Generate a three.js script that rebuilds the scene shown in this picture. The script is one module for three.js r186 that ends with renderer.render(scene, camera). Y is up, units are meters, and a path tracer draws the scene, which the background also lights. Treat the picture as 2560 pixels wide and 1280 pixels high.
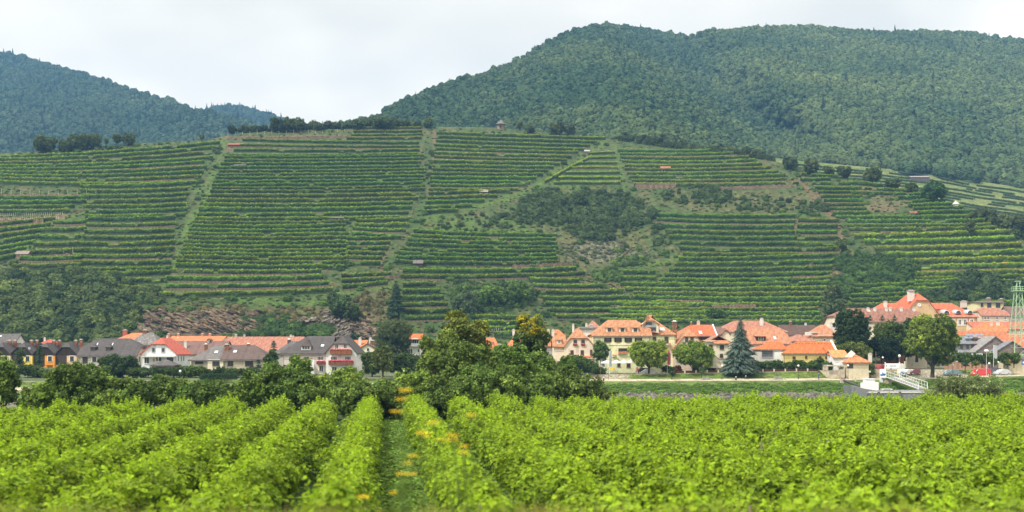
import * as THREE from 'three';
import { mergeGeometries } from 'three/addons/utils/BufferGeometryUtils.js';
import { ImprovedNoise } from 'three/addons/math/ImprovedNoise.js';
import { MarchingCubes } from 'three/addons/objects/MarchingCubes.js';

// ---------------------------------------------------------------- camera, sky, sun, exposure
const F = 2600, HZ = 880, EYE = 6;                       // focal length in pixels of the 2560 frame, horizon row, eye height (m)
const scene = new THREE.Scene();
const camera = new THREE.PerspectiveCamera(2 * Math.atan(880 / F) * 180 / Math.PI, 2560 / 1760, 1, 9000);
camera.setViewOffset(2560, 1760, 0, 0, 2560, 1280);      // lens shifted up, so that walls stay upright
camera.position.set(0, EYE, 0);
camera.lookAt(0, EYE, -100);
camera.focus = 290; camera.userData.fStop = 0.6;
const renderer = new THREE.WebGLRenderer({ antialias: true });
renderer.toneMapping = THREE.LinearToneMapping;
renderer.toneMappingExposure = 1.45;
renderer.shadowMap.enabled = true;

function mulberry(a) { return () => { a |= 0; a = a + 0x6D2B79F5 | 0; let t = Math.imul(a ^ a >>> 15, 1 | a); t = t + Math.imul(t ^ t >>> 7, 61 | t) ^ t; return ((t ^ t >>> 14) >>> 0) / 4294967296; }; }
const IN = new ImprovedNoise();
const fbm = (x, y, z, o = 4) => { let s = 0, a = 1, t = 0; for (let i = 0; i < o; i++) { s += a * IN.noise(x, y, z); t += a; x *= 2.03; y *= 2.03; z *= 2.03; a *= .5; } return s / t; };
const lerp = (a, b, t) => a + (b - a) * t, clamp = (x, a = 0, b = 1) => Math.min(b, Math.max(a, x));
const sst = (a, b, x) => { const t = clamp((x - a) / (b - a)); return t * t * (3 - 2 * t); };
function curve(pts) { return x => { if (x <= pts[0][0]) return pts[0][1]; for (let i = 1; i < pts.length; i++) if (x <= pts[i][0]) { const [a, b] = [pts[i - 1], pts[i]], t = (x - a[0]) / (b[0] - a[0]); return lerp(a[1], b[1], t); } return pts[pts.length - 1][1]; }; }

{ // bright high overcast: whitest low over the valley, greyer veils higher up, growing brighter towards the zenith
  const W = 1024, H = 512, data = new Float32Array(W * H * 4);
  for (let j = 0; j < H; j++) for (let i = 0; i < W; i++) {
    const el = ((j + .5) / H - .5) * Math.PI, az = (i + .5) / W * 2 * Math.PI, y = Math.sin(el), c = Math.cos(el);
    const x = c * Math.cos(az), z = c * Math.sin(az);
    const k = 1 / (Math.max(y, 0) + .16);
    const n1 = fbm(x * k * .9 + 3, y * 2.2, z * k * .9, 5), n2 = fbm(x * k * 2.6 + 9, y * 5, z * k * 2.6 + 4, 4);
    const veil = clamp(.5 + 1.7 * n1 + .9 * n2);
    let L = .935 * (1 + 1.05 * Math.max(0, y - .34) ** 1.0 * 1.15);
    L *= lerp(1.04, .80, veil * sst(0, .11, y));
    if (y < 0) L = .3;
    const t = veil * sst(.02, .22, y), o = (j * W + i) * 4;
    data[o] = L * lerp(1.09, 1.02, t); data[o + 1] = L * lerp(1.0, .965, t); data[o + 2] = L * lerp(.85, .84, t); data[o + 3] = 1;
  }
  const t = new THREE.DataTexture(data, W, H, THREE.RGBAFormat, THREE.FloatType);
  t.mapping = THREE.EquirectangularReflectionMapping; t.magFilter = THREE.LinearFilter; t.minFilter = THREE.LinearFilter; t.needsUpdate = true;
  scene.background = t; scene.environment = t;
}
const sun = new THREE.DirectionalLight(new THREE.Color(1, .95, .86), 3.6);
sun.position.set(-260, 420, 200); sun.target.position.set(0, 0, 0); sun.position.add(new THREE.Vector3(0, 0, -300)); sun.target.position.z = -300;
sun.castShadow = true; sun.shadow.radius = 9; sun.shadow.mapSize.set(4096, 4096);
Object.assign(sun.shadow.camera, { left: -450, right: 450, top: 450, bottom: -450, near: 1, far: 1600 });
scene.add(sun, sun.target);
scene.fog = new THREE.FogExp2(new THREE.Color(.24, .54, 1.0), .000155);

// ---------------------------------------------------------------- helpers
const P = (px, py, D) => new THREE.Vector3((px - 1280) * D / F, EYE - (py - HZ) * D / F, -D);
const used = new Map();
function numbered(n) { const k = (used.get(n) ?? -1) + 1; used.set(n, k); return k ? n + '_' + String(k).padStart(3, '0') : n; }
function tag(o, label, category, group, kind) {
  if (label) o.userData.label = label; if (category) o.userData.category = category; if (group) o.userData.group = group; if (kind) o.userData.kind = kind;
  return o;
}
function thing(name, label, category, at = [0, 0, 0], turn = 0, group) {
  const o = new THREE.Group(); o.name = numbered(name); o.position.set(...at); o.rotation.y = turn; scene.add(o);
  return tag(o, label, category, group);
}
function mesh(name, geo, mat, parent) {
  const m = new THREE.Mesh(geo, mat); m.name = parent ? name : numbered(name); m.castShadow = m.receiveShadow = true;
  (parent ?? scene).add(m); return m;
}
function struct(name, geo, mat, label) { const m = mesh(name, geo, mat); m.userData.kind = 'structure'; if (label) m.userData.label = label; return m; }
function inst(name, geo, mat, list, parent) {
  const m = new THREE.InstancedMesh(geo, mat, list.length), M = new THREE.Matrix4(), q = new THREE.Quaternion(), e = new THREE.Euler(), s = new THREE.Vector3(), c = new THREE.Color();
  list.forEach((d, i) => {
    if (d.q) q.copy(d.q); else q.setFromEuler(e.set(...(d.r ?? [0, 0, 0])));
    if (Array.isArray(d.s)) s.set(...d.s); else s.setScalar(d.s);
    M.compose(d.p, q, s); m.setMatrixAt(i, M); m.setColorAt(i, c.setRGB(...(d.c ?? [1, 1, 1])));
  });
  m.name = parent ? name : numbered(name); m.castShadow = m.receiveShadow = true; (parent ?? scene).add(m); return m;
}
function copyOf(o, at, turn, label) {
  const c = o.clone(); c.name = numbered(o.name.replace(/_\d+$/, '')); if (at) c.position.set(...at); if (turn !== undefined) c.rotation.y = turn; if (label) c.userData.label = label; scene.add(c); return c;
}
const tint = (c, v) => c.map(x => x * v);
const ORD = ['top', 'second', 'third', 'fourth', 'fifth', 'sixth', 'seventh', 'eighth', 'ninth', 'tenth', 'eleventh', 'twelfth', 'thirteenth', 'fourteenth', 'fifteenth', 'sixteenth'];

// ---------------------------------------------------------------- textures (tileable), grey multipliers
const hash = (x, y, s) => { let h = Math.imul(x, 374761393) + Math.imul(y, 668265263) + Math.imul(s, 974711) | 0; h = Math.imul(h ^ h >>> 13, 1274126177); return ((h ^ h >>> 16) >>> 0) / 4294967296; };
function vn(x, y, p, s) { const xi = Math.floor(x), yi = Math.floor(y), f = x - xi, g = y - yi, u = f * f * (3 - 2 * f), v = g * g * (3 - 2 * g), w = (a, b) => hash(((a % p) + p) % p, ((b % p) + p) % p, s); return lerp(lerp(w(xi, yi), w(xi + 1, yi), u), lerp(w(xi, yi + 1), w(xi + 1, yi + 1), u), v); }
function tfbm(u, v, p, s, o = 5) { let r = 0, a = .5, t = 0; for (let i = 0; i < o; i++) { r += a * vn(u * p, v * p, p, s + i); t += a; a *= .55; p *= 2; } return r / t; }
function tex(size, fn, rep = [1, 1], srgb = true) {
  const d = new Uint8Array(size * size * 4);
  for (let j = 0; j < size; j++) for (let i = 0; i < size; i++) { const c = fn((i + .5) / size, (j + .5) / size), o = (j * size + i) * 4; for (let k = 0; k < 3; k++) d[o + k] = clamp(Array.isArray(c) ? c[k] : c) * 255; d[o + 3] = 255; }
  const t = new THREE.DataTexture(d, size, size); t.wrapS = t.wrapT = THREE.RepeatWrapping; t.magFilter = THREE.LinearFilter; t.minFilter = THREE.LinearMipmapLinearFilter; t.generateMipmaps = true;
  t.repeat.set(...rep); if (srgb) t.colorSpace = THREE.SRGBColorSpace; t.needsUpdate = true; return t;
}
const T = {
  plaster: tex(512, (u, v) => .94 + .13 * (tfbm(u, v, 4, 1) - .5) + .1 * (tfbm(u, v, 32, 7, 3) - .5) - .1 * sst(.62, .8, tfbm(u * 1, v * .25, 8, 21, 3)), [1 / 7, 1 / 7]),
  tile: tex(512, (u, v) => { const R = 10, row = Math.floor(v * R), f = v * R - row, col = Math.floor(u * 12 + (row % 2) * .5), t = hash(((col % 12) + 12) % 12, row, 5); return .8 + .24 * (t - .5) + .16 * (tfbm(u, v, 4, 3) - .5) + .06 - .34 * sst(.78, 1, f) - .1 * sst(.85, 1, u * 12 + (row % 2) * .5 - col); }, [1 / 3.2, 1 / 3.2]),
  tileBump: tex(512, (u, v) => { const R = 10, f = v * R - Math.floor(v * R); return .2 + .75 * (1 - f); }, [1 / 3.2, 1 / 3.2], false),
  slate: tex(512, (u, v) => { const R = 12, row = Math.floor(v * R), f = v * R - row; return .76 + .26 * (tfbm(u, v, 5, 11) - .5) + .14 * (hash(Math.floor(u * 14 + row * .5) % 14, row, 8) - .5) + .22 * sst(.7, .85, tfbm(u, v, 9, 31, 3)) - .16 * sst(.8, 1, f); }, [1 / 4, 1 / 4]),
  speck: tex(256, (u, v) => .66 + .4 * (tfbm(u, v, 24, 4, 3) - .5) + .35 * sst(.66, .74, tfbm(u, v, 20, 77, 2)), [1 / 5, 1 / 5]),
  wood: tex(256, (u, v) => { const b = Math.floor(u * 8); return .72 + .25 * (hash(b, 3, 4) - .5) + .2 * (tfbm(u * 1, v * .2, 16, 5, 3) - .5) - .4 * sst(.9, 1, u * 8 - b); }, [1 / 1.4, 1 / 1.4]),
  stone: tex(512, (u, v) => { const R = 9, row = Math.floor(v * R), off = hash(row, 1, 9) * 3, c = Math.floor(u * 7 + off), f = v * R - row, g = u * 7 + off - c, t = hash(((c % 7) + 7) % 7, row, 2); const k = .72 + .4 * (t - .5) + .2 * (tfbm(u, v, 10, 6) - .5) - .45 * Math.max(sst(.86, 1, f), sst(.9, 1, g)); return [k, k * lerp(1, .93, t), k * lerp(1, .86, t)]; }, [1 / 3, 1 / 3]),
  rock: tex(512, (u, v) => { const a = tfbm(u, v, 6, 15), b = tfbm(u * 1, v * 1, 16, 25, 4), k = .62 + .6 * (a - .5) + .5 * (b - .5); return [k, k * lerp(.98, .9, a), k * lerp(.97, .8, b)]; }, [1 / 6, 1 / 6]),
  ground: tex(512, (u, v) => { const a = tfbm(u, v, 5, 41), b = tfbm(u, v, 28, 42, 4), k = .74 + .5 * (a - .5) + .7 * (b - .5); return [k * lerp(1.12, .9, a), k, k * lerp(1, .85, b)]; }, [1 / 9, 1 / 9]),
  grit: tex(256, (u, v) => .82 + .3 * (tfbm(u, v, 6, 51) - .5) + .3 * (tfbm(u, v, 40, 52, 3) - .5), [1 / 6, 1 / 6]),
};
T.groundBump = tex(256, (u, v) => tfbm(u, v, 10, 61), [1 / 5, 1 / 5], false);
T.ripple = tex(256, (u, v) => tfbm(u, v * .5, 12, 71, 4), [1 / 10, 1 / 16], false);
const mats = new Map();
function M(key, rgb, o = {}) { if (!mats.has(key)) mats.set(key, new THREE.MeshStandardMaterial({ color: new THREE.Color().setRGB(...rgb), roughness: .9, ...o })); return mats.get(key); }
const wallMat = (...c) => M('wall' + c, c, { map: T.plaster });
const roofMat = (...c) => M('roof' + c, c, { map: T.tile, bumpMap: T.tileBump, bumpScale: .05, roughness: .85 });
const slateMat = (...c) => M('slate' + c, c, { map: T.slate, roughness: .8 });
const woodMat = (...c) => M('wood' + c, c, { map: T.wood });
const paint = (...c) => M('paint' + c, c, { roughness: .55 });
const steel = (...c) => M('steel' + c, c, { roughness: .4, metalness: .6 });
const GLASS = new THREE.MeshPhysicalMaterial({ color: new THREE.Color().setRGB(.035, .045, .05), roughness: .12, specularIntensity: 1 });
const leafMat = (k, t = .35) => { const key = 'leaf' + k + t; if (!mats.has(key)) mats.set(key, new THREE.MeshPhysicalMaterial({ color: 0xffffff, roughness: 1, vertexColors: true, transmission: t, thickness: 0, side: THREE.DoubleSide, specularIntensity: .25 })); return mats.get(key); };
const VC = new THREE.MeshStandardMaterial({ color: 0xffffff, vertexColors: true, roughness: 1, side: THREE.DoubleSide });
const VCG = new THREE.MeshStandardMaterial({ color: 0xffffff, vertexColors: true, roughness: 1, map: T.ground, bumpMap: T.groundBump, bumpScale: .25, side: THREE.DoubleSide });

// ---------------------------------------------------------------- geometry helpers
function tri(pos, uv, col) { const g = new THREE.BufferGeometry(); g.setAttribute('position', new THREE.Float32BufferAttribute(pos, 3)); g.setAttribute('uv', new THREE.Float32BufferAttribute(uv ?? new Array(pos.length / 3 * 2).fill(0), 2)); if (col) g.setAttribute('color', new THREE.Float32BufferAttribute(col, 3)); g.computeVertexNormals(); return g; }
function metreUV(g) { // uv in metres from the plane each face lies in
  g = g.index ? g.toNonIndexed() : g; const p = g.attributes.position, n = g.attributes.normal, uv = new Float32Array(p.count * 2);
  for (let i = 0; i < p.count; i++) { const ax = Math.abs(n.getX(i)), ay = Math.abs(n.getY(i)), az = Math.abs(n.getZ(i)); const [a, b] = ay > ax && ay > az ? [p.getX(i), p.getZ(i)] : ax > az ? [p.getZ(i), p.getY(i)] : [p.getX(i), p.getY(i)]; uv[2 * i] = a; uv[2 * i + 1] = b; }
  g.setAttribute('uv', new THREE.BufferAttribute(uv, 2)); for (const k of Object.keys(g.attributes)) if (!['position', 'normal', 'uv'].includes(k)) g.deleteAttribute(k); return g;
}
const box = (w, h, d, x = 0, y = 0, z = 0) => metreUV(new THREE.BoxGeometry(w, h, d).translate(x, y, z));
const cyl = (r0, r1, h, x = 0, y = 0, z = 0, n = 8) => metreUV(new THREE.CylinderGeometry(r0, r1, h, n).translate(x, y, z));
function bar(a, b, r, r2 = r, n = 5) { const A = new THREE.Vector3(...a), B = new THREE.Vector3(...b), d = B.clone().sub(A), L = d.length(); const g = new THREE.CylinderGeometry(r2, r, L, n); g.applyQuaternion(new THREE.Quaternion().setFromUnitVectors(new THREE.Vector3(0, 1, 0), d.normalize())); const m = A.add(B).multiplyScalar(.5); return metreUV(g.translate(m.x, m.y, m.z)); }
const merge = list => mergeGeometries(list.map(g => { if (g.index) g = g.toNonIndexed(); return g; }));
function slab(pts, t = .16) { // planar convex polygon (counter-clockwise from above) given thickness below it
  const v = pts.map(p => new THREE.Vector3(...p)); const n = new THREE.Vector3();
  for (let i = 1; i < v.length - 1; i++) n.add(v[i].clone().sub(v[0]).cross(v[i + 1].clone().sub(v[0]))); n.normalize();
  const h = new THREE.Vector3(0, 1, 0).cross(n); if (h.lengthSq() < 1e-6) h.set(1, 0, 0); h.normalize(); const up = n.clone().cross(h), b = v.map(p => p.clone().addScaledVector(n, -t)), pos = [], uv = [];
  const put = p => { pos.push(p.x, p.y, p.z); uv.push(p.dot(h), p.dot(up)); };
  for (let i = 1; i < v.length - 1; i++) { [v[0], v[i], v[i + 1]].forEach(put);[b[0], b[i + 1], b[i]].forEach(put); }
  for (let i = 0; i < v.length; i++) { const j = (i + 1) % v.length; if (v[i].distanceTo(v[j]) < 1e-4) continue;[v[i], b[i], b[j], v[i], b[j], v[j]].forEach(put); }
  return tri(pos, uv);
}
function poly(pts, depth) { // xy polygon pushed back by depth from z = 0
  const s = new THREE.Shape(pts.map(p => new THREE.Vector2(p[0], p[1]))); return metreUV(new THREE.ExtrudeGeometry(s, { depth, bevelEnabled: false }).translate(0, 0, -depth));
}
// leaves: kite-shaped, folded along the midrib
function leaves(n, R, size, seed, { shell = .5, up = .35, ry = 1, jit = .35 } = {}) {
  const r = mulberry(seed), pos = [], col = [], o = new THREE.Vector3(), nn = new THREE.Vector3(), a = new THREE.Vector3(), b = new THREE.Vector3(), q = new THREE.Vector3();
  for (let i = 0; i < n; i++) {
    o.set(r() * 2 - 1, r() * 2 - 1, r() * 2 - 1).normalize(); const rad = R * (shell + (1 - shell) * r());
    nn.copy(o).add(q.set(r() - .5, r() - .5 + up, r() - .5).multiplyScalar(1.3)).normalize();
    a.set(r() - .5, r() - .5, r() - .5).cross(nn).normalize(); b.copy(nn).cross(a); o.multiplyScalar(rad); o.y *= ry;
    const L = size * (.7 + .6 * r()), w = L * (.38 + .16 * r()), f = L * .12, k = 1 - jit + 2 * jit * r(), h = (r() - .5) * jit * .5;
    const pt = (u, v, z) => [o.x + a.x * u + b.x * v + nn.x * z, o.y + a.y * u + b.y * v + nn.y * z, o.z + a.z * u + b.z * v + nn.z * z];
    const B = pt(0, -L / 2, 0), Tp = pt(0, L / 2, -f * .6), Lf = pt(-w, -.08 * L, f), Rt = pt(w, -.08 * L, f);
    pos.push(...B, ...Rt, ...Tp, ...B, ...Tp, ...Lf); for (let m = 0; m < 6; m++) col.push(k * (1 + h), k, k * (1 - h));
  }
  return tri(pos, null, col);
}
function lump(detail, amp, seed, { ry = 1, f = 1.6 } = {}) { // bumpy solid crown
  const g = new THREE.IcosahedronGeometry(1, detail), p = g.attributes.position, c = new Float32Array(p.count * 3);
  for (let i = 0; i < p.count; i++) { const x = p.getX(i), y = p.getY(i), z = p.getZ(i), n = 1 + amp * (IN.noise(x * f + seed, y * f, z * f) * 1.2 + .7 * IN.noise(x * f * 2.7, y * f * 2.7 + seed, z * f * 2.7)); p.setXYZ(i, x * n, y * n * ry, z * n); }
  for (let i = 0; i < p.count; i += 3) { const k = .8 + .35 * hash(i, seed, 3); for (let m = 0; m < 9; m++) c[i * 3 + m] = k; }
  g.setAttribute('color', new THREE.BufferAttribute(c, 3)); g.computeVertexNormals(); return g;
}
// ================================================================ LAND
// ---------- the front hill: a slope of about 28 degrees that starts behind the village
const RIDGE = curve([[-300, 405], [-60, 392], [0, 384], [90, 379], [170, 373], [250, 366], [350, 358], [450, 354], [520, 350], [560, 340], [620, 332], [700, 328], [780, 325], [880, 322], [1000, 319], [1100, 317], [1200, 318], [1260, 320], [1340, 330], [1420, 336], [1510, 346], [1600, 360], [1700, 374], [1800, 385], [1880, 395], [1950, 406], [2000, 420], [2060, 437], [2130, 446], [2200, 460], [2260, 472], [2320, 488], [2380, 510], [2430, 535], [2480, 562], [2530, 588], [2600, 620], [2900, 740]]);
const FOOT = 858, SL = .52, hillBase = px => 402 + 14 * Math.sin((px - 900) / 420) + 10 * sst(1350, 1560, px) * (1 - sst(1560, 1800, px));
function hillD(px, py) {
  const D0 = hillBase(px), h0 = (HZ - FOOT) / F * D0, a = (HZ - py) / F, top = sst(60, 0, py - RIDGE(px));
  return (SL * D0 - h0) / (SL - a) + 3.2 * fbm(px / 75, py / 45, 2.5, 3) + 9 * top * top;
}
const hillP = (px, py) => P(px, py, hillD(px, py));
const seg = (px, py, pl) => { let m = 1e9; for (let i = 1; i < pl.length; i++) { const [ax, ay] = pl[i - 1], [bx, by] = pl[i], dx = bx - ax, dy = by - ay, t = clamp(((px - ax) * dx + (py - ay) * dy) / (dx * dx + dy * dy)); m = Math.min(m, Math.hypot(px - ax - dx * t, py - ay - dy * t)); } return m; };
const GR = [.062, .118, .020], GR2 = [.105, .185, .026], SOIL = [.22, .155, .09], DRY = [.155, .155, .058], DARK = [.05, .075, .025], ROCKC = [.24, .19, .15];
const STRIPS = [ // grassy and stony ways up the hill
  [[[560, 350], [545, 400], [530, 440], [510, 510], [470, 560], [445, 640], [425, 700], [400, 748]], 10, GR2], [[[1078, 322], [1080, 370], [1072, 420], [1066, 470], [1050, 520], [1030, 570]], 10, GR], [[[1084, 330], [1090, 372], [1078, 440], [1072, 500]], 5, SOIL],
  [[[1515, 350], [1480, 385], [1400, 440], [1300, 485], [1180, 520], [1062, 548]], 10, GR2], [[[1535, 365], [1552, 420], [1562, 468]], 7, GR2], [[[2000, 438], [2022, 480], [2050, 515], [2090, 552], [2108, 600], [2096, 650], [2090, 690], [2080, 720]], 9, SOIL], [[[1920, 535], [1990, 552], [1992, 640], [1985, 700]], 6, SOIL],
  [[[878, 545], [868, 600], [870, 670]], 8, GR2], [[[868, 590], [870, 650]], 4, SOIL], [[[1470, 690], [1530, 712], [1600, 735], [1690, 752]], 4, SOIL], [[[232, 512], [180, 540], [130, 562], [60, 642]], 9, GR2], [[[975, 600], [945, 665], [975, 690]], 8, SOIL], [[[1245, 360], [1250, 395]], 6, SOIL],
  [[[1420, 600], [1430, 640], [1460, 665]], 12, DRY], [[[565, 345], [700, 342], [880, 340]], 4, SOIL], [[[-40, 488], [240, 490]], 5, SOIL], [[[-40, 549], [80, 552], [160, 540]], 10, SOIL], [[[1560, 790], [1900, 770]], 3, SOIL], [[[1700, 640], [1650, 660], [1590, 660]], 8, GR2],
  [[[830, 735], [900, 725], [975, 715], [1000, 690]], 7, GR2], [[[1185, 465], [1320, 470]], 4, SOIL], [[[1590, 466], [1690, 466]], 4, SOIL], [[[400, 790], [640, 800], [820, 790]], 30, DRY], [[[600, 752], [900, 758]], 12, GR2], [[[840, 770], [940, 780], [960, 800]], 30, DRY]];
const PATCH = [ // [x, y, rx, ry, colour, strength]
  [1450, 610, 190, 60, DRY, .55], [1500, 630, 90, 30, [.30, .28, .24], .5], [1850, 505, 200, 30, DRY, .6], [2230, 500, 60, 22, DRY, .9], [2200, 520, 50, 12, SOIL, .7], [2150, 468, 55, 8, SOIL, .7], [1200, 570, 160, 30, GR2, .7], [150, 780, 200, 60, DARK, .9], [510, 815, 160, 34, ROCKC, .9], [880, 810, 80, 40, ROCKC, .8],
  [490, 545, 25, 20, GR2, .8], [500, 470, 40, 14, GR2, .8], [1450, 440, 90, 40, GR2, .8], [1300, 665, 140, 7, SOIL, .8], [560, 372, 30, 10, SOIL, .6], [2180, 670, 90, 40, DARK, .9], [1720, 770, 200, 9, SOIL, .5], [700, 812, 70, 25, GR2, .8], [1130, 740, 60, 30, GR, .8], [1230, 745, 80, 45, GR, .8], [960, 740, 40, 40, DRY, .7]];
function hillColor(px, py) {
  const n = fbm(px / 38, py / 16, 7, 4), m = fbm(px / 11, py / 7, 3, 3);
  let c = [lerp(GR[0], SOIL[0], clamp(.08 + 1.2 * n + .6 * m)), lerp(GR[1], SOIL[1], clamp(.08 + 1.2 * n + .6 * m)), lerp(GR[2], SOIL[2], clamp(.08 + 1.2 * n + .6 * m))];
  const mix = (k, t) => { c = c.map((x, i) => lerp(x, k[i], clamp(t))); };
  for (const [x, y, rx, ry, k, w] of PATCH) { const d = Math.hypot((px - x) / rx, (py - y) / ry) + .35 * m; if (d < 1.15) mix(k, w * sst(1.15, .7, d)); }
  for (const [pl, w, k] of STRIPS) { const d = seg(px, py, pl) + 6 * m * (w / 12); if (d < w) mix(k, .85 * sst(w, w * .6, d)); }
  const v = 1 + .55 * m; return c.map(x => x * clamp(v, .55, 1.5));
}
function gridMesh(cols, rows, point, color, tint = 1) {
  const pos = [], col = [], uv = [], idx = [];
  for (let j = 0; j <= rows; j++) for (let i = 0; i <= cols; i++) { const p = point(i / cols, j / rows, i, j); pos.push(p.x, p.y, p.z); const c = color(i / cols, j / rows, p); col.push(c[0] * tint, c[1] * tint, c[2] * tint); uv.push(p.x, p.z * 1.15 - p.y * .4); }
  const w = cols + 1; for (let j = 0; j < rows; j++) for (let i = 0; i < cols; i++) { const a = j * w + i; idx.push(a, a + 1, a + w, a + 1, a + w + 1, a + w); }
  const g = new THREE.BufferGeometry(); g.setAttribute('position', new THREE.Float32BufferAttribute(pos, 3)); g.setAttribute('color', new THREE.Float32BufferAttribute(col, 3)); g.setAttribute('uv', new THREE.Float32BufferAttribute(uv, 2)); g.setIndex(idx); g.computeVertexNormals(); return g;
}
const HX0 = -280, HX1 = 2860, NF = 118;
const hill = struct('hill', gridMesh(430, NF + 4, (u, v, i, j) => {
  const px = lerp(HX0, HX1, u);
  if (j <= NF) { const py = lerp(FOOT + 2, RIDGE(px), j / NF); return hillP(px, py); }
  const p = hillP(px, RIDGE(px)), k = j - NF; const back = [0, 25, 70, 160, 330][k], down = [0, 3, 18, 60, 140][k]; p.z -= back; p.x *= 1 + back / 700; p.y -= down; return p;
}, (u, v) => { const px = lerp(HX0, HX1, u); return hillColor(px, lerp(FOOT + 2, RIDGE(px), clamp(v * (NF + 4) / NF))); }), VCG, 'terraced vineyard hill of grass, bare soil and stony ways');

// ---------- far vineyard field on the shoulder to the right, between hill and forest
const EDGE = curve([[1600, 392], [1930, 400], [2000, 408], [2130, 420], [2260, 432], [2330, 440], [2450, 460], [2560, 475], [2900, 520]]);
const fieldD = (px, py) => 640 + (880 - 640) * clamp((640 - py) / (640 - EDGE(px)), -.2, 1.1);
const fieldP = (px, py) => P(px, py, fieldD(px, py));
struct('far_field', gridMesh(160, 90, (u, v) => { const px = lerp(1650, 2900, u); const p = fieldP(px, lerp(690, EDGE(px) - 6, v)); return p; }, (u, v) => {
  const px = lerp(1650, 2900, u), py = lerp(690, EDGE(px) - 6, v), s = fbm(px / 160, (py - EDGE(px)) / 6, 3, 3), m = fbm(px / 20, py / 6, 9, 3);
  const a = [.15, .24, .05], b = [.27, .30, .10], t = clamp(.5 + 2.2 * s); return a.map((x, i) => lerp(x, b[i], t) * (1 + .4 * m));
}), VCG, 'pale green far vineyard below the forested mountain');

// ---------- forested mountains
const MR = curve([[300, 420], [800, 330], [930, 304], [960, 289], [1000, 264], [1060, 239], [1130, 209], [1200, 193], [1280, 164], [1340, 129], [1400, 99], [1440, 79], [1490, 68], [1530, 66], [1600, 74], [1660, 86], [1720, 94], [1800, 81], [1880, 73], [1950, 70], [2030, 70], [2100, 76], [2200, 84], [2300, 82], [2400, 84], [2460, 92], [2520, 101], [2600, 106], [3000, 150]]);
const ML = curve([[-500, 60], [-60, 118], [0, 136], [40, 138], [90, 156], [150, 171], [210, 187], [280, 212], [330, 232], [370, 242], [420, 252], [470, 275], [520, 284], [600, 304], [760, 350]]);
const MF = curve([[300, 300], [420, 275], [470, 285], [500, 282], [540, 269], [590, 265], [640, 277], [700, 297], [745, 312], [800, 317], [870, 318], [930, 312], [1100, 330], [1300, 380]]);
const slopeD = (a, s, D0, yf) => (s * D0 - (HZ - yf) / F * D0) / (s - a);
const mtnRD = (px, py) => { const yf = EDGE(px), g = px - (1640 + (py - 90) * 1.15), spur = Math.exp(-((px - 1480 - (py - 60) * .35) ** 2) / 52000); return slopeD((HZ - py) / F, .46, 885, yf) * (1 + .17 * Math.exp(-g * g / 11000) * sst(460, 330, py) - .12 * spur) + 46 * fbm(px / 120, py / 95, 4, 3); };
const mtnLD = (px, py) => slopeD((HZ - py) / F, .43, 1350, 400) + 70 * fbm(px / 110, py / 80, 14, 3);
const mtnFD = (px, py) => slopeD((HZ - py) / F, .36, 1750, 410) + 60 * fbm(px / 80, py / 60, 24, 3);
const FORESTG = (u, v, p) => { const k = .8 + .5 * fbm(p.x / 60, p.z / 60, 1, 3); return [.035 * k, .055 * k, .018 * k]; };
const mtn = (name, label, x0, x1, cols, rows, yb, ridge, dep) => struct(name, gridMesh(cols, rows + 2, (u, v, i, j) => { const px = lerp(x0, x1, u), yr = ridge(px), yb2 = typeof yb === 'function' ? yb(px) : yb; if (j <= rows) { const py = lerp(Math.max(yb2, yr + 3), yr, j / rows); return P(px, py, dep(px, py)); } const p = P(px, yr, dep(px, yr)); const k = j - rows; p.z -= 90 * k * k; p.y -= 40 * k * k; return p; }, FORESTG), VC, label);
mtn('mountain', 'high rounded mountain behind the vineyard hill', 700, 2900, 220, 80, EDGE, MR, mtnRD);
mtn('mountain', 'blue wooded mountain falling to the valley gap', -500, 760, 130, 60, 410, ML, mtnLD);
mtn('mountain', 'most distant low ridge in the valley gap', 350, 1200, 90, 24, 430, MF, mtnFD);

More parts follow.
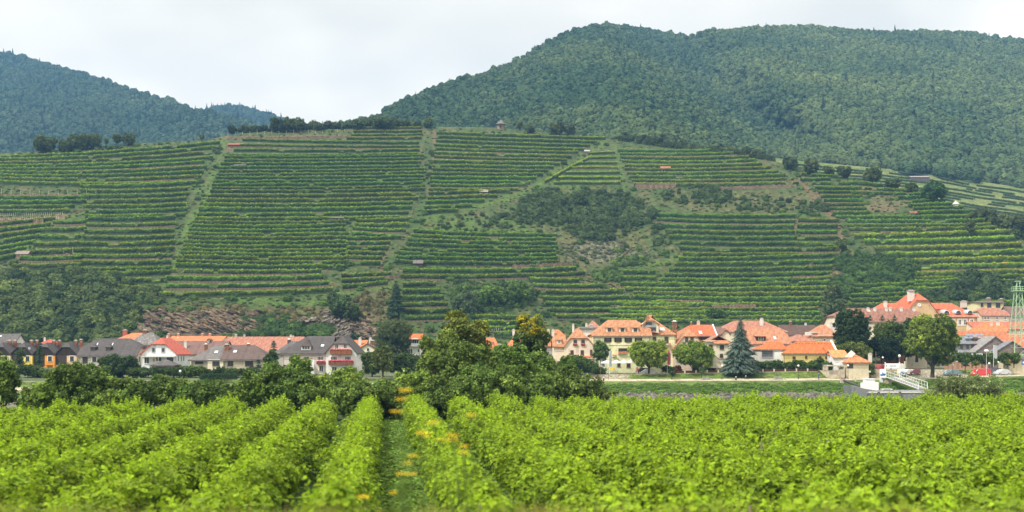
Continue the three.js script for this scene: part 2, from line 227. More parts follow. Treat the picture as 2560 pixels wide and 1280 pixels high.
{ // the woods: crowns a few pixels wide, read as one mass on each mountain
  const bl = [1, 2, 3].map(k => merge([lump(2, .42, k * 11).scale(.88, .8, .88), leaves(110, 1, .34, 50 + k, { shell: .82, up: .5, ry: .9 })].map(g => { g.deleteAttribute('uv'); return g; })));
  const con = (() => { const r = mulberry(5), pos = [], col = []; for (let l = 0; l < 11; l++) { const y = -1 + l * .3, R = .62 * (1 - l / 11.5); for (let k = 0; k < 9; k++) { const a = k / 9 * 6.283 + l * .7 + r() * .5, R2 = R * (.8 + .4 * r()), c = .75 + .4 * r(); const p = (t, rr, yy) => [Math.cos(t) * rr, yy, Math.sin(t) * rr]; pos.push(...p(a, .02, y + .5), ...p(a - .45, R2 * .7, y + .1), ...p(a, R2, y - .08), ...p(a, .02, y + .5), ...p(a, R2, y - .08), ...p(a + .45, R2 * .7, y + .1)); for (let m = 0; m < 6; m++) col.push(c, c, c); } } return tri(pos, null, col); })(); con.deleteAttribute('uv');
  function wood(name, label, seed, x0, x1, ridge, dep, Dlo, Dhi, stepD, stepX, size, conShare, pal, paintedLight = () => 0) {
    const r = mulberry(seed), sets = [[], [], [], []];
    // walk down each line of sight over the slope, one tree per step of ground
    const colPx = stepX * F / Dhi;
    for (let cx = x0; cx < x1; cx += colPx) {
      let last = null; const st = stepD * (.7 + .6 * r());
      for (let lo = ridge(cx) + r() * 2; lo < (seed === 11 && cx > 1900 ? EDGE(cx) - 3 : 470); lo += .9) {
        const px = cx + (r() - .5) * colPx * 2, D = dep(cx, lo), q = P(cx, lo, D); if (last && last.distanceTo(q) < st) continue; last = q; if (D < Dlo || r() > D / Dhi + .08) continue;
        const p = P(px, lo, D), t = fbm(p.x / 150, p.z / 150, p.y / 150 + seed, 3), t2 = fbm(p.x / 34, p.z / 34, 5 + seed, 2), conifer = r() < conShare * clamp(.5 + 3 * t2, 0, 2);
        const sc = size * (.5 + .5 * r() + .45 * r() ** 4) * (conifer ? .95 : 1), k = clamp(.42 + paintedLight(px, lo) + 1.1 * t + .4 * t2 + .4 * (r() - .5), 0, 1.25), v = .78 + .42 * r(), A = conifer ? pal[2] : pal[0], B = conifer ? pal[2] : pal[1];
        p.y += sc * (conifer ? .8 : .35);
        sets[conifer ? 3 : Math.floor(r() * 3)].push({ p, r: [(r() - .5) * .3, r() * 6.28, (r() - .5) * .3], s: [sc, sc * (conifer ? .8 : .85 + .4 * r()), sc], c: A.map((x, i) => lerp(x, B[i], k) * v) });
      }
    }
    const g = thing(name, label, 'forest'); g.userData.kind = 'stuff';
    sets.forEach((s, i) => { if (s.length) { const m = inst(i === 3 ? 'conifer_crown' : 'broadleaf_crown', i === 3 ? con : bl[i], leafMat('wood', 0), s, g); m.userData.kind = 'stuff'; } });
    console.log(name, sets.map(s => s.length).join(' '));
  }
  wood('forest', 'dense mixed forest covering the high mountain behind the hill', 11, 760, 2680, MR, mtnRD, 700, 2250, 5.0, 5.4, 5.0, .012, [[.038, .072, .030], [.106, .142, .050], [.028, .052, .034]], (px, py) => .34 * sst(1680, 2150, px + .5 * (300 - py)) - .12 - .25 * Math.exp(-((px - 1640 - (py - 90) * 1.15) ** 2) / 4000) * sst(420, 250, py));  // sunlit right slope, darker spur and gully shade are painted into crown colours
  wood('forest', 'dark blue green forest on the mountain at the valley gap', 12, -120, 640, ML, mtnLD, 1330, 2700, 7.6, 7.6, 6.0, .14, [[.032, .066, .036], [.070, .105, .052], [.024, .048, .034]]);
  wood('forest', 'hazy forest on the most distant low ridge', 13, 420, 980, MF, mtnFD, 1700, 3900, 8, 8, 6.0, .2, [[.032, .066, .038], [.066, .10, .054], [.024, .048, .034]]);
}
{ // hedge lines on the far field
  const r = mulberry(77), L = [];
  for (let k = 0; k < 15; k++) for (let px = 1960; px < 2640; px += 3.2) { const py = EDGE(px) + 6 + k * 7.2 + 6 * fbm(px / 130, k * 3.1, 5, 2); if (fbm(px / 70, k * 1.7, 2, 2) < -.18) continue; const p = fieldP(px, py); p.y += .5; L.push({ p, r: [0, r() * 6.28, 0], s: [1.0 + .5 * r(), .9 + .4 * r(), 1 + .5 * r()], c: tint([.075, .125, .035], .7 + .6 * r()) }); }
  const m = inst('far_vines', leaves(60, 1, .5, 9, { shell: .5 }), leafMat('hill', .2), L); tag(m, 'thin lines of vines across the pale far field', 'vines', null, 'stuff');
}
// ================================================================ VINE ROWS ON THE TERRACES
let BLOCKS;
{
  const rr = mulberry(2024), hedgeMat = new THREE.MeshPhysicalMaterial({ color: 0xffffff, vertexColors: true, roughness: 1, side: THREE.DoubleSide, specularIntensity: .2 });
  const wallMats = [new THREE.MeshStandardMaterial({ color: new THREE.Color().setRGB(.35, .27, .195), map: T.stone, roughness: 1 }), new THREE.MeshStandardMaterial({ color: new THREE.Color().setRGB(.055, .09, .024), map: T.ground, roughness: 1 }), new THREE.MeshStandardMaterial({ color: new THREE.Color().setRGB(.25, .18, .115), map: T.ground, roughness: 1 })];
  const leafG = leaves(34, 1, .62, 3, { shell: .45, up: .4 }); leafG.deleteAttribute('uv');
  const up = new THREE.Vector3(0, 1, 0); let count = 0;
  function row(a, b, sag, o) {
    const mid = hillP((a[0] + b[0]) / 2, (a[1] + b[1]) / 2), sc = -mid.z / F, len = Math.abs(b[0] - a[0]) * sc, n = Math.max(4, Math.round(len / .75)), seed = rr() * 90;
    const ring = [[-.34, .12], [-.47, .62], [-.40, 1.12], [-.14, 1.5], [.14, 1.5], [.40, 1.12], [.47, .62], [.34, .12]], R = ring.length;
    const pts = []; for (let i = 0; i <= n; i++) { const t = i / n, px = lerp(a[0], b[0], t), py = lerp(a[1], b[1], t) + sag * 4 * t * (1 - t) + 1.1 * IN.noise(px / 40, seed, 1.5); pts.push(hillP(px, py)); }
    // smooth the ground line so that the hedge does not jump with the small relief of the slope
    for (let k = 0; k < 3; k++) for (let i = 1; i < n; i++) pts[i].lerp(pts[i - 1].clone().add(pts[i + 1]).multiplyScalar(.5), .5);
    const o0 = pts[Math.floor(n / 2)].clone(), H = (o.h ?? 1.12) * 1.27 * (.94 + .12 * rr()), Wd = o.w ?? 1.0, base = o.c ?? [.062, .115, .026], pos = [], col = [], idx = [], cl = [];
    pts.forEach((p, i) => {
      const t = pts[Math.min(n, i + 1)].clone().sub(pts[Math.max(0, i - 1)]).setY(0).normalize(), nn = new THREE.Vector3(-t.z, 0, t.x), g = IN.noise(p.x / 7, seed, p.z / 7), thin = g < -.5 ? .45 : 1, hh = H * thin * (1 + .18 * g), k0 = .82 + .5 * (IN.noise(p.x / 4, seed + 3, 0) + .3);
      ring.forEach(([x, y], j) => { const e = .17; pos.push(p.x - o0.x + nn.x * (x * Wd + (rr() - .5) * 2 * e) + t.x * (rr() - .5) * .5, p.y - o0.y + y * hh + (rr() - .5) * 2 * e, p.z - o0.z + nn.z * (x * Wd + (rr() - .5) * 2 * e)); const k = k0 * (.72 + .56 * rr()), ty = y > 1.2 ? 1.45 : y > .9 ? .85 : .42; col.push(base[0] * k * ty * (y > 1.2 ? 1.1 : 1), base[1] * k * ty, base[2] * k); });  // sunlit top and shaded lower body are painted into the hedge colours
      if (thin === 1) for (let q = 0; q < 4; q++) if (rr() < .85) { const v = .8 + .6 * rr(), w = Math.sqrt(rr()); cl.push({ p: new THREE.Vector3(p.x - o0.x + (rr() - .5) * .5, p.y - o0.y + hh * (.45 + 1.13 * w), p.z - o0.z + (rr() - .35) * .8 * Wd), r: [rr() * 3, rr() * 6, 0], s: .26 + .2 * rr(), c: [base[0] * v * (.42 + 2.7 * w ** 3), base[1] * v * (.5 + 2.0 * w ** 3), base[2] * v] }); }  // upper clumps paler: young leaves, plus top light painted into their colour
    });
    for (let i = 0; i < n; i++) for (let j = 0; j < R - 1; j++) { const q = i * R + j; idx.push(q, q + 1, q + R, q + 1, q + R + 1, q + R); }
    for (const e of [0, n]) for (let j = 1; j < R - 1; j++) idx.push(e * R, e * R + j, e * R + j + 1);
    let g = new THREE.BufferGeometry(); g.setAttribute('position', new THREE.Float32BufferAttribute(pos, 3)); g.setAttribute('color', new THREE.Float32BufferAttribute(col, 3)); g.setIndex(idx); g = g.toNonIndexed(); g.computeVertexNormals();
    const T0 = thing('vine_row', o.label, 'vine row', [o0.x, o0.y, o0.z], 0, o.group);
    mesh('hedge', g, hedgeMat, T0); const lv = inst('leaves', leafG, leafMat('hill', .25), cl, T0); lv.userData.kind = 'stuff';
    // a few posts at the ends
    for (const e of [0, n]) if (rr() < .7) mesh('post', postG, POST, T0).position.set(pts[e].x - o0.x, pts[e].y - o0.y, pts[e].z - o0.z + .1);
    // the terrace wall that carries the row
    const wp = [], wu = []; const prof = [[1.05, -1.2], [.82, .1], [-1.1, .2]]; const wk = rr() < (o.stone ?? .25) * .6 ? 0 : rr() < .88 ? 1 : 2;
    for (let i = 0; i < n; i++) for (let j = 0; j < 2; j++) {
      const v = (q, k) => { const p = pts[q]; return [p.x, p.y + prof[k][1] * (k ? 1 : .8 + .4 * hash(q, count, 1)) + (k ? .05 : 0), p.z + prof[k][0] + .12 * hash(q, count, 2)]; }, A = v(i, j), B = v(i + 1, j), C = v(i + 1, j + 1), D = v(i, j + 1);
      wp.push(...A, ...B, ...C, ...A, ...C, ...D); const u0 = i * .75, u1 = u0 + .75, v0 = j * 1.2, v1 = v0 + 1.2; wu.push(u0, v0, u1, v0, u1, v1, u0, v0, u1, v1, u0, v1);
    }
    mesh('terrace_wall', tri(wp, wu), wallMats[wk], hill); count++;
  }
  const POST = M('vinepost', [.42, .38, .32]), postG = cyl(.05, .05, 2.1, 0, .95, 0, 5);
  // [description, top left, top right, bottom right, bottom left, rows, sag (px), options]
  const pale = [.122, .192, .029], mid = [.092, .16, .027], deep = [.070, .132, .025];
  const BL = [
    ['upper hillside block at the left frame edge', [-30, 398], [548, 360], [490, 460], [-30, 458], 9, 6, { c: mid }],
    ['block left of the grassy stairway', [205, 470], [468, 464], [462, 541], [218, 546], 7, 3, { c: mid }],
    ['short block between two bare staked terraces', [-30, 498], [222, 498], [168, 531], [-30, 534], 4, 2, {}],
    ['tilted block below the bare staked terrace', [-30, 571], [132, 553], [62, 638], [-30, 662], 7, 0, { c: mid }],
    ['lower block left of the grassy stairway', [228, 552], [438, 549], [424, 676], [178, 678], 9, 3, { stone: .4 }],
    ['lowest block above the wooded bluff', [250, 690], [412, 686], [395, 726], [302, 723], 3, 2, { stone: .5 }],
    ['small block beside the stone shelter', [140, 562], [212, 560], [196, 668], [38, 672], 7, 2, { stone: .5 }],
    ['hilltop block right of the bare gravel terrace', [900, 324], [1052, 323], [1050, 348], [872, 350], 4, 0, { h: .95 }],
    ['staked rows under the bare gravel terrace', [612, 354], [1046, 361], [1048, 388], [576, 392], 4, 2, { h: .9 }],
    ['wide upper block between stairway and gully path', [562, 397], [1053, 393], [1060, 478], [526, 484], 11, 2, { c: deep, h: 1.0, stone: .05 }],
    ['wide middle block above the dark shed', [523, 494], [1046, 489], [1018, 548], [490, 552], 6, 3, { c: mid, stone: .1 }],
    ['wide block below the dark shed', [486, 561], [868, 559], [862, 672], [442, 668], 12, 3, { stone: .15 }],
    ['lowest block above the rock face', [430, 684], [800, 684], [834, 730], [406, 742], 4, 3, { c: mid, stone: .5 }],
    ['short block left of the gully path', [895, 558], [1028, 552], [1000, 598], [885, 588], 4, 1, { c: mid }],
    ['narrow block between two soil paths', [872, 602], [976, 600], [944, 664], [872, 660], 6, 1, { stone: .5 }],
    ['middle block around the small dark hut', [1038, 584], [1390, 594], [1395, 662], [988, 660], 8, 3, { c: deep, stone: .6 }],
    ['long pair of rows under the small dark hut', [1008, 682], [1440, 676], [1462, 690], [1002, 698], 2, 4, { stone: .9 }],
    ['short block at the foot of the soil path', [858, 695], [972, 690], [962, 712], [862, 724], 3, 1, { stone: .6 }],
    ['stacked short rows right of the dark conifer', [1012, 718], [1084, 716], [1132, 800], [1006, 803], 6, 1, { c: deep, stone: .7 }],
    ['block above the hotel roofs', [1328, 704], [1440, 706], [1775, 788], [1392, 798], 7, 3, { c: mid, stone: .6 }],
    ['upper block right of the gully path', [1096, 336], [1508, 350], [1290, 478], [1078, 479], 15, 1, { c: mid, stone: .25 }],
    ['block narrowing below the small sheds', [1076, 488], [1272, 483], [1140, 531], [1063, 535], 5, 0, { c: mid }],
    ['grassy triangle between two grass ways', [1478, 386], [1532, 384], [1548, 461], [1388, 460], 7, 0, { c: pale, h: .8 }],
    ['upper right block around the orange roofed shed', [1548, 380], [1830, 378], [1998, 462], [1584, 466], 10, 3, { c: mid, stone: .3 }],
    ['small pair right of the soil gully', [2008, 441], [2088, 446], [2072, 454], [2008, 453], 2, 0, {}],
    ['stepped block right of the soil gully', [2036, 464], [2128, 466], [2172, 548], [2096, 549], 9, 0, { c: deep, stone: .7 }],
    ['short rows above the stony patch', [2130, 462], [2215, 470], [2226, 490], [2132, 487], 3, 0, { stone: .8 }],
    ['right shoulder block under the oak', [2230, 481], [2290, 484], [2424, 532], [2300, 537], 7, 0, { c: deep, stone: .5 }],
    ['wide block below the white hut', [2116, 551], [2446, 547], [2494, 577], [2128, 579], 4, 1, { stone: .6 }],
    ['broad pale block at the right frame edge', [2140, 596], [2522, 587], [2610, 684], [2300, 692], 7, 2, { c: pale, h: 1.3, w: 1.4, stone: .2 }],
    ['narrow stepped column left of the lone round tree', [2002, 556], [2092, 557], [2072, 703], [1980, 707], 11, 1, { c: deep, stone: .6 }],
    ['curved block right of the dark thicket', [1636, 541], [1985, 546], [1990, 642], [1712, 640], 8, 3, { c: deep, stone: .4 }],
    ['block right of the diagonal foot path', [1702, 653], [1986, 647], [1978, 706], [1655, 706], 5, 2, { c: deep, stone: .5 }],
    ['long rows above the blue spruce', [1552, 717], [2072, 713], [2058, 754], [1600, 750], 4, 3, { stone: .6 }],
    ['short pair beside the curved wall', [1552, 686], [1632, 686], [1636, 701], [1554, 701], 2, 1, { stone: .8 }],
    ['bottom rows behind the village roofs', [1562, 768], [2050, 768], [2048, 812], [1500, 806], 5, 2, { c: mid, stone: .5 }],
    ['long row over the wooded hollow', [2300, 702], [2590, 690], [2590, 700], [2300, 704], 1, 1, { c: mid }],
    ['short block over the school roof', [2292, 712], [2420, 706], [2384, 728], [2292, 730], 3, 1, { stone: .6 }],
    ['dim block left of the school roof', [2140, 722], [2282, 716], [2266, 766], [2128, 770], 5, 1, { c: deep }],
    ['rows behind the terracotta roofs at mid hill foot', [1130, 800], [1320, 800], [1330, 838], [1240, 842], 4, 1, { c: mid, stone: .4 }],
    ['rows at the right hill foot behind the pylon', [2420, 712], [2600, 706], [2600, 760], [2460, 764], 4, 1, { c: mid }],
  ];
  BLOCKS = BL;
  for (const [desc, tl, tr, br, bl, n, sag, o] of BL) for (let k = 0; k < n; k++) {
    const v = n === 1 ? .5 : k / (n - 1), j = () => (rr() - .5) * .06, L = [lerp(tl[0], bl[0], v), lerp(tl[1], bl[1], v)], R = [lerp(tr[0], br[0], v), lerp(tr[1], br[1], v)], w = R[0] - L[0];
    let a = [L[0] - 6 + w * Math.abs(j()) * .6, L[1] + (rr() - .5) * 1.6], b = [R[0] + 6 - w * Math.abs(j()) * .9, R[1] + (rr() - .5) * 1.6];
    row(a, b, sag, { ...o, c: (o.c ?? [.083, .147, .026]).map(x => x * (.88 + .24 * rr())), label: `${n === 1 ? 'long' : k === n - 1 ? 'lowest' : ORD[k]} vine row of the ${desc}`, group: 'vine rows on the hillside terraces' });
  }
  row([1362, 458], [1478, 394], 0, { c: pale, label: 'diagonal vine row along the grass way down the hill', group: 'vine rows on the hillside terraces', h: .9 });
  console.log('hill rows', count);
  // white stakes on bare terraces
  const stakeG = cyl(.055, .045, 1.5, 0, .65, 0, 5), STK = M('stake', [.72, .70, .64]);
  function stakes(label, a, b, n, tall = 1) { const p0 = hillP((a[0] + b[0]) / 2, (a[1] + b[1]) / 2), g = thing('stake_row', label, 'stakes', [p0.x, p0.y, p0.z], 0, 'white stakes on bare terraces'); for (let i = 0; i < n; i++) { const t = i / (n - 1), p = hillP(lerp(a[0], b[0], t), lerp(a[1], b[1], t) + (rr() - .5)); const m = mesh('stake', stakeG, STK, g); m.position.copy(p.sub(p0)); m.scale.y = tall * (.85 + .3 * rr()); } }
  stakes('upper line of white stakes on the bare terrace at left', [2, 540], [156, 537], 30); stakes('lower line of white stakes on the bare terrace at left', [2, 553], [146, 548], 30);
  stakes('tall pale posts along the narrow bare strip at left', [4, 486], [240, 487], 11, 1.7); stakes('posts on the gravel terrace below the hilltop trees', [570, 338], [880, 331], 18, 1.6); stakes('tall pale posts beside the stone shelter', [70, 634], [182, 636], 6, 2.2);
  stakes('short white stakes below the stone shelter', [24, 696], [46, 696], 7, .9); stakes('new white stakes under the mid hill rows', [1225, 832], [1268, 828], 9, 1.1);
}
// ================================================================ RIVER, BANKS, PROMENADE, VILLAGE GROUND
const XS = [-700, 100, 500, 930, 1450, 2000, 2300, 2560, 3300];
const ip = ys => curve(XS.map((x, i) => [x, ys[i]]));
const waterD = ip([180, 190, 200, 211, 226, 229, 228, 228, 232]), pathPy = ip([981, 976, 969, 964, 954, 951.5, 949, 940, 936]), pathD = ip([197, 205, 214, 225, 243, 250, 256, 262, 266]);
const pathY = px => EYE - (pathPy(px) - HZ) * pathD(px) / F;
const pathW = curve([[-700, 6], [1400, 7], [2230, 7.4], [2330, 10], [2560, 11], [3300, 11]]);
const wallD = ip([214, 217, 226, 237, 256, 262.5, 272, 277, 282]), wallBase = ip([965, 961, 956, 952.5, 947, 932, 930, 924, 920]), wallTop = ip([958, 953.5, 949, 945, 937, 928.2, 926, 922, 918]);
const wallBY = px => EYE - (wallBase(px) - HZ) * wallD(px) / F, wallTY = px => EYE - (wallTop(px) - HZ) * wallD(px) / F;
const atX = (px, D, y) => new THREE.Vector3((px - 1280) * D / F, y, -D);
function groundY(px, D) { // height of the ground on the far side of the river
  const wd = waterD(px), pd = pathD(px), py = pathY(px), W = wallD(px);
  if (D < wd) return lerp(-4.3, -7, clamp((wd - D) / 10));
  if (D < pd) { const t = (D - wd) / (pd - wd); return lerp(-4.3, py - .05, t ** .85); }
  if (D < pd + pathW(px)) return py - .03 + .3 * (D - pd) / pathW(px);
  if (D < W) return lerp(py + .27, wallBY(px), (D - pd - pathW(px)) / Math.max(.1, W - pd - pathW(px)));
  const y0 = wallTY(px) - .05, k = D - W, t = clamp((k - 18) / Math.max(30, 400 - W - 18)); return lerp(y0 + .012 * Math.min(k, 18), 8.9, t ** 1.35);
}
const LAWN = [.16, .25, .038], BANK = [.12, .22, .028], TOWN = [.26, .25, .22];
function strip(name, label, d0, d1, cols, rows, color, dy = 0, x0 = -650, x1 = 3200, yf = groundY, mat = VCG) {
  return struct(name, gridMesh(cols, rows, (u, v) => { const px = lerp(x0, x1, u), D = lerp(d0(px), d1(px), v); return atX(px, D, yf(px, D) + dy); }, (u, v, p) => color(lerp(x0, x1, u), v, p)), mat, label);
}
const jit = (c, p, a = .3, f = 4) => { const k = 1 + a * fbm(p.x / f, p.z / f, 3, 3); return c.map(x => x * k); };
// near side: the vineyard plain, falling to the river
const nearY = (X, D) => { const r = 4.3 * sst(26, 8, D); const riverbank = sst(112, 126, D); return lerp(0, -5.6, riverbank) + r + .12 * fbm(X / 6, D / 6, 1, 3); };
struct('vineyard_ground', gridMesh(170, 110, (u, v) => { const D = lerp(6, 130, v), X = lerp(-130, 150, u); return new THREE.Vector3(X, nearY(X, D), -D); }, (u, v, p) => { const D = -p.z, n = fbm(p.x / 3, p.z / 3, 5, 4), rowf = Math.abs(((p.x + .123 * D + 1.1) / 3.5 + 100.5) % 1 - .5) * 3.5; const soil = clamp(.1 + .9 * n + .3 * sst(.9, .3, rowf)); return D > 96 ? [.07 + .03 * n, .11 + .04 * n, .03] : [lerp(.075, .13, soil), lerp(.16, .15, soil), lerp(.026, .045, soil)]; }), VCG, 'grassy vineyard ground between the vine rows');
{ const g = new THREE.PlaneGeometry(520, 190, 1, 1).rotateX(-Math.PI / 2).translate(30, -4.3, -185); const w = struct('river', metreUV(g), new THREE.MeshPhysicalMaterial({ color: new THREE.Color().setRGB(.10, .12, .10), roughness: .12, bumpMap: T.ripple, bumpScale: .12 }), 'grey green river in front of the village'); }
strip('riverbed', null, px => 110, px => waterD(px) - .2, 40, 6, () => [.1, .1, .08], 0, -650, 3200, (px, D) => -6.5 + sst(20, 0, waterD(px) - D) * 2.25);
// far bank: stones at the water, long grass above
strip('river_bank', 'grassy river bank below the promenade', px => waterD(px) - .3, px => pathD(px) - .02, 520, 16, (px, v, p) => { const n = fbm(p.x / 5, p.z / 2.2, 3, 4), st = clamp(sst(.32, .2, v + .3 * n)); const g = BANK.map((x, i) => lerp(x, [.17, .24, .05][i], clamp(.35 + 1.2 * n + .7 * sst(.75, 1, v)))); return g.map((x, i) => lerp(x, [.20, .18, .16][i], st) * (1 + .5 * fbm(p.x / 1.5, p.z, 8, 2))); }, 0, -650, 3200, (px, D) => groundY(px, D) + .22 * fbm(px / 9, D / 2, 6, 3) * sst(0, 3, pathD(px) - D));
{ // promenade: pale stone path
  strip('promenade_path', 'pale paved promenade along the far river bank', px => pathD(px), px => pathD(px) + pathW(px), 300, 2, (px, v, p) => jit([.78, .70, .57], p, .2, 6), .06, -650, 3200, (px, D) => pathY(px) + .3 * (D - pathD(px)) / pathW(px), VCG);
  const pos = [], uv = []; for (let px = -600; px < 3100; px += 20) { const a = atX(px, pathD(px) - .02, pathY(px) + .05), b = atX(px + 20, pathD(px + 20) - .02, pathY(px + 20) + .05); const A = a.clone().setY(a.y - .45), B = b.clone().setY(b.y - .45); for (const q of [A, B, b, A, b, a]) { pos.push(q.x, q.y, q.z); uv.push(q.x, q.y); } } struct('promenade_edge', tri(pos, uv), M('edge', [.5, .45, .38], { map: T.grit }), 'low stone edge of the promenade');
}
strip('lawn', 'mown lawn between promenade and flood wall', px => pathD(px) + pathW(px), px => wallD(px) + .1, 420, 8, (px, v, p) => { let c = jit(LAWN, p, .35, 5); if (px > 1455 && px < 1585) { const t = sst(1585, 1560, px) * sst(1440, 1475, px); c = c.map((x, i) => lerp(x, [.50, .45, .39][i], t)); } if (px > 1420 && px <= 1475) c = c.map((x, i) => lerp(x, [.5, .45, .39][i], .5)); if (px > 2290) { const hard = px < 2385 ? sst(2290, 2310, px) : v < .45 ? 1 : 0; c = c.map((x, i) => lerp(x, [.52, .47, .42][i], hard)); } return c; }, 0);
strip('village_ground', 'village streets and gardens behind the flood wall', px => wallD(px) + .1, px => 470, 380, 60, (px, v, p) => { const D = -p.z, k = D - wallD(px); const n = fbm(p.x / 9, p.z / 9, 3, 3); const street = k < 7 && px > 1380 ? 1 : k < 4 ? .35 : clamp(.3 + n * 1.4) * (px > 1380 ? 1 : .4); const green = jit([.09, .14, .035], p, .4, 4); return green.map((x, i) => lerp(x, [.40, .37, .33][i], clamp(street))); }, 0, -650, 3200);
// flood wall in front of the village
function wallRun(name, label, x0, x1, mat, D = wallD, base = wallBY, top = wallTY, step = 24) {
  const pos = [], uv = []; let L = 0; for (let px = x0; px < x1; px += step) { const q = Math.min(px + step, x1), f = (x, dd, y) => atX(x, D(x) + dd, y), a0 = f(px, 0, base(px) - .6), b0 = f(q, 0, base(q) - .6), a1 = f(px, 0, top(px)), b1 = f(q, 0, top(q)), a2 = f(px, .35, top(px)), b2 = f(q, .35, top(q)), a3 = f(px, .35, base(px) - .6), b3 = f(q, .35, base(q) - .6), l = a0.distanceTo(b0); for (const [A, B, C, E, va, vb] of [[a0, b0, b1, a1, 0, 1.2], [a1, b1, b2, a2, 1.2, 1.6], [b3, a3, a2, b2, 0, 1.2]]) { for (const [p, u, v] of [[A, L, va], [B, L + l, va], [C, L + l, vb], [A, L, va], [C, L + l, vb], [E, L, vb]]) { pos.push(p.x, p.y, p.z); uv.push(u, v); } } L += l; }
  return tag(mesh(name, tri(pos, uv), mat), label, 'wall');
}
const CONC = new THREE.MeshStandardMaterial({ color: new THREE.Color().setRGB(.52, .48, .43), map: T.grit, roughness: .95 });
wallRun('flood_wall', 'long grey concrete flood wall below the gardens at left', -500, 1523, CONC);
wallRun('flood_wall', 'low pale flood wall under the brown garden fence', 1588, 2046, M('cwall', [.60, .55, .47], { map: T.grit }));
wallRun('flood_wall', 'beige wall right of the slotted concrete gate', 2112, 2205, M('cwall2', [.62, .54, .43], { map: T.grit }), px => 261, px => EYE - (943 - HZ) * 261 / F, px => EYE - (923 - HZ) * 261 / F);
wallRun('flood_wall', 'beige parapet behind the landing stage sign', 2210, 2312, M('cwall2', [.62, .54, .43], { map: T.grit }), px => 268, px => EYE - (938 - HZ) * 268 / F, px => EYE - (924 - HZ) * 268 / F);
{ // riprap stones: single stones where they show, each a piece of the bank
  const r = mulberry(31), S = [1, 2, 3].map(k => { const g = lump(1, .5, k * 7, { ry: .7 }); g.deleteAttribute('color'); return metreUV(g); }), ms = [[.30, .27, .25], [.20, .18, .17], [.40, .36, .32]].map((c, i) => M('rip' + i, c, { map: T.rock }));
  const L = [], add = (x0, x1, n) => { for (let k = 0; k < n; k++) { const px = lerp(x0, x1, r()), D = waterD(px) + .1 + r() ** 1.3 * 4.2, p = atX(px, D, groundY(px, D) + .1); L.push({ p, r: [r() * 6, r() * 6, r() * 6], s: .24 + .34 * r() * r(), c: tint([.15, .135, .125], .55 + 1 * r()) }); } };
  add(1540, 1640, 260); add(1640, 1760, 120); add(1780, 1900, 240); add(1900, 2130, 640); add(2440, 2640, 420);
  const g = lump(1, .5, 7, { ry: .7 }); const m = inst('riprap_stones', g, leafMat('stone', 0), L); tag(m, 'grey rip rap stones along the far waterline', 'stones', null, 'stuff');
  const tl = []; for (let k = 0; k < 4200; k++) { const px = lerp(1400, 2650, r()), D = lerp(waterD(px) + 4, pathD(px) - 4, r()), p = atX(px, D, groundY(px, D) + .15), n = fbm(p.x / 5, p.z / 3, 4, 2); if (n < -.12) continue; tl.push({ p, r: [0, r() * 6.28, 0], s: [.7 + .4 * r(), .28 + .3 * r(), .7], c: tint([.125, .225, .03], .7 + .8 * r()) }); }
  tag(inst('bank_grass', leaves(70, 1, .32, 19, { shell: .3, up: .9 }), leafMat('grass', .3), tl), 'long uneven grass on the far river bank', 'grass', null, 'stuff');
}
// ================================================================ TREES AND SHRUBS
const LEAF = { fine: leaves(46, 1, .42, 101, { shell: .25, up: .45 }), mid: leaves(30, 1, .6, 102, { shell: .25, up: .5 }), drop: leaves(34, 1, .5, 103, { shell: .2, up: .2, ry: 1.7 }) };
for (const k in LEAF) LEAF[k].deleteAttribute('uv');
const BARK = M('bark', [.11, .085, .065], { map: T.wood });
let treeSeed = 1;
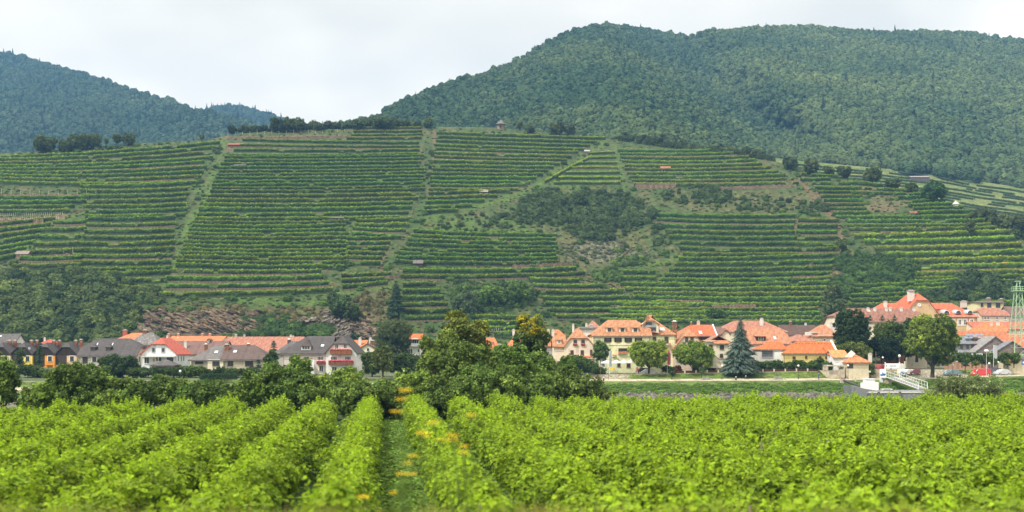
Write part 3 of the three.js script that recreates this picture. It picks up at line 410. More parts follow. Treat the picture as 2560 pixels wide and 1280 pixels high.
// a broadleaf: px = middle, top and base rows, w = crown width in pixels, D = distance
function tree(name, label, category, px, top, base, w, D, o = {}) {
  const r = mulberry(treeSeed++ * 7919), s = D / F, H = (base - top) * s, W = w * s, cb = o.cb ?? .22, at = P(px, base, D), g = thing(name, label, category, [at.x, at.y, at.z], 0, o.group);
  const cs = o.cs ?? Math.max(.32, Math.min(.9, D * .0021)), cy = H * (cb + (1 - cb) / 2), ax = W / 2, ay = H * (1 - cb) / 2, lobes = [], nl = o.lobes ?? Math.round(clamp(6 + W * 1.1, 7, 20)), dep = o.depth ?? 1;
  for (let i = 0; i < nl; i++) { const a = i * 2.399 + r() * .8, yy = lerp(-.72, .74, (i + .5) / nl), rad = Math.sqrt(Math.max(.05, 1 - yy * yy)) * (o.cone ? lerp(1, 1 - .75 * o.cone, (yy + 1) / 2) : 1), q = (.2 + .26 * r()); lobes.push({ c: [Math.cos(a) * ax * rad * .62, cy + yy * ay * .82, Math.sin(a) * ax * rad * .62 * dep], r: [ax * q * 1.25, Math.min(ay * q * 1.2, ax * q * 1.3), ax * q * 1.25], k: .8 + .4 * r(), t: r() }); }
  lobes.push({ c: [0, cy, 0], r: [ax * .5, ay * .6, ax * .5 * dep], k: .9, t: .4 });
  const area = lobes.reduce((t, l) => t + l.r[0] * l.r[1], 0), n = Math.round(Math.min(o.max ?? 1500, (o.dens ?? 5.2) * area / (cs * cs))), list = [], A = o.c ?? [.06, .105, .028], B = o.c2 ?? A.map((x, i) => x * [1.6, 1.45, 1.2][i]), bl = o.bloom;
  for (let i = 0; i < n; i++) {
    let pick = r() * area, l = lobes[0]; for (const q of lobes) { pick -= q.r[0] * q.r[1]; if (pick <= 0) { l = q; break; } }
    const u = r() * 2 - 1, a = r() * 6.283, m = Math.sqrt(1 - u * u), rad = .45 + .58 * Math.sqrt(r()), p = new THREE.Vector3(l.c[0] + Math.cos(a) * m * l.r[0] * rad, l.c[1] + u * l.r[1] * rad, l.c[2] + Math.sin(a) * m * l.r[2] * rad);
    if (p.y < .1) p.y = .1 + .3 * r();
    const v = l.k * (.75 + .5 * r()), t = clamp(l.t * .7 + .5 * r() - .1); let c = A.map((x, k) => lerp(x, B[k], t) * v);
    if (bl && (p.y - cy) / ay > bl.from && r() < bl.share && IN.noise(p.x * .6, p.y * .6, p.z * .6) > -.1) c = tint(bl.c, .75 + .5 * r());
    list.push({ p, r: [r() * 3, r() * 6.28, r() * 3], s: cs * (.7 + .6 * r()), c });
  }
  const cr = inst('crown', o.leaf ?? LEAF.mid, leafMat('tree', o.tr ?? .3), list, g); cr.userData.kind = 'stuff';
  const tr = o.trunk ?? Math.max(.08, H * .028), parts = [bar([0, -.6, 0], [.05 * W * (r() - .5), H * (cb + .28), 0], tr * 1.25, tr * .6, 7)];
  for (let k = 0; k < Math.min(6, nl); k++) { const l = lobes[k * 2 % nl]; parts.push(bar([0, H * cb * (.55 + .5 * r()), 0], l.c, tr * .5, tr * .14, 5)); }
  mesh('trunk', merge(parts), o.bark ?? BARK, g); return g;
}
// a conifer with drooping whorls
function conifer(name, label, px, top, base, w, D, o = {}) {
  const r = mulberry(treeSeed++ * 7919), s = D / F, H = (base - top) * s, W = w * s, at = P(px, base, D), g = thing(name, label, o.cat ?? 'conifer', [at.x, at.y, at.z], 0, o.group), list = [], q = new THREE.Quaternion(), e = new THREE.Euler(), A = o.c ?? [.055, .085, .06];
  const nl = o.layers ?? Math.round(clamp(H / .55, 9, 30)), cb = o.cb ?? .04;
  for (let l = 0; l < nl; l++) { const t = (l + r() * .5) / nl, y = H * lerp(cb, .985, t), R = W / 2 * Math.pow(1 - t, o.pow ?? .85) * (.85 + .3 * r()) + .12, nb = Math.round(clamp(R * 5.2, 4, 26)); for (let k = 0; k < nb; k++) { const a = k / nb * 6.283 + l * 1.3 + r() * .5, R2 = R * (.72 + .4 * r()), m = Math.max(2, Math.round(R2 / .55)); for (let j = 0; j < m; j++) { const f = (j + .6) / m, v = .7 + .6 * r(); list.push({ p: new THREE.Vector3(Math.cos(a) * R2 * f, y - .28 * R2 * f * f + .14 * R2 * Math.max(0, f - .75), Math.sin(a) * R2 * f), q: q.clone().setFromEuler(e.set(0, -a, -.25 - .25 * r())), s: [.42 + .16 * R2, .2 + .05 * R2, .3 + .05 * R2].map(x => x * (o.k ?? 1) * (.8 + .4 * r())), c: A.map(x => x * v * (f > .7 ? 1.15 : 1)) }); } } }
  const cr = inst('crown', LEAF.fine, leafMat('needle', .05), list, g); cr.userData.kind = 'stuff';
  mesh('trunk', bar([0, -.5, 0], [0, H * .93, 0], Math.max(.1, H * .016), .03, 6), BARK, g); return g;
}
// a mass of shrubs that reads as one: spots on the hill
const BALL = [1, 2, 3].map(k => { const g = merge([lump(1, .4, 60 + k * 5).scale(.75, .75, .75), leaves(230, 1, .25, 200 + k, { shell: .68, up: .5, jit: .42 })].map(x => { x.deleteAttribute('uv'); return x; })); return g; });
function thicket(name, label, spots, seed, o = {}) {
  const r = mulberry(seed), sets = [[], [], []], A = tint(o.c ?? [.042, .075, .024], .9), B = tint(o.c2 ?? [.085, .125, .038], 1.1);
  for (const [x, y, rx, ry, n, size] of spots) for (let k = 0; k < n; k++) { const a = r() * 6.283, d = Math.sqrt(r()), px = x + Math.cos(a) * d * rx, py = y + Math.sin(a) * d * ry; const D = o.D ? o.D(px, py) : hillD(px, Math.max(py, RIDGE(px))), p = P(px, o.D ? py : Math.max(py, RIDGE(px)), D), sc = size * (.4 + .95 * r() * r() + .2 * r()), t = r(), v = .7 + .55 * r(); p.y += sc * .35; sets[Math.floor(r() * 3)].push({ p, r: [(r() - .5) * .4, r() * 6.28, 0], s: [sc, sc * (.75 + .4 * r()), sc], c: A.map((c, i) => lerp(c, B[i], t) * v) }); }
  const g = thing(name, label, o.cat ?? 'thicket'); g.userData.kind = 'stuff';
  sets.forEach((s, i) => { if (s.length) inst('bushes', BALL[i], leafMat('shrub', .2), s, g).userData.kind = 'stuff'; }); return g;
}
// ---------- shrub masses on the hill
thicket('thicket', 'large dark thicket in the middle of the vineyard hill', [[1450, 520, 150, 40, 190, 3.2], [1370, 500, 70, 24, 60, 2.6], [1560, 540, 80, 30, 80, 3.0], [1500, 575, 90, 26, 70, 2.8], [1350, 545, 70, 22, 40, 2.4], [1650, 590, 30, 26, 26, 2.2], [1270, 555, 50, 16, 18, 2.0], [1450, 530, 160, 50, 260, 1.6]], 301, { c: [.05, .085, .03], c2: [.085, .125, .04] });
thicket('thicket', 'scattered bushes on the dry slope below the upper right block', [[1740, 490, 90, 22, 60, 2.0], [1790, 490, 40, 20, 34, 2.8], [1900, 510, 80, 22, 44, 1.8], [2030, 520, 40, 18, 40, 2.0], [1850, 520, 160, 16, 50, 1.2], [1200, 560, 110, 24, 60, 1.3]], 302);
thicket('thicket', 'pale low scrub on the stony scree below the dark thicket', [[1490, 620, 75, 34, 150, 1.0], [1560, 640, 90, 14, 70, .9], [1430, 640, 40, 20, 40, .9]], 303, { c: [.11, .135, .07], c2: [.17, .185, .115] });
thicket('thicket', 'bright green bushes beside the curved foot path', [[1520, 690, 40, 18, 50, 2.0], [1570, 655, 50, 12, 40, 1.8], [1600, 720, 40, 10, 14, 1.4]], 304, { c: [.07, .125, .03], c2: [.11, .18, .04] });
thicket('bluff_woods', 'dark wooded bluff above the row houses', [[130, 770, 190, 60, 260, 3.6], [60, 720, 90, 36, 90, 3.2], [230, 730, 110, 36, 120, 3.0], [280, 800, 80, 40, 100, 3.2], [370, 745, 50, 16, 40, 2.4], [20, 820, 120, 26, 70, 3.4], [180, 690, 60, 18, 44, 2.4], [110, 838, 140, 16, 70, 2.6], [250, 846, 110, 10, 60, 2.4], [60, 850, 90, 8, 40, 2.4], [380, 848, 60, 8, 30, 2.0]], 305, { cat: 'woods', c: [.036, .066, .024], c2: [.125, .17, .045] });
thicket('thicket', 'green shrubs at the foot of the rock face', [[700, 825, 60, 14, 60, 2.4], [660, 835, 40, 10, 30, 2.0], [810, 830, 40, 12, 34, 2.2], [590, 838, 40, 6, 20, 1.8], [740, 835, 40, 8, 30, 2.0], [625, 815, 34, 14, 40, 1.7], [450, 806, 60, 8, 16, 1.2], [560, 800, 60, 8, 16, 1.2], [690, 800, 40, 10, 30, 1.6]], 306, { c: [.05, .1, .026], c2: [.09, .16, .035] });
thicket('thicket', 'brownish dry scrub on top of the rock face', [[500, 775, 120, 14, 80, 1.2], [760, 790, 90, 20, 80, 1.3], [900, 775, 60, 26, 80, 1.4], [650, 790, 60, 12, 40, 1.1], [930, 750, 40, 20, 40, 1.4]], 307, { c: [.10, .11, .04], c2: [.19, .16, .07] });
thicket('thicket', 'green hollow of trees on the lower right slope', [[2200, 680, 85, 34, 150, 3.0], [2130, 660, 40, 24, 60, 2.6], [2110, 720, 30, 30, 50, 2.4]], 308, { c: [.04, .08, .024], c2: [.075, .135, .03] });
thicket('thicket', 'dark trees on the slope behind the school', [[2440, 722, 60, 30, 90, 3.0], [2380, 735, 40, 16, 50, 2.4], [2520, 735, 60, 24, 60, 2.8], [2330, 745, 30, 10, 24, 2.2], [2240, 740, 60, 20, 26, 1.8]], 309, { c: [.038, .068, .026], c2: [.07, .11, .034] });
thicket('thicket', 'woods along the right shoulder of the vineyard hill', [[2500, 575, 60, 26, 90, 3.2], [2560, 590, 60, 40, 90, 3.4], [2450, 545, 40, 14, 34, 2.4], [2620, 640, 60, 40, 60, 3.4]], 310, { c: [.05, .07, .03], c2: [.085, .115, .04], D: (px, py) => 520 });
thicket('ridge_woods', 'dark belt of trees along the right hill crest', [[1590, 355, 70, 12, 80, 2.8], [1680, 372, 60, 10, 70, 2.8], [1760, 384, 80, 8, 110, 3.0], [1850, 392, 60, 9, 90, 3.0], [1900, 404, 36, 9, 46, 2.8], [1640, 372, 60, 12, 60, 2.0]], 311, { cat: 'woods', c: [.042, .066, .026], c2: [.085, .11, .036], D: (px, py) => hillD(px, RIDGE(px) + 1) + 4 });
thicket('ridge_woods', 'belt of trees on the hilltop at centre', [[830, 318, 60, 5, 44, 3.0], [945, 314, 56, 7, 70, 3.6], [1010, 314, 50, 5, 34, 2.6], [640, 326, 70, 5, 50, 2.4], [760, 320, 60, 4, 30, 2.4]], 312, { cat: 'woods', c: [.045, .07, .026], c2: [.085, .115, .036], D: (px, py) => hillD(px, RIDGE(px) + 1) + 5 });
thicket('thicket', 'bushes in the overgrown gap right of the dark conifer', [[1170, 740, 46, 34, 70, 2.4], [1250, 735, 60, 24, 70, 2.2], [1310, 740, 30, 24, 30, 2.0], [1200, 790, 60, 26, 50, 2.4]], 313, { c: [.05, .09, .028], c2: [.1, .165, .036] });
thicket('thicket', 'small dark bushes dotted along the grass ways', [[545, 375, 16, 10, 10, 1.7], [500, 470, 50, 14, 12, 1.0], [1085, 385, 10, 6, 8, 2.0], [1075, 435, 12, 26, 18, 1.3], [1140, 390, 60, 3, 16, 1.0], [865, 388, 40, 7, 16, 1.4], [850, 668, 30, 12, 12, 1.4], [690, 600, 10, 8, 5, 2.2], [640, 650, 90, 22, 10, 1.6], [420, 640, 20, 30, 10, 1.2], [1900, 640, 90, 90, 12, 1.1], [2110, 600, 12, 20, 12, 1.6], [60, 395, 30, 6, 14, 1.6], [270, 372, 40, 6, 24, 1.5]], 314);
{ // low scrub and tall grass on every part of the slope that carries no vines
  const r = mulberry(616), sets = [[], [], []], inQ = (x, y, q) => { let s = 0; for (let i = 0; i < 4; i++) { const a = q[i], b = q[(i + 1) % 4], c = (b[0] - a[0]) * (y - a[1]) - (b[1] - a[1]) * (x - a[0]); s += c > 0 ? 1 : -1; } return Math.abs(s) === 4; };
  for (let k = 0; k < 15000; k++) {
    const px = r() * 2620 - 30, y0 = RIDGE(px) + 2, py = y0 + (856 - y0) * r(); if (BLOCKS.some(b => inQ(px, py, [b[1], b[2], b[3], b[4]])) && r() > .06) continue; if (px > 360 && px < 660 && py > 782 && py < 840 && r() > .1) continue;
    const n = fbm(px / 30, py / 18, 8, 3), p = hillP(px, py), big = n > .1 && r() < .3, sc = big ? .8 + 1.1 * r() : .3 + .5 * r(), t = r(), dry = fbm(px / 60, py / 30, 2, 2) > .1 && !big, v = .7 + .6 * r(); if (n < -.25) continue;
    p.y += sc * .2; sets[k % 3].push({ p, r: [0, r() * 6.28, 0], s: [sc * 1.3, sc * (big ? .9 : .55), sc * 1.2], c: (dry ? [lerp(.12, .2, t), lerp(.15, .19, t), .055] : [lerp(.055, .105, t), lerp(.105, .185, t), .028]).map(x => x * v) });
  }
  const g = thing('slope_scrub', 'low scrub and rough grass between the terraced vineyard blocks', 'scrub'); g.userData.kind = 'stuff'; sets.forEach((s, i) => inst('scrub', BALL[i], leafMat('shrub', .2), s, g).userData.kind = 'stuff'); console.log('scrub', sets.map(s => s.length).join());
}
// ================================================================ HOUSE BUILDER
function roofPlanes(W, Dp, h, rh, ov, eL, eR, t) { // ridge along x, front at z = 0, back at z = -Dp; ends [clip 0..1, inset]
  const k = rh / (Dp / 2), ze = ov, ye = h - k * ov, xm = -Dp / 2, yR = h + rh;
  const end = (sg, [c, ins]) => { const xo = sg * (W / 2 + ov), yc = c >= 1 ? ye : h + rh * (1 - c), zc = c >= 1 ? Dp / 2 + ov : Dp / 2 * c; return { eave: xo, clip: [xo, yc, zc], ridge: [sg * (W / 2 - ins) + (c === 0 ? sg * ov : 0), yR, xm] }; };
  const L = end(-1, eL), R = end(1, eR), out = [], f = s => (p => s > 0 ? [p[0], p[1], xm + p[2]] : [p[0], p[1], xm - p[2]]);
  const uniq = a => a.filter((p, i) => { const q = a[(i + 1) % a.length]; return Math.hypot(p[0] - q[0], p[1] - q[1], p[2] - q[2]) > 1e-3; });
  out.push(slab(uniq([[L.eave, ye, ze], [R.eave, ye, ze], f(1)(R.clip), R.ridge, L.ridge, f(1)(L.clip)]), t));
  out.push(slab(uniq([[R.eave, ye, -Dp - ze], [L.eave, ye, -Dp - ze], f(-1)(L.clip), L.ridge, R.ridge, f(-1)(R.clip)]), t));
  for (const [E, c, sg] of [[L, eL[0], -1], [R, eR[0], 1]]) if (c > 0) out.push(slab(sg > 0 ? [f(1)(E.clip), f(-1)(E.clip), E.ridge] : [f(-1)(E.clip), f(1)(E.clip), E.ridge], t));
  return out;
}
function wallsOf(W, Dp, h, rh, eL, eR) {
  const x = W / 2, pos = [], Q = (...p) => { for (const [a, b, c] of p.length === 4 ? [[0, 1, 2], [0, 2, 3]] : p.slice(1, -1).map((_, i) => [0, i + 1, i + 2])) pos.push(...p[a], ...p[b], ...p[c]); }, b = -3;
  Q([-x, b, 0], [x, b, 0], [x, h, 0], [-x, h, 0]); Q([x, b, -Dp], [-x, b, -Dp], [-x, h, -Dp], [x, h, -Dp]);
  for (const [sg, c] of [[1, eR[0]], [-1, eL[0]]]) { const y = h + rh * (1 - c) - .1, z = Dp / 2 * c, m = -Dp / 2; const p = [[sg * x, b, 0], [sg * x, b, -Dp], [sg * x, h, -Dp]]; if (c < 1) p.push([sg * x, y, m - z], [sg * x, y, m + z]); p.push([sg * x, h, 0]); Q(...(sg > 0 ? p : p.reverse())); }
  const g = new THREE.BufferGeometry(); g.setAttribute('position', new THREE.Float32BufferAttribute(pos, 3)); g.computeVertexNormals(); return metreUV(g);
}
function house(name, label, o) {
  const s = o.D / F, cx = (o.x0 + o.x1) / 2, X = (cx - 1280) * s, Y = EYE - (o.base - HZ) * s, g = thing(name, label, o.cat ?? 'house', [X, Y, -o.D], 0, o.group);
  const w = (o.x1 - o.x0) * s, h = (o.base - o.eave) * s, d = o.d ?? 9, front = o.type === 'front', ov = o.ov ?? .4, eL = o.L ?? [0, 0], eR = o.R ?? [0, 0], t = o.t ?? .2;
  const rh = front ? (o.eave - o.ridge) * s : EYE - (o.ridge - HZ) * (o.D + d / 2) / F - Y - h;
  const swap = geo => front ? geo.rotateY(-Math.PI / 2).translate(-w / 2, 0, -d / 2) : geo;
  const dims = front ? [d, w] : [w, d];
  const wl = mesh('wall', swap(wallsOf(...dims, h, rh, eL, eR)), o.wall, g);
  const rf = mesh('roof', swap(merge(roofPlanes(...dims, h, rh, ov, eL, eR, t))), o.roof, g);
  const k = rh / (dims[1] / 2);
  const loc = (px, py, zb = 0) => { const D = o.D + zb; return [(px - 1280) * D / F - X, EYE - (py - HZ) * D / F - Y, -zb]; };
  const slopeZ = (py) => { let zb = 2; for (let i = 0; i < 8; i++) zb = clamp((EYE - (py - HZ) * (o.D + zb) / F - Y - h) / k, 0, d / 2); return zb; };
  const H = { g, wall: wl, roof: rf, s, h, w, d, rh, k, loc, slopeZ };
  // window centred on (px, py), size in pixels
  H.win = (px, py, ww, hh, q = {}) => {
    const zb = q.z ?? 0, sc = (o.D + zb) / F, [x, y] = loc(px, py, zb), W = ww * sc, Hh = hh * sc, f = q.f ?? .09, fr = [box(W, f, .12, 0, Hh / 2 - f / 2), box(W, f, .12, 0, -Hh / 2 + f / 2), box(f, Hh - 2 * f, .12, -W / 2 + f / 2), box(f, Hh - 2 * f, .12, W / 2 - f / 2)];
    const nm = q.m ?? Math.max(0, Math.round(W / .75) - 1); for (let i = 1; i <= nm; i++) fr.push(box(f * .7, Hh - 2 * f, .1, -W / 2 + W * i / (nm + 1)));
    if (q.sill !== 0) fr.push(box(W + .16, .07, .22, 0, -Hh / 2 - .035, .03));
    const wn = mesh(q.name ?? 'window', merge(fr), q.frame ?? WHITE, q.parent ?? g); wn.position.set(x, y, -zb + .035);
    mesh('pane', box(W - 2 * f + .01, Hh - 2 * f + .01, .03, 0, 0, -.005), q.glass ?? GLASS, wn);
    if (q.surround) mesh('surround', merge([box(W + .36, .17, .06, 0, Hh / 2 + .09), box(W + .36, .17, .06, 0, -Hh / 2 - .16), box(.17, Hh + .16, .06, -W / 2 - .09, -.03), box(.17, Hh + .16, .06, W / 2 + .09, -.03)]), q.surround, wn);
    if (q.shut) for (const e of [-1, 1]) mesh('shutter', box(W * .46, Hh * 1.02, .05, e * (W * .74)), q.shut, wn);
    if (q.flowers) { const fl = mesh('flower_box', box(W * 1.15, .22, .26, 0, -Hh / 2 - .16, .16), q.boxMat ?? woodMat(.14, .06, .03), wn); mesh('flowers', flowerStrip(W * 1.25), FLOWER, fl).position.set(0, -Hh / 2 + .02, .2); }
    return wn;
  };
  H.chim = (px, y0, y1, wp, q = {}) => { const zb = q.z ?? d / 2, sc = (o.D + zb) / F, [x, yt] = loc(px, y0, zb), yb = loc(px, y1, zb)[1] - 1.2, W = wp * sc, c = mesh('chimney', box(W, yt - yb, W * (q.dp ?? .8), 0, (yt + yb) / 2), q.mat ?? BRICK, rf); c.position.set(x, 0, -zb); mesh('chimney_cap', merge([box(W * 1.18, .1, W * 1.0, 0, yt + .05), box(W * .7, .22, W * .5, 0, yt + .2)]), q.cap ?? CAPM, c.parent).position.copy(c.position); return c; };
  H.sky = (px, py, wp, hp, q = {}) => { const zb = slopeZ(py), sc = (o.D + zb) / F, p = loc(px, py, zb), a = Math.atan(k), L = hp * sc / Math.max(.4, Math.sin(a)); const m = mesh(q.name ?? 'skylight', merge([box(wp * sc, .12, L)]), q.mat ?? SKYL, rf); m.position.set(p[0], p[1] + .06, p[2] + .06); m.rotation.x = a; return m; };
  H.dormer = (px, y0, y1, wp, q = {}) => { // px middle, y0 top of its wall, y1 foot
    const zb = Math.max(0, slopeZ(y1) - .02), sc = (o.D + zb) / F, [x, yb] = loc(px, y1, zb), W = wp * sc, Hh = (y1 - y0) * sc, L = Hh / k + .9, dm = mesh('dormer', box(W, Hh + .3, L, 0, Hh / 2 - .15, -L / 2), q.wall ?? o.wall, g); dm.position.set(x, yb, -zb);
    const R = q.roof ?? o.roof; let rg;
    if (q.type === 'gable' || q.type === 'hip') { const r2 = q.rh ?? W * .5, L2 = (Hh + r2) / k + .6; rg = merge(roofPlanes(L2, W, Hh, r2, .22, [0, 0], q.type === 'hip' ? [1, W * .5] : [0, 0], .12)).rotateY(-Math.PI / 2).translate(-W / 2, 0, -L2 / 2); if (q.type === 'gable') mesh('gable', poly([[-W / 2, 0], [W / 2, 0], [0, r2]], .1).translate(0, Hh, .015), q.gable ?? q.wall ?? o.wall, dm); }
    else { const sl = .18 * k; rg = slab([[-W / 2 - .22, Hh - .02, .3], [W / 2 + .22, Hh - .02, .3], [W / 2 + .22, Hh + sl * (L + .9), -L - .6], [-W / 2 - .22, Hh + sl * (L + .9), -L - .6]], .14); }
    mesh('dormer_roof', rg, R, dm);
    if (q.win !== 0) { const f = .08, ww = W * (q.ww ?? .7), wh = Hh * .72; mesh('window_frame', merge([box(ww, f, .1, 0, wh / 2), box(ww, f, .1, 0, -wh / 2), box(f, wh, .1, -ww / 2), box(f, wh, .1, ww / 2), ...Array.from({ length: Math.max(1, Math.round(ww / .7) - 1) }, (_, i, ) => box(f * .8, wh, .09, -ww / 2 + ww * (i + 1) / (Math.max(1, Math.round(ww / .7) - 1) + 1)))]), q.frame ?? WHITE, dm).position.set(0, Hh * .5, .05); mesh('pane', box(ww, wh, .03), GLASS, dm).position.set(0, Hh * .5, .03); }
    return dm;
  };
  H.plate = (nm, pts, mat, z = .03, thick = .05, par) => mesh(nm, poly(pts.map(p => loc(p[0], p[1], 0).slice(0, 2)), thick).translate(0, 0, z), mat, par ?? g);
  H.box = (nm, px0, py0, px1, py1, z0, z1, mat, par) => { const a = loc(px0, py1, -z1), b = loc(px1, py0, -z1); return mesh(nm, box(b[0] - a[0], b[1] - a[1], z1 - z0, (a[0] + b[0]) / 2, (a[1] + b[1]) / 2, (z0 + z1) / 2), mat, par ?? g); };
  H.balcony = (px0, py0, px1, py1, dp, mat, fl) => { const b = H.box('balcony', px0, py0, px1, py1, .02, dp, mat); const a = loc(px0, py0, -dp), c = loc(px1, py0, -dp); if (fl) mesh('flowers', flowerStrip(c[0] - a[0]), fl, b).position.set((a[0] + c[0]) / 2, a[1] + .08, dp); return b; };
  // narrow windows on a side wall: sg -1 left or 1 right
  H.side = (sg, zb, py, wm, hp, q = {}) => { const sc = (o.D + zb) / F, y = EYE - (py - HZ) * sc - Y, hh = hp * sc, wn = mesh('window', merge([box(.1, hh, .08, 0, 0, -wm / 2), box(.1, hh, .08, 0, 0, wm / 2), box(.1, .08, wm, 0, hh / 2), box(.1, .08, wm, 0, -hh / 2)]), q.frame ?? WHITE, g); wn.position.set(sg * (w / 2 + .03), y, -zb); mesh('pane', box(.03, hh, wm), GLASS, wn); return wn; };
  if (o.gutter !== 0 && !front) for (const z of [ov + .06]) mesh('gutter', bar([-w / 2 - ov, h - k * ov - t - .02, z], [w / 2 + ov, h - k * ov - t - .02, z], .075, .075, 6), o.gutterMat ?? M('gutter', [.22, .19, .17]), rf);
  if (o.gutter !== 0) { for (const e of [-1, 1]) if (o.pipe !== 0) mesh('downpipe', bar([e * (w / 2 - .2), -.5, .09], [e * (w / 2 - .2), h - .3, .09], .05), M('gutter', [.22, .19, .17]), g); }
  return H;
}
const WHITE = paint(.78, .78, .76), BROWNF = paint(.10, .055, .035), DARKF = paint(.06, .055, .05), BRICK = M('brick', [.56, .24, .12], { map: T.stone }), CAPM = M('cap', [.5, .48, .45]), SKYL = new THREE.MeshPhysicalMaterial({ color: new THREE.Color().setRGB(.62, .68, .74), roughness: .08 }), WCH = M('wch', [.76, .73, .68], { map: T.plaster });
const FLOWER = M('flowersred', [.62, .10, .08]), FLOWERP = M('flowerspink', [.66, .13, .20]), FLOWERO = M('flowersorange', [.70, .20, .10]);
function flowerStrip(L) { const r = mulberry(Math.round(L * 977)), gs = [], n = Math.max(3, Math.round(L / .2)); for (let i = 0; i < n; i++) { const g = new THREE.IcosahedronGeometry(.12 + .1 * r(), 0); g.translate(-L / 2 + (i + .5) / n * L, r() * .16 - .02, (r() - .5) * .2); gs.push(metreUV(g)); } return merge(gs); }
const TERRA = roofMat(.58, .25, .135), TERRA2 = roofMat(.57, .262, .13), ORANGE = roofMat(.74, .18, .045), ORANGE2 = roofMat(.74, .25, .10), REDR = roofMat(.62, .12, .07), PINKR = roofMat(.50, .215, .145), BRWN = roofMat(.30, .15, .10), GREYS = slateMat(.16, .145, .145), DGREY = slateMat(.115, .10, .10), PURP = slateMat(.27, .15, .13), SPECK = M('speckroof', [.33, .315, .30], { map: T.speck });
// ================================================================ VILLAGE
const WD = woodMat(.045, .03, .022), W_WHITE = wallMat(.85, .85, .83), W_CREAM = wallMat(.84, .77, .60), W_PINK = wallMat(.86, .72, .57), W_LIME = wallMat(.84, .85, .52), W_GREY = wallMat(.56, .55, .45), W_YEL = wallMat(.84, .60, .16), W_OCH = wallMat(.68, .50, .28), W_PALE = wallMat(.74, .67, .55);
// --- left: house at the frame edge
{ const h = house('grey_roof_house', 'house with wide grey roof and white gable at the left frame edge', { x0: -60, x1: 30, base: 915, eave: 864, ridge: 834, D: 300, d: 10, wall: W_WHITE, roof: GREYS }); h.sky(2, 841, 5, 3); }
// --- four chalets with dark wooden gables
[[-1, 'peach', [.80, .62, .42], 'leftmost dark gabled chalet with peach bay, cut by the frame edge'], [54, 'yellow', [.85, .66, .10], 'dark gabled row house with a yellow bay'], [110, 'orange', [.85, .36, .05], 'dark gabled row house with a bright orange bay'], [165, 'apricot', [.80, .55, .34], 'dark gabled row house with apricot bay beside the long grey house']].forEach(([c, k, col, lab], i) => {
  const D = 285, h = house('row_house', lab, { x0: c - 27.7, x1: c + 27.7, base: 925, eave: 884, ridge: 856, D, d: 12, type: 'front', R: [.42, 1.4], L: [0, 0], wall: wallMat(...col), roof: DGREY, ov: .35, pipe: 0, group: 'row of chalets with dark wooden gables' });
  h.plate('gable_cladding', [[c - 27.3, 889], [c + 27.3, 889], [c + 27.3, 884.5], [c + 12.2, 869.5], [c - 12.2, 869.5], [c - 27.3, 884.5]], WD, .12, .1);
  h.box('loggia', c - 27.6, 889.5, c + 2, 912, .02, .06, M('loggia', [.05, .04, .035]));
  h.box('bay', c + 2, 889.5, c + 26.5, 913, .02, .75, wallMat(...col)); h.box('bay_post', c + 22, 913, c + 26.5, 921, .1, .7, wallMat(...col));
  h.win(c + 15, 896.5, 9.6, 12, { z: -.75, frame: DARKF, surround: WHITE, m: 1 });
  h.chim(c + 25, 852, 868, 7.4, { z: 5, mat: BRICK }); if (i !== 3) h.chim(c + 39, 852, 867, 6.6, { z: 6, mat: BRICK }); else h.chim(c + 38, 850, 862, 7, { z: 5 });
  if (k === 'yellow') { h.box('skylight', c + 17, 868, c + 19, 874, -1, -.2, SKYL); }
});
{ const h = house('long_grey_house', 'long grey green house with steep dark roof and two small dormers', { x0: 196, x1: 340, base: 918, eave: 887, ridge: 846, D: 282, d: 12, L: [.55, 3.0], R: [.55, 3.6], wall: W_GREY, roof: DGREY, ov: .4 });
  for (const x of [233, 271]) h.dormer(x, 866, 876, 13, { type: 'hip', wall: WD, frame: BROWNF, roof: DGREY, rh: .7, ww: .8 });
  for (const x of [243, 281]) { const m = h.sky(x, 862.5, 2.2, 9, {}); }
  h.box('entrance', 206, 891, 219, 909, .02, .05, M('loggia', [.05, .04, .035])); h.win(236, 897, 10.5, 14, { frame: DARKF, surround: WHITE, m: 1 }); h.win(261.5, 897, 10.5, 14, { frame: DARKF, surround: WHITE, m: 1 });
  h.side(1, 2.6, 898, .45, 12, { frame: DARKF }); h.side(1, 6, 869, 1.0, 8, { frame: BROWNF }); h.side(1, 7.6, 869, 1.0, 8, { frame: BROWNF }); }
{ const h = house('orange_house_behind', 'small house with orange roof behind the bluff, dark chimney on top', { x0: 288, x1: 345, base: 880, eave: 848, ridge: 832, D: 350, d: 10, L: [1, 4], R: [0, 0], wall: W_CREAM, roof: ORANGE2 }); h.chim(313, 826, 838, 10, { mat: M('redchim', [.36, .10, .06]) }); }
{ const h = house('yellow_house', 'yellow house with speckled grey hip roof behind the white house', { x0: 322, x1: 396, base: 900, eave: 859, ridge: 831, D: 312, d: 10, L: [1, 2.8], R: [1, 3.4], wall: W_YEL, roof: SPECK, ov: .5 }); h.chim(363, 826, 834, 11, { mat: BRICK }); h.win(357, 872, 7.5, 9, { frame: DARKF }); h.win(338, 873, 4, 8, { frame: DARKF }); h.chim(356, 856, 862, 1.2, { mat: WHITE, z: .6 }); }
{ const h = house('tiny_red_roof_house', 'low red roof with white chimney peeping over the chalets', { x0: 100, x1: 128, base: 870, eave: 858, ridge: 848, D: 320, d: 7, L: [1, 1.5], R: [1, 1.5], wall: W_WHITE, roof: REDR }); h.chim(112, 845, 851, 4, { mat: WCH }); }
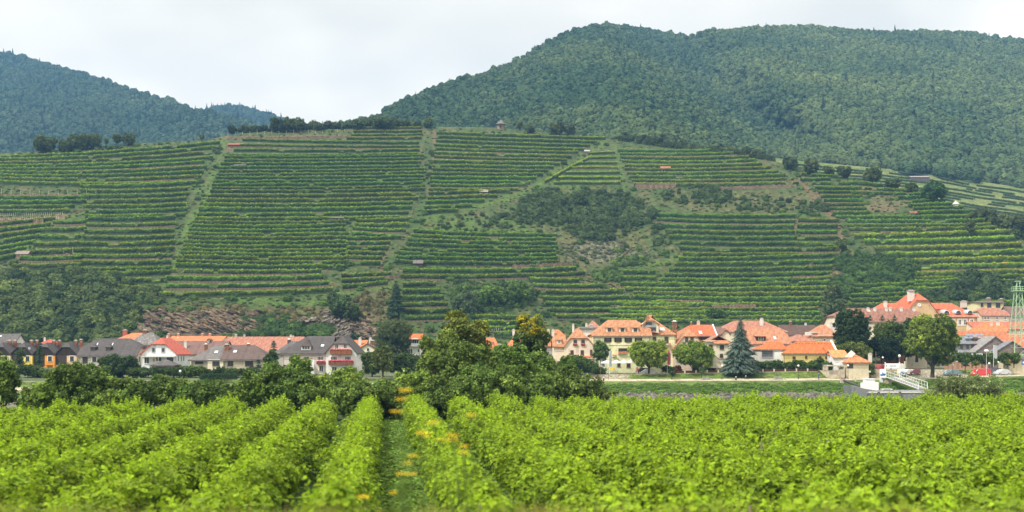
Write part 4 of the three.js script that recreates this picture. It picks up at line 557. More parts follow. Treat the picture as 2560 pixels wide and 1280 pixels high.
{ const h = house('white_gable_house', 'white house with red half hipped roof and two upper windows', { x0: 354, x1: 441, base: 915, eave: 882, ridge: 844, D: 275, d: 12, type: 'front', R: [.42, 2.0], L: [.4, 2], wall: wallMat(.80, .84, .86), roof: roofMat(.66, .14, .09), ov: .5, pipe: 0 });
  h.win(384, 875, 9, 12, { frame: M('greyframe', [.32, .33, .36]), f: .16 }); h.win(408, 875, 9, 12, { frame: M('greyframe', [.32, .33, .36]), f: .16 });
  h.win(367, 901, 13, 16, { frame: WHITE, m: 1 }); h.win(397, 897, 12, 9, { frame: DARKF, m: 2 }); h.win(425, 902, 16, 17, { frame: DARKF, m: 2 }); h.box('door_shutter', 382.5, 896, 386.5, 904, .02, .08, paint(.55, .22, .08));
  h.box('awning', 353, 890.5, 436, 892.6, .1, 1.6, M('awning', [.62, .60, .57])); for (const x of [355, 395, 435]) h.box('awning_post', x, 892, x + 1, 911, 1.4, 1.52, paint(.5, .5, .48));
  for (const z of [1.6, 4, 6]) h.side(1, z, 896.5, .55, 11, { frame: M('greyframe', [.32, .33, .36]) }); h.chim(418, 841, 848, 4, { mat: WCH, z: 9 }); }
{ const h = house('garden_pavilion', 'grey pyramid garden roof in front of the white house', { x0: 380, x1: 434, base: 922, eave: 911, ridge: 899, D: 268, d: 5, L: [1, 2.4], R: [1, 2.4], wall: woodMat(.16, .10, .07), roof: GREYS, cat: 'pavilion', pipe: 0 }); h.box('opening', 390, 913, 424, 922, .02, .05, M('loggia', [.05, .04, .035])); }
{ const h = house('purple_roof_house', 'house with dull purple brown roof and a white chimney', { x0: 433, x1: 556, base: 905, eave: 884, ridge: 852, D: 300, d: 13, L: [0, 0], R: [0, 0], wall: W_CREAM, roof: PURP }); h.chim(464, 854, 872, 6.5, { mat: WCH, z: 3 }); h.dormer(521, 849, 858, 5.5, { wall: woodMat(.45, .28, .12), roof: woodMat(.30, .2, .1), type: 'gable' }); }
{ const h = house('long_orange_roof_house', 'low house with a long orange ridge in front of the rock face', { x0: 420, x1: 553, base: 872, eave: 852, ridge: 840, D: 335, d: 10, wall: W_CREAM, roof: ORANGE2 }); for (const x of [422, 446, 506, 525]) h.chim(x, 835, 842, 6, { mat: M('redchim2', [.50, .19, .11]) }); h.sky(445, 844, 3.4, 2); }
{ const h = house('long_pink_roof_house', 'long pinkish tiled roof stretching behind the bungalows', { x0: 553, x1: 745, base: 905, eave: 884, ridge: 841.5, D: 318, d: 17, wall: W_CREAM, roof: PINKR }); h.box('parapet', 552.5, 856.5, 632, 864.5, -8.5, -7.9, W_CREAM); h.box('parapet', 632, 853, 638, 866, -8.5, -7.7, W_CREAM); h.chim(590, 837, 843, 6, { mat: M('greychim', [.4, .38, .36]) }); h.chim(611, 838.5, 843, 5, { mat: M('greychim', [.4, .38, .36]) }); h.chim(727, 839, 848, 5, { mat: WCH }); h.chim(733, 841, 848, 4.5, { mat: WCH }); }
{ const h = house('bungalow', 'left grey roofed half of the cream bungalow pair', { x0: 478, x1: 558, base: 928, eave: 896, ridge: 863, D: 270, d: 11, L: [1, 4.6], R: [0, 0], wall: wallMat(.52, .48, .40), roof: slateMat(.235, .215, .21), ov: .7 }); h.box('bay', 519, 898, 558, 927, .02, .5, W_CREAM); h.win(540, 907.5, 18, 14, { frame: BROWNF, m: 1, z: -.5 }); h.win(498, 905, 20, 9, { frame: BROWNF, m: 1 }); h.sky(541, 880.5, 8, 5.5); h.chim(515, 861, 868, 7, { mat: BRICK, cap: WHITE }); }
{ const h = house('bungalow', 'right brown roofed half of the cream bungalow pair', { x0: 558.6, x1: 670, base: 928, eave: 895, ridge: 862.5, D: 270, d: 11, L: [0, 0], R: [1, 4.8], wall: wallMat(.68, .61, .48), roof: slateMat(.18, .12, .105), ov: .7 }); h.win(576, 908, 14, 14, { frame: BROWNF, m: 1 }); h.win(623, 908, 20, 14, { frame: BROWNF, m: 1 }); h.win(629, 918, 10, 9, { frame: woodMat(.4, .13, .05), glass: woodMat(.4, .13, .05), name: 'door' }); h.sky(588, 879, 8, 5.5); h.chim(567, 862, 872, 10, { mat: BRICK, z: 3.6 }); h.chim(621, 860, 866, 7, { mat: BRICK, cap: WHITE }); for (const z of [1.4, 3.4, 4.8]) h.side(1, z, 908, .7, 12, { frame: BROWNF }); }
{ // guest house with flowered balconies
  const h = house('balcony_guesthouse', 'white guesthouse with dark roof and red flowered balconies', { x0: 706, x1: 822, base: 940, eave: 881, ridge: 840, D: 262, d: 14, L: [.95, 5], R: [0, 0], wall: wallMat(.68, .62, .56), roof: DGREY, ov: .5 });
  for (const x of [730, 766, 801]) h.win(x, 896, 16, 10, { m: 3 }); h.dormer(765, 863, 875, 23, { type: 'hip', wall: WHITE, roof: slateMat(.13, .09, .08), rh: 1.5, ww: .84 }); h.sky(806.5, 864.5, 7.5, 5); h.chim(723, 849, 860, 7.5, { mat: M('dchim', [.10, .07, .06]), cap: WHITE, z: 5 });
  h.balcony(727, 904, 779, 911, 1.3, woodMat(.34, .09, .07), FLOWERP); h.balcony(791, 904, 812, 911, 1.3, woodMat(.34, .09, .07), FLOWERP); h.win(803, 922, 11, 16, { name: 'door', m: 1, sill: 0 });
  h.box('extension', 688, 884, 711, 925, -7, -.5, wallMat(.48, .46, .42)); const e = h.loc(688, 884, 2), q = h.loc(716, 884, 2); mesh('extension_roof', slab([[e[0] - .3, e[1], 0], [q[0], q[1], 0], [q[0] + 2.2, q[1] + 3.2, -5], [e[0] + 3.6, q[1] + 3.2, -5]], .2), slateMat(.17, .165, .17), h.g);
  const w = house('gable_wing', 'white balcony wing of the guesthouse with flat topped gable', { x0: 815, x1: 891, base: 940, eave: 879, ridge: 838, D: 259, d: 14, type: 'front', R: [.52, 2.2], L: [.3, 2], wall: W_WHITE, roof: DGREY, ov: .45, pipe: 0 });
  w.win(842, 867, 9, 12, { m: 1 }); w.win(863, 866.5, 9, 11, { m: 1 }); w.win(834.5, 896, 16, 9.5, { m: 3 }); w.win(870, 896, 15.5, 9.5, { m: 3 }); w.win(836, 922, 13, 10, { m: 1 }); w.win(862, 922, 13, 10, { m: 1 });
  w.balcony(825, 875, 877.5, 886, 1.2, woodMat(.45, .16, .07), FLOWER); w.balcony(821, 902.5, 882, 911.5, 1.2, woodMat(.40, .13, .08), FLOWERP);
  for (const z of [2, 4.4, 6.6]) w.side(1, z, 894, .4, 14); w.side(1, 3, 920, .5, 12); }
{ const h = house('small_gable_house', 'small cream gabled house beside the guesthouse', { x0: 900, x1: 938, base: 905, eave: 869, ridge: 858, D: 300, d: 10, type: 'front', wall: W_CREAM, roof: slateMat(.2, .15, .13), pipe: 0 }); h.win(920, 874, 7, 9, { m: 0 }); h.chim(900, 846, 862, 7, { mat: WCH, z: 7 }); h.chim(926, 846, 858, 7, { mat: WCH, z: 7 }); h.chim(931, 852, 858, 10, { mat: BRICK, z: 5 }); const o = house('orange_roof_piece', 'small steep orange roof left of the cream gable', { x0: 884, x1: 912, base: 905, eave: 866, ridge: 850, D: 306, d: 8, wall: W_CREAM, roof: ORANGE2, pipe: 0 }); }
{ const h = house('terrace_house', 'white house with flat orange roof and glazed balcony behind the birch', { x0: 1006, x1: 1050, base: 893, eave: 846, ridge: 834, D: 300, d: 9, wall: W_WHITE, roof: ORANGE, ov: .6 }); h.win(1033, 854, 28, 11, { m: 4 }); h.box('balcony', 1018, 861, 1052, 866, .05, 1.0, M('balc', [.42, .44, .42])); h.box('awning', 1030, 845.5, 1045, 848, .05, .8, WHITE); h.win(1026.5, 879, 10, 14, { m: 1 }); h.win(1046, 877, 5, 9, { m: 0 }); }
{ const h = house('steep_orange_house', 'house with steep orange roof half hidden behind the big tree', { x0: 1216, x1: 1250, base: 895, eave: 874, ridge: 844, D: 285, d: 9, L: [0, 0], R: [1, 1.6], wall: W_PALE, roof: ORANGE2 }); h.dormer(1228, 855, 863, 6, {}); }
{ const h = house('orange_roof_house', 'orange roofed house with white chimneys behind the yellow flowering tree', { x0: 1268, x1: 1345, base: 890, eave: 862, ridge: 832, D: 292, d: 10, L: [1, 3], R: [.5, 2], wall: W_PALE, roof: ORANGE2 }); h.chim(1284, 825, 838, 6, { mat: WCH, z: 4 }); h.chim(1298, 829, 840, 7, { mat: WCH, z: 4 }); }
{ const h = house('twin_chimney_house', 'house with two tall white chimneys on a steep orange roof', { x0: 1362, x1: 1412, base: 885, eave: 862, ridge: 824, D: 290, d: 10, L: [1, 2.6], R: [.4, 1.5], wall: wallMat(.44, .42, .40), roof: ORANGE2 }); h.chim(1371, 825, 842, 6.6, { mat: WCH, z: 3 }); h.chim(1382.5, 825.5, 842, 6.6, { mat: WCH, z: 3 }); }
{ // pink inn
  const h = house('pink_inn', 'pink plastered inn with half hipped tile roof and flower boxes', { x0: 1410, x1: 1486, base: 928, eave: 864, ridge: 818, D: 268, d: 14, type: 'front', R: [.6, 3.4], L: [0, 0], wall: W_PINK, roof: TERRA2, ov: .35, pipe: 0 });
  for (const x of [1438, 1457.5]) { h.win(x, 855, 9, 11.5, { m: 1, frame: BROWNF, flowers: 1, sill: 0 }); h.win(x + (x < 1450 ? -8 : -2), 881, 8, 11, { m: 1, frame: BROWNF }); }
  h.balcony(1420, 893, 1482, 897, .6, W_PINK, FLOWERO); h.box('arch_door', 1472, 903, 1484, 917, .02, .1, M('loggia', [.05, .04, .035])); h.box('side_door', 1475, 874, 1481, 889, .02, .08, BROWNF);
  h.chim(1433, 812, 820, 5, { mat: WCH, z: 7 });
  const a = house('inn_wing', 'low left wing of the pink inn with one dormer', { x0: 1385, x1: 1412, base: 928, eave: 865, ridge: 842, D: 269.5, d: 11, L: [.0, 0], R: [0, 0], wall: W_PINK, roof: TERRA2, pipe: 0 }); a.dormer(1398, 849, 860, 12, { wall: W_PINK, type: 'shed', roof: TERRA2, ww: .4 }); }
{ const h = house('white_block_behind', 'white block with dark edged flat roof between inn and hotel', { x0: 1450, x1: 1492, base: 870, eave: 820, ridge: 817, D: 296, d: 8, wall: W_WHITE, roof: M('dflat', [.12, .11, .1]) }); h.chim(1466, 810, 818, 5.5, { mat: WCH }); h.chim(1478, 813, 830, 7, { mat: M('lead', [.36, .40, .42]), z: .5 }); const q = house('small_hip_house', 'two small steep tile roofs peeping out left of the hotel', { x0: 1470, x1: 1500, base: 860, eave: 818, ridge: 802, D: 302, d: 9, L: [1, 1.6], R: [1, 1.6], wall: W_WHITE, roof: PINKR }); }
{ // hotel
  const h = house('hotel', 'large pale green hotel with long terracotta roof and three dormers', { x0: 1483, x1: 1626, base: 930, eave: 837, ridge: 799.5, D: 268, d: 14, L: [.98, 4.4], R: [.6, 3], wall: W_LIME, roof: TERRA2, ov: .45 });
  for (const x of [1523.5, 1556, 1588.5]) h.dormer(x, 818.5, 830, 15, { wall: W_CREAM, type: 'shed', frame: DARKF, ww: .5 });
  for (const x of [1519.5, 1545, 1570.5, 1596]) h.win(x, 850, 9.5, 11, { m: 1, frame: BROWNF, shut: woodMat(.085, .06, .045) });
  h.plate('cornice', [[1521, 862.6], [1625, 862.6], [1625, 860.8], [1521, 860.8]], W_CREAM, .12, .1); h.plate('corner_panel', [[1483.5, 930], [1492, 930], [1492, 838.5], [1483.5, 838.5]], wallMat(.78, .74, .58), .05, .05);
  h.win(1559, 875, 26, 9, { m: 3, frame: woodMat(.30, .12, .05) }); h.balcony(1545, 882, 1568, 884.5, .5, W_CREAM, FLOWERO); h.balcony(1531, 889, 1541, 892, .5, W_CREAM, FLOWERO); h.win(1547, 911, 8, 10, { m: 1, frame: BROWNF }); h.win(1571, 912, 9, 12, { m: 1, frame: woodMat(.30, .12, .05), name: 'door' });
  const w = house('hotel_wing', 'taller right wing of the pale green hotel with arched roof loggia', { x0: 1600, x1: 1689, base: 930, eave: 834, ridge: 787, D: 272, d: 16, L: [1, 4.2], R: [1, 6.4], wall: W_LIME, roof: TERRA2, ov: .4 });
  w.win(1636, 850, 9, 16, { m: 1, frame: BROWNF }); w.win(1666, 850, 10, 17, { m: 1, frame: BROWNF }); w.balcony(1655, 860, 1678, 863, .7, W_CREAM, FLOWERO);
  const z = w.slopeZ(833) + .4, L = (a, b) => { const q = w.loc(a, b, z); return [q[0], q[1]]; }; // arched loggia
  const arch = mesh('roof_loggia', poly([L(1604, 832), L(1645, 832), L(1645, 811), L(1634, 803), L(1614, 803), L(1604, 810)], 3.6), W_CREAM, w.g); arch.position.z = -z + 1.2;
  mesh('loggia_back', poly([L(1606, 831), L(1639, 831), L(1639, 813), L(1632, 806), L(1616, 806), L(1607, 812)], .08), wallMat(.40, .39, .38), w.g).position.z = -z + 1.24;
  mesh('window', poly([L(1613, 812.5), L(1628, 812.5), L(1628, 805.5), L(1613, 805.5)], .06), GLASS, w.g).position.z = -z + 1.3; mesh('window', poly([L(1617, 828), L(1638, 828), L(1638, 818.5), L(1617, 818.5)], .06), GLASS, w.g).position.z = -z + 1.3; mesh('flowers', flowerStrip(1.4), FLOWERO, w.g).position.set(...L(1629, 830), -z + 1.6);
  mesh('loggia_roof', merge([slab([[...L(1601, 813), .3], [...L(1601, 813).map((v, i) => i ? v + .02 : v + .02), -3.6], [...L(1615, 801.5), -3.6], [...L(1615, 801.5), .3]].reverse(), .14), slab([[...L(1614, 801.5), .3], [...L(1634.5, 801.5), .3], [...L(1634.5, 800.5), -3.6], [...L(1614, 800.5), -3.6]], .14), slab([[...L(1634, 801.5), .3], [...L(1648, 812.5), .3], [...L(1648, 812.5), -3.6], [...L(1634, 801.5), -3.6]], .14)]), TERRA2, w.g).position.z = -z + 1.3;
  for (const x of [1651.5, 1658]) w.sky(x, 823.5, 5.4, 7); w.chim(1686, 804, 834, 10.5, { mat: M('tallchim', [.52, .29, .17], { map: T.stone }), z: 1.2, cap: WHITE }); }
{ const h = house('pink_gable_house', 'pink half hipped house right of the hotel', { x0: 1684, x1: 1766, base: 930, eave: 870, ridge: 820, D: 270, d: 13, type: 'front', R: [.42, 2.8], L: [0, 0], wall: wallMat(.80, .65, .52), roof: TERRA2, ov: .3, pipe: 0 }); h.win(1716.5, 848, 7.5, 13, { m: 1, frame: BROWNF }); h.win(1730, 847, 8, 10, { m: 1, frame: BROWNF }); h.plate('cornice', [[1686, 861.5], [1764, 861.5], [1764, 860], [1686, 860]], W_CREAM, .1, .08); }
{ const h = house('red_tile_house', 'house with bright red tile roof and white right verge', { x0: 1690, x1: 1788, base: 880, eave: 838, ridge: 812, D: 284, d: 12, L: [1, 5], R: [0, 0], wall: WD, roof: roofMat(.68, .17, .07), ov: .3 }); h.box('eave_shade', 1747, 841, 1788, 852, -.3, .1, WD); h.sky(1751, 832, 8, 8, { mat: M('greyglass', [.4, .46, .52], { roughness: .1 }) }); h.chim(1746, 804, 813, 7, { mat: M('pinkchim', [.62, .45, .36]) }); h.chim(1728, 806, 813, 4, { mat: BRICK }); const e = h.loc(1788, 838, 0); mesh('verge', slab([[h.w / 2 + .28, h.h - .1, .3], [h.w / 2 + .62, h.h - .1, .3], [h.w / 2 + .62, h.h + h.rh + .1, -6], [h.w / 2 + .28, h.h + h.rh + .1, -6]], .1), WHITE, h.roof).position.y = .12; }
{ const h = house('cream_tower_house', 'cream house with dark gable and stepped walls left of the spruce', { x0: 1768, x1: 1791, base: 918, eave: 853, ridge: 850, D: 266, d: 9, wall: W_CREAM, roof: roofMat(.5, .36, .24), pipe: 0 }); h.win(1777, 867, 9.5, 11, { m: 1, frame: BROWNF });
  const b = house('cream_tower_house', 'cream block with small orange pent roof left of the spruce', { x0: 1790, x1: 1822, base: 918, eave: 857.5, ridge: 851, D: 264, d: 8, wall: W_CREAM, roof: ORANGE2, pipe: 0 }); b.win(1804.5, 868, 10.5, 10, { m: 2, frame: BROWNF }); b.win(1803.5, 889, 8, 9, { m: 1, frame: BROWNF });
  const c = house('dark_gable_house', 'low broad gable with dark underside behind the cream blocks', { x0: 1768, x1: 1822, base: 880, eave: 853, ridge: 838, D: 276, d: 12, type: 'front', wall: WD, roof: roofMat(.46, .24, .17), pipe: 0, ov: .8 }); }
{ const g = thing('stair_wall', 'cream stair wall sloping down beside the spruce', 'wall', P(1790, 918, 262).toArray()); const L = (x, y) => [(x - 1790) * 262 / F, (918 - y) * 262 / F]; mesh('wall', poly([L(1774, 920), L(1822, 920), L(1822, 897), L(1799, 899), L(1775, 880)], .4), W_CREAM, g); mesh('coping', merge([bar([...L(1774, 879.5), .02], [...L(1799, 898.5), .02], .09), bar([...L(1799, 898.5), .02], [...L(1822, 898), .02], .09)]), M('coping', [.3, .2, .14]), g); }
{ const h = house('brown_red_house', 'broad brown red hip roof with tall white chimney behind the spruce', { x0: 1797, x1: 1968, base: 862, eave: 828, ridge: 801.5, D: 312, d: 14, L: [1, 6], R: [1, 5.5], wall: W_CREAM, roof: PINKR }); h.chim(1904, 797, 815, 7.5, { mat: WCH, z: 4 }); const q = house('curved_gable_house', 'narrow cream gable with brown roof between red roof and spruce', { x0: 1806, x1: 1824, base: 870, eave: 832, ridge: 820, D: 296, d: 12, type: 'front', R: [.5, 1], wall: W_CREAM, roof: BRWN, pipe: 0 }); const u = house('purple_lean_to', 'dull purple roof left of the narrow cream gable', { x0: 1788, x1: 1808, base: 860, eave: 838, ridge: 817, D: 300, d: 9, wall: W_CREAM, roof: PURP, pipe: 0 }); }
{ const h = house('big_orange_roof_house', 'big orange tiled roof with wide dormer right of the spruce', { x0: 1868, x1: 1976, base: 880, eave: 858.5, ridge: 819, D: 280, d: 15, L: [0, 0], R: [.42, 1.6], wall: W_WHITE, roof: TERRA }); h.dormer(1902.5, 840, 852, 23, { type: 'shed', wall: WD, frame: M('greenframe', [.3, .42, .33]), ww: .55 }); h.sky(1937, 845.5, 5.5, 7); h.plate('cornice', [[1868, 861], [1976, 861], [1976, 859.6], [1868, 859.6]], DARKF, .35, .1); h.side(1, 4, 848, .5, 6); }
{ const h = house('dark_roof_house', 'long dark brown roof behind the orange roofs', { x0: 1960, x1: 2048, base: 860, eave: 836, ridge: 812.5, D: 322, d: 12, wall: W_CREAM, roof: slateMat(.15, .085, .065) }); h.chim(1976, 804, 813, 6, { mat: BRICK }); h.chim(2014, 809, 814, 5, { mat: M('steelc', [.6, .6, .6]) }); }
{ const h = house('low_pink_roof_house', 'low pinkish hip roof in front of the dark roof', { x0: 1974, x1: 2037, base: 866, eave: 852, ridge: 836, D: 292, d: 9, L: [1, 3.2], R: [1, 3], wall: W_CREAM, roof: PINKR }); h.box('roof_parapet', 2016, 830, 2031, 838, -6, -4.5, WCH); }
{ const h = house('hip_roof_villa', 'cream villa with orange hip roof and snow guards', { x0: 2032, x1: 2095, base: 875, eave: 839, ridge: 812, D: 296, d: 11, L: [1, 3.6], R: [1, 2], wall: wallMat(.78, .68, .46), roof: TERRA, ov: .4 }); h.win(2061, 850, 6.5, 6, { frame: WHITE, m: 0 }); h.chim(2078, 808, 816, 7.5, { mat: WCH }); h.chim(2087, 808.5, 824, 6.5, { mat: WCH, z: 3 }); h.box('snow_guard', 2044, 837.2, 2090, 838.6, .15, .3, WHITE, h.roof); h.chim(2034, 833, 841, 15, { mat: WCH, z: 1.2, dp: .35 }); }
{ const h = house('long_yellow_house', 'long yellow house with bright orange roof behind the garden trees', { x0: 1958, x1: 2088, base: 916, eave: 881.5, ridge: 854, D: 266, d: 11, L: [1, 5], R: [0, 0], wall: wallMat(.82, .66, .24), roof: ORANGE, ov: .4 });
  h.win(1985, 894, 7, 6, { frame: BROWNF, m: 1 }); h.win(2015.5, 893, 5, 6, { frame: BROWNF, m: 0 }); h.win(2050, 895, 6, 9, { frame: BROWNF, m: 1 }); h.win(2065, 893.5, 3.4, 6, { frame: BROWNF, m: 0 }); mesh('verge', slab([[h.w / 2 + .38, h.h - .3, .4], [h.w / 2 + .85, h.h - .3, .4], [h.w / 2 + .85, h.h + h.rh + .15, -5.5], [h.w / 2 + .38, h.h + h.rh + .15, -5.5]], .5), WHITE, h.roof).position.y = .25; for (let i = 0; i < 14; i++) h.box('roof_vent', 1975 + i * 7.8, 857, 1977 + i * 7.8, 858.4, -5, -4.3, M('vent', [.42, .14, .05]), h.roof);
  const l = house('glazed_annex', 'orange roofed left annex with grey glass front beside the spruce', { x0: 1904, x1: 1962, base: 916, eave: 872, ridge: 854.2, D: 268, d: 10, L: [1, 3.4], R: [0, 0], wall: wallMat(.62, .60, .56), roof: ORANGE, pipe: 0 }); l.win(1918, 883, 28, 20, { m: 9, f: .06, frame: M('greyframe2', [.42, .43, .45]) }); l.box('white_bay', 1938, 880, 1958, 910, .02, 1.4, W_WHITE); }
{ const h = house('stepped_orange_house', 'small stepped orange roofs at the right end of the yellow house', { x0: 2074, x1: 2104, base: 915, eave: 886, ridge: 867, D: 264, d: 8, L: [0, 0], R: [1, 3], wall: W_CREAM, roof: ORANGE, pipe: 0 }); const b = house('white_parapet_house', 'white lean-to house with pale orange roof and slanting parapet', { x0: 2086, x1: 2120, base: 918, eave: 892, ridge: 875, D: 260, d: 8, wall: W_WHITE, roof: roofMat(.82, .36, .13), pipe: 0 }); const s = 260 / F, L = (x, y) => [(x - 2103) * s, (918 - y) * s]; mesh('parapet', poly([L(2092, 915), L(2108, 915), L(2138, 884), L(2128, 876)], .4).translate(0, 0, .25), W_WHITE, b.g); }
{ const h = house('river_pavilion', 'small pavilion with broad orange hip roof by the slotted gate', { x0: 2116, x1: 2172, base: 926, eave: 903, ridge: 883, D: 258, d: 7, L: [1, 2.6], R: [1, 2.8], wall: wallMat(.70, .62, .46), roof: roofMat(.78, .29, .12), ov: .5, cat: 'pavilion', pipe: 0 }); h.box('opening', 2118, 905, 2133, 921, .02, .05, DARKF); h.chim(2175, 885, 902, 8, { mat: WCH, z: 5 }); }
// --- right: long brown roofed house, school and roofs around it
{ const h = house('long_brown_roof_house', 'long house with mottled brown roof and a line of green gabled dormers', { x0: 2096, x1: 2330, base: 845, eave: 802, ridge: 771, D: 312, d: 14, L: [.6, 4.4], R: [.6, 4.4], wall: W_CREAM, roof: roofMat(.36, .17, .12), ov: .5 });
  for (const x of [2175, 2205.5, 2236, 2303, 2325]) h.dormer(x, 795, 806, 10, { type: 'gable', wall: wallMat(.72, .62, .36), gable: M('greengable', [.03, .10, .07]), rh: 1.1, frame: DARKF }); for (const x of [2170, 2187, 2216, 2225.5, 2253, 2285]) h.chim(x, 770.5, 779, 6, { mat: WCH, z: 5.6 }); h.sky(2172, 777, 6, 5); }
{ // school
  const h = house('school', 'long ochre school with bright orange mansard and three eyebrow dormers', { x0: 2348, x1: 2443, base: 840, eave: 790, ridge: 757.5, D: 335, d: 14, L: [0, 0], R: [1, 5.4], wall: W_OCH, roof: roofMat(.72, .18, .09), ov: .4 });
  h.plate('cornice', [[2348, 794], [2443, 794], [2443, 789.5], [2348, 789.5]], wallMat(.7, .62, .46), .25, .22);
  for (const x of [2354.5, 2371.5, 2382.5, 2399.5, 2412.5, 2429]) h.win(x, 805.5, 9.5, 15, { m: 1, f: .2, surround: WHITE }); for (const x of [2363.5, 2393, 2422]) { const z = h.slopeZ(784), q = h.loc(x, 784, z); const dm = mesh('eyebrow_dormer', metreUV(new THREE.SphereGeometry(1, 14, 8, 0, Math.PI * 2, 0, Math.PI / 2).scale(1.5, 1.35, 2.2)), M('zinc', [.34, .38, .41], { roughness: .6 }), h.roof); dm.position.set(q[0], q[1], q[2] - 1.2); mesh('window', merge([metreUV(new THREE.CylinderGeometry(.95, .95, .08, 16, 1, false, -Math.PI / 2, Math.PI).rotateX(-Math.PI / 2).rotateZ(0))]), WHITE, h.roof).position.set(q[0], q[1] + .05, q[2] + .98); mesh('pane', metreUV(new THREE.CylinderGeometry(.78, .78, .1, 14, 1, false, -Math.PI / 2, Math.PI).rotateX(-Math.PI / 2)), GLASS, h.roof).position.set(q[0], q[1] + .12, q[2] + 1.0); }
  h.chim(2409, 754, 760, 13, { mat: M('greychim2', [.55, .52, .48]) }); h.box('white_pier', 2344, 774, 2351, 792, .1, .8, WHITE);
  const t = house('gabled_school', 'tall orange gabled centre of the school with round window', { x0: 2262, x1: 2346, base: 840, eave: 783, ridge: 731.5, D: 331, d: 16, type: 'front', R: [.38, 3], L: [.38, 3], wall: W_OCH, roof: roofMat(.72, .18, .09), ov: .5, pipe: 0 });
  t.plate('gable_band', [[2268, 779], [2279, 765], [2290, 751], [2319, 751], [2330, 765], [2341, 779], [2337, 779], [2317, 754], [2291, 754], [2272, 779]], wallMat(.76, .68, .52), .12, .1); const q = t.loc(2298.5, 762.5, 0); mesh('round_window', metreUV(new THREE.TorusGeometry(.44, .14, 8, 20)), WHITE, t.g).position.set(q[0], q[1], .06); mesh('pane', metreUV(new THREE.CylinderGeometry(.40, .40, .05, 18).rotateX(Math.PI / 2)), M('milk', [.62, .66, .68]), t.g).position.set(q[0], q[1], .04); t.chim(2277, 727, 744, 15, { mat: WCH, z: 3, dp: .6 });
  const l = house('school_wing', 'left orange roofed wing of the school above the brown roof', { x0: 2182, x1: 2280, base: 840, eave: 786, ridge: 757.5, D: 337, d: 12, L: [1, 5], R: [0, 0], wall: W_OCH, roof: roofMat(.72, .18, .09) }); l.chim(2213.5, 754.5, 766, 7.5, { mat: WCH, z: 4 });
  const r = house('school_link', 'small stepped orange roof between school front and right wing', { x0: 2314, x1: 2348, base: 840, eave: 770, ridge: 746, D: 334, d: 10, L: [0, 0], R: [1, 3], wall: W_OCH, roof: roofMat(.72, .18, .09), pipe: 0 }); }
{ const h = house('flat_roof_house', 'cream flat roofed house on the slope at right', { x0: 2446, x1: 2509, base: 790, eave: 755, ridge: 753, D: 372, d: 9, wall: wallMat(.78, .70, .42), roof: M('dflat', [.12, .11, .1]), pipe: 0, ov: .5 }); h.win(2473, 763, 10, 11, { frame: DARKF, m: 1 }); h.win(2495, 763, 11, 11, { frame: DARKF, m: 1 }); h.win(2455, 762, 6, 9, { frame: DARKF, m: 0 }); h.chim(2471, 746, 754, 9, { mat: M('dchim2', [.2, .15, .13]) }); h.chim(2503, 748, 754, 8, { mat: M('dchim2', [.2, .15, .13]) }); }
{ const h = house('pink_roof_house', 'cream house with dusty pink roof below the flat roofed house', { x0: 2455, x1: 2524, base: 825, eave: 788, ridge: 769, D: 345, d: 10, L: [.5, 2], R: [.5, 2.4], wall: wallMat(.70, .62, .50), roof: PINKR, ov: .3 }); for (const x of [2463, 2470.5, 2492.5, 2513]) h.win(x, 795.5, 5.6, 7, { m: 1 }); }
{ const h = house('grey_gable_house', 'grey house with purple roof behind the green pylon', { x0: 2528, x1: 2600, base: 815, eave: 788, ridge: 766, D: 350, d: 10, wall: wallMat(.56, .50, .44), roof: PURP }); for (const x of [2534, 2541, 2552]) h.win(x, 796, 5, 7, { m: 1 }); }
{ const h = house('orange_gable_house', 'orange roofed house with white gable and two white chimneys', { x0: 2452, x1: 2520, base: 842, eave: 827, ridge: 806, D: 318, d: 10, L: [1, 3], R: [0, 0], wall: W_WHITE, roof: ORANGE2 }); h.chim(2478.5, 809, 820, 5.5, { mat: WCH, z: 3.4 }); h.chim(2495, 805, 820, 7, { mat: WCH, z: 3.4 }); const r = house('red_roof_house', 'broad red roof behind the orange roofed house at right', { x0: 2440, x1: 2580, base: 835, eave: 822, ridge: 804.5, D: 328, d: 12, wall: W_CREAM, roof: roofMat(.60, .19, .11) }); }
{ const h = house('wide_rust_roof_house', 'very wide rust orange roof below the school', { x0: 2378, x1: 2540, base: 880, eave: 858, ridge: 828.5, D: 309, d: 14, L: [1, 5], R: [0, 0], wall: W_CREAM, roof: roofMat(.56, .19, .08) }); const b = house('rounded_orange_roof_house', 'steep orange roof tucked between the maple and the school', { x0: 2350, x1: 2410, base: 860, eave: 836, ridge: 810, D: 302, d: 12, L: [.8, 3], R: [1, 6], wall: W_CREAM, roof: roofMat(.66, .20, .09) }); const c = house('corner_orange_house', 'orange roofed house right of the slate gables behind the pylon', { x0: 2490, x1: 2600, base: 890, eave: 872, ridge: 836, D: 302, d: 13, L: [1, 5], R: [0, 0], wall: W_CREAM, roof: roofMat(.70, .21, .10) }); const e = house('hidden_orange_house', 'sliver of orange roof behind the maple trunk side', { x0: 2268, x1: 2318, base: 896, eave: 883, ridge: 868, D: 292, d: 9, L: [1, 6], R: [0, 0], wall: W_CREAM, roof: ORANGE2, pipe: 0 }); }
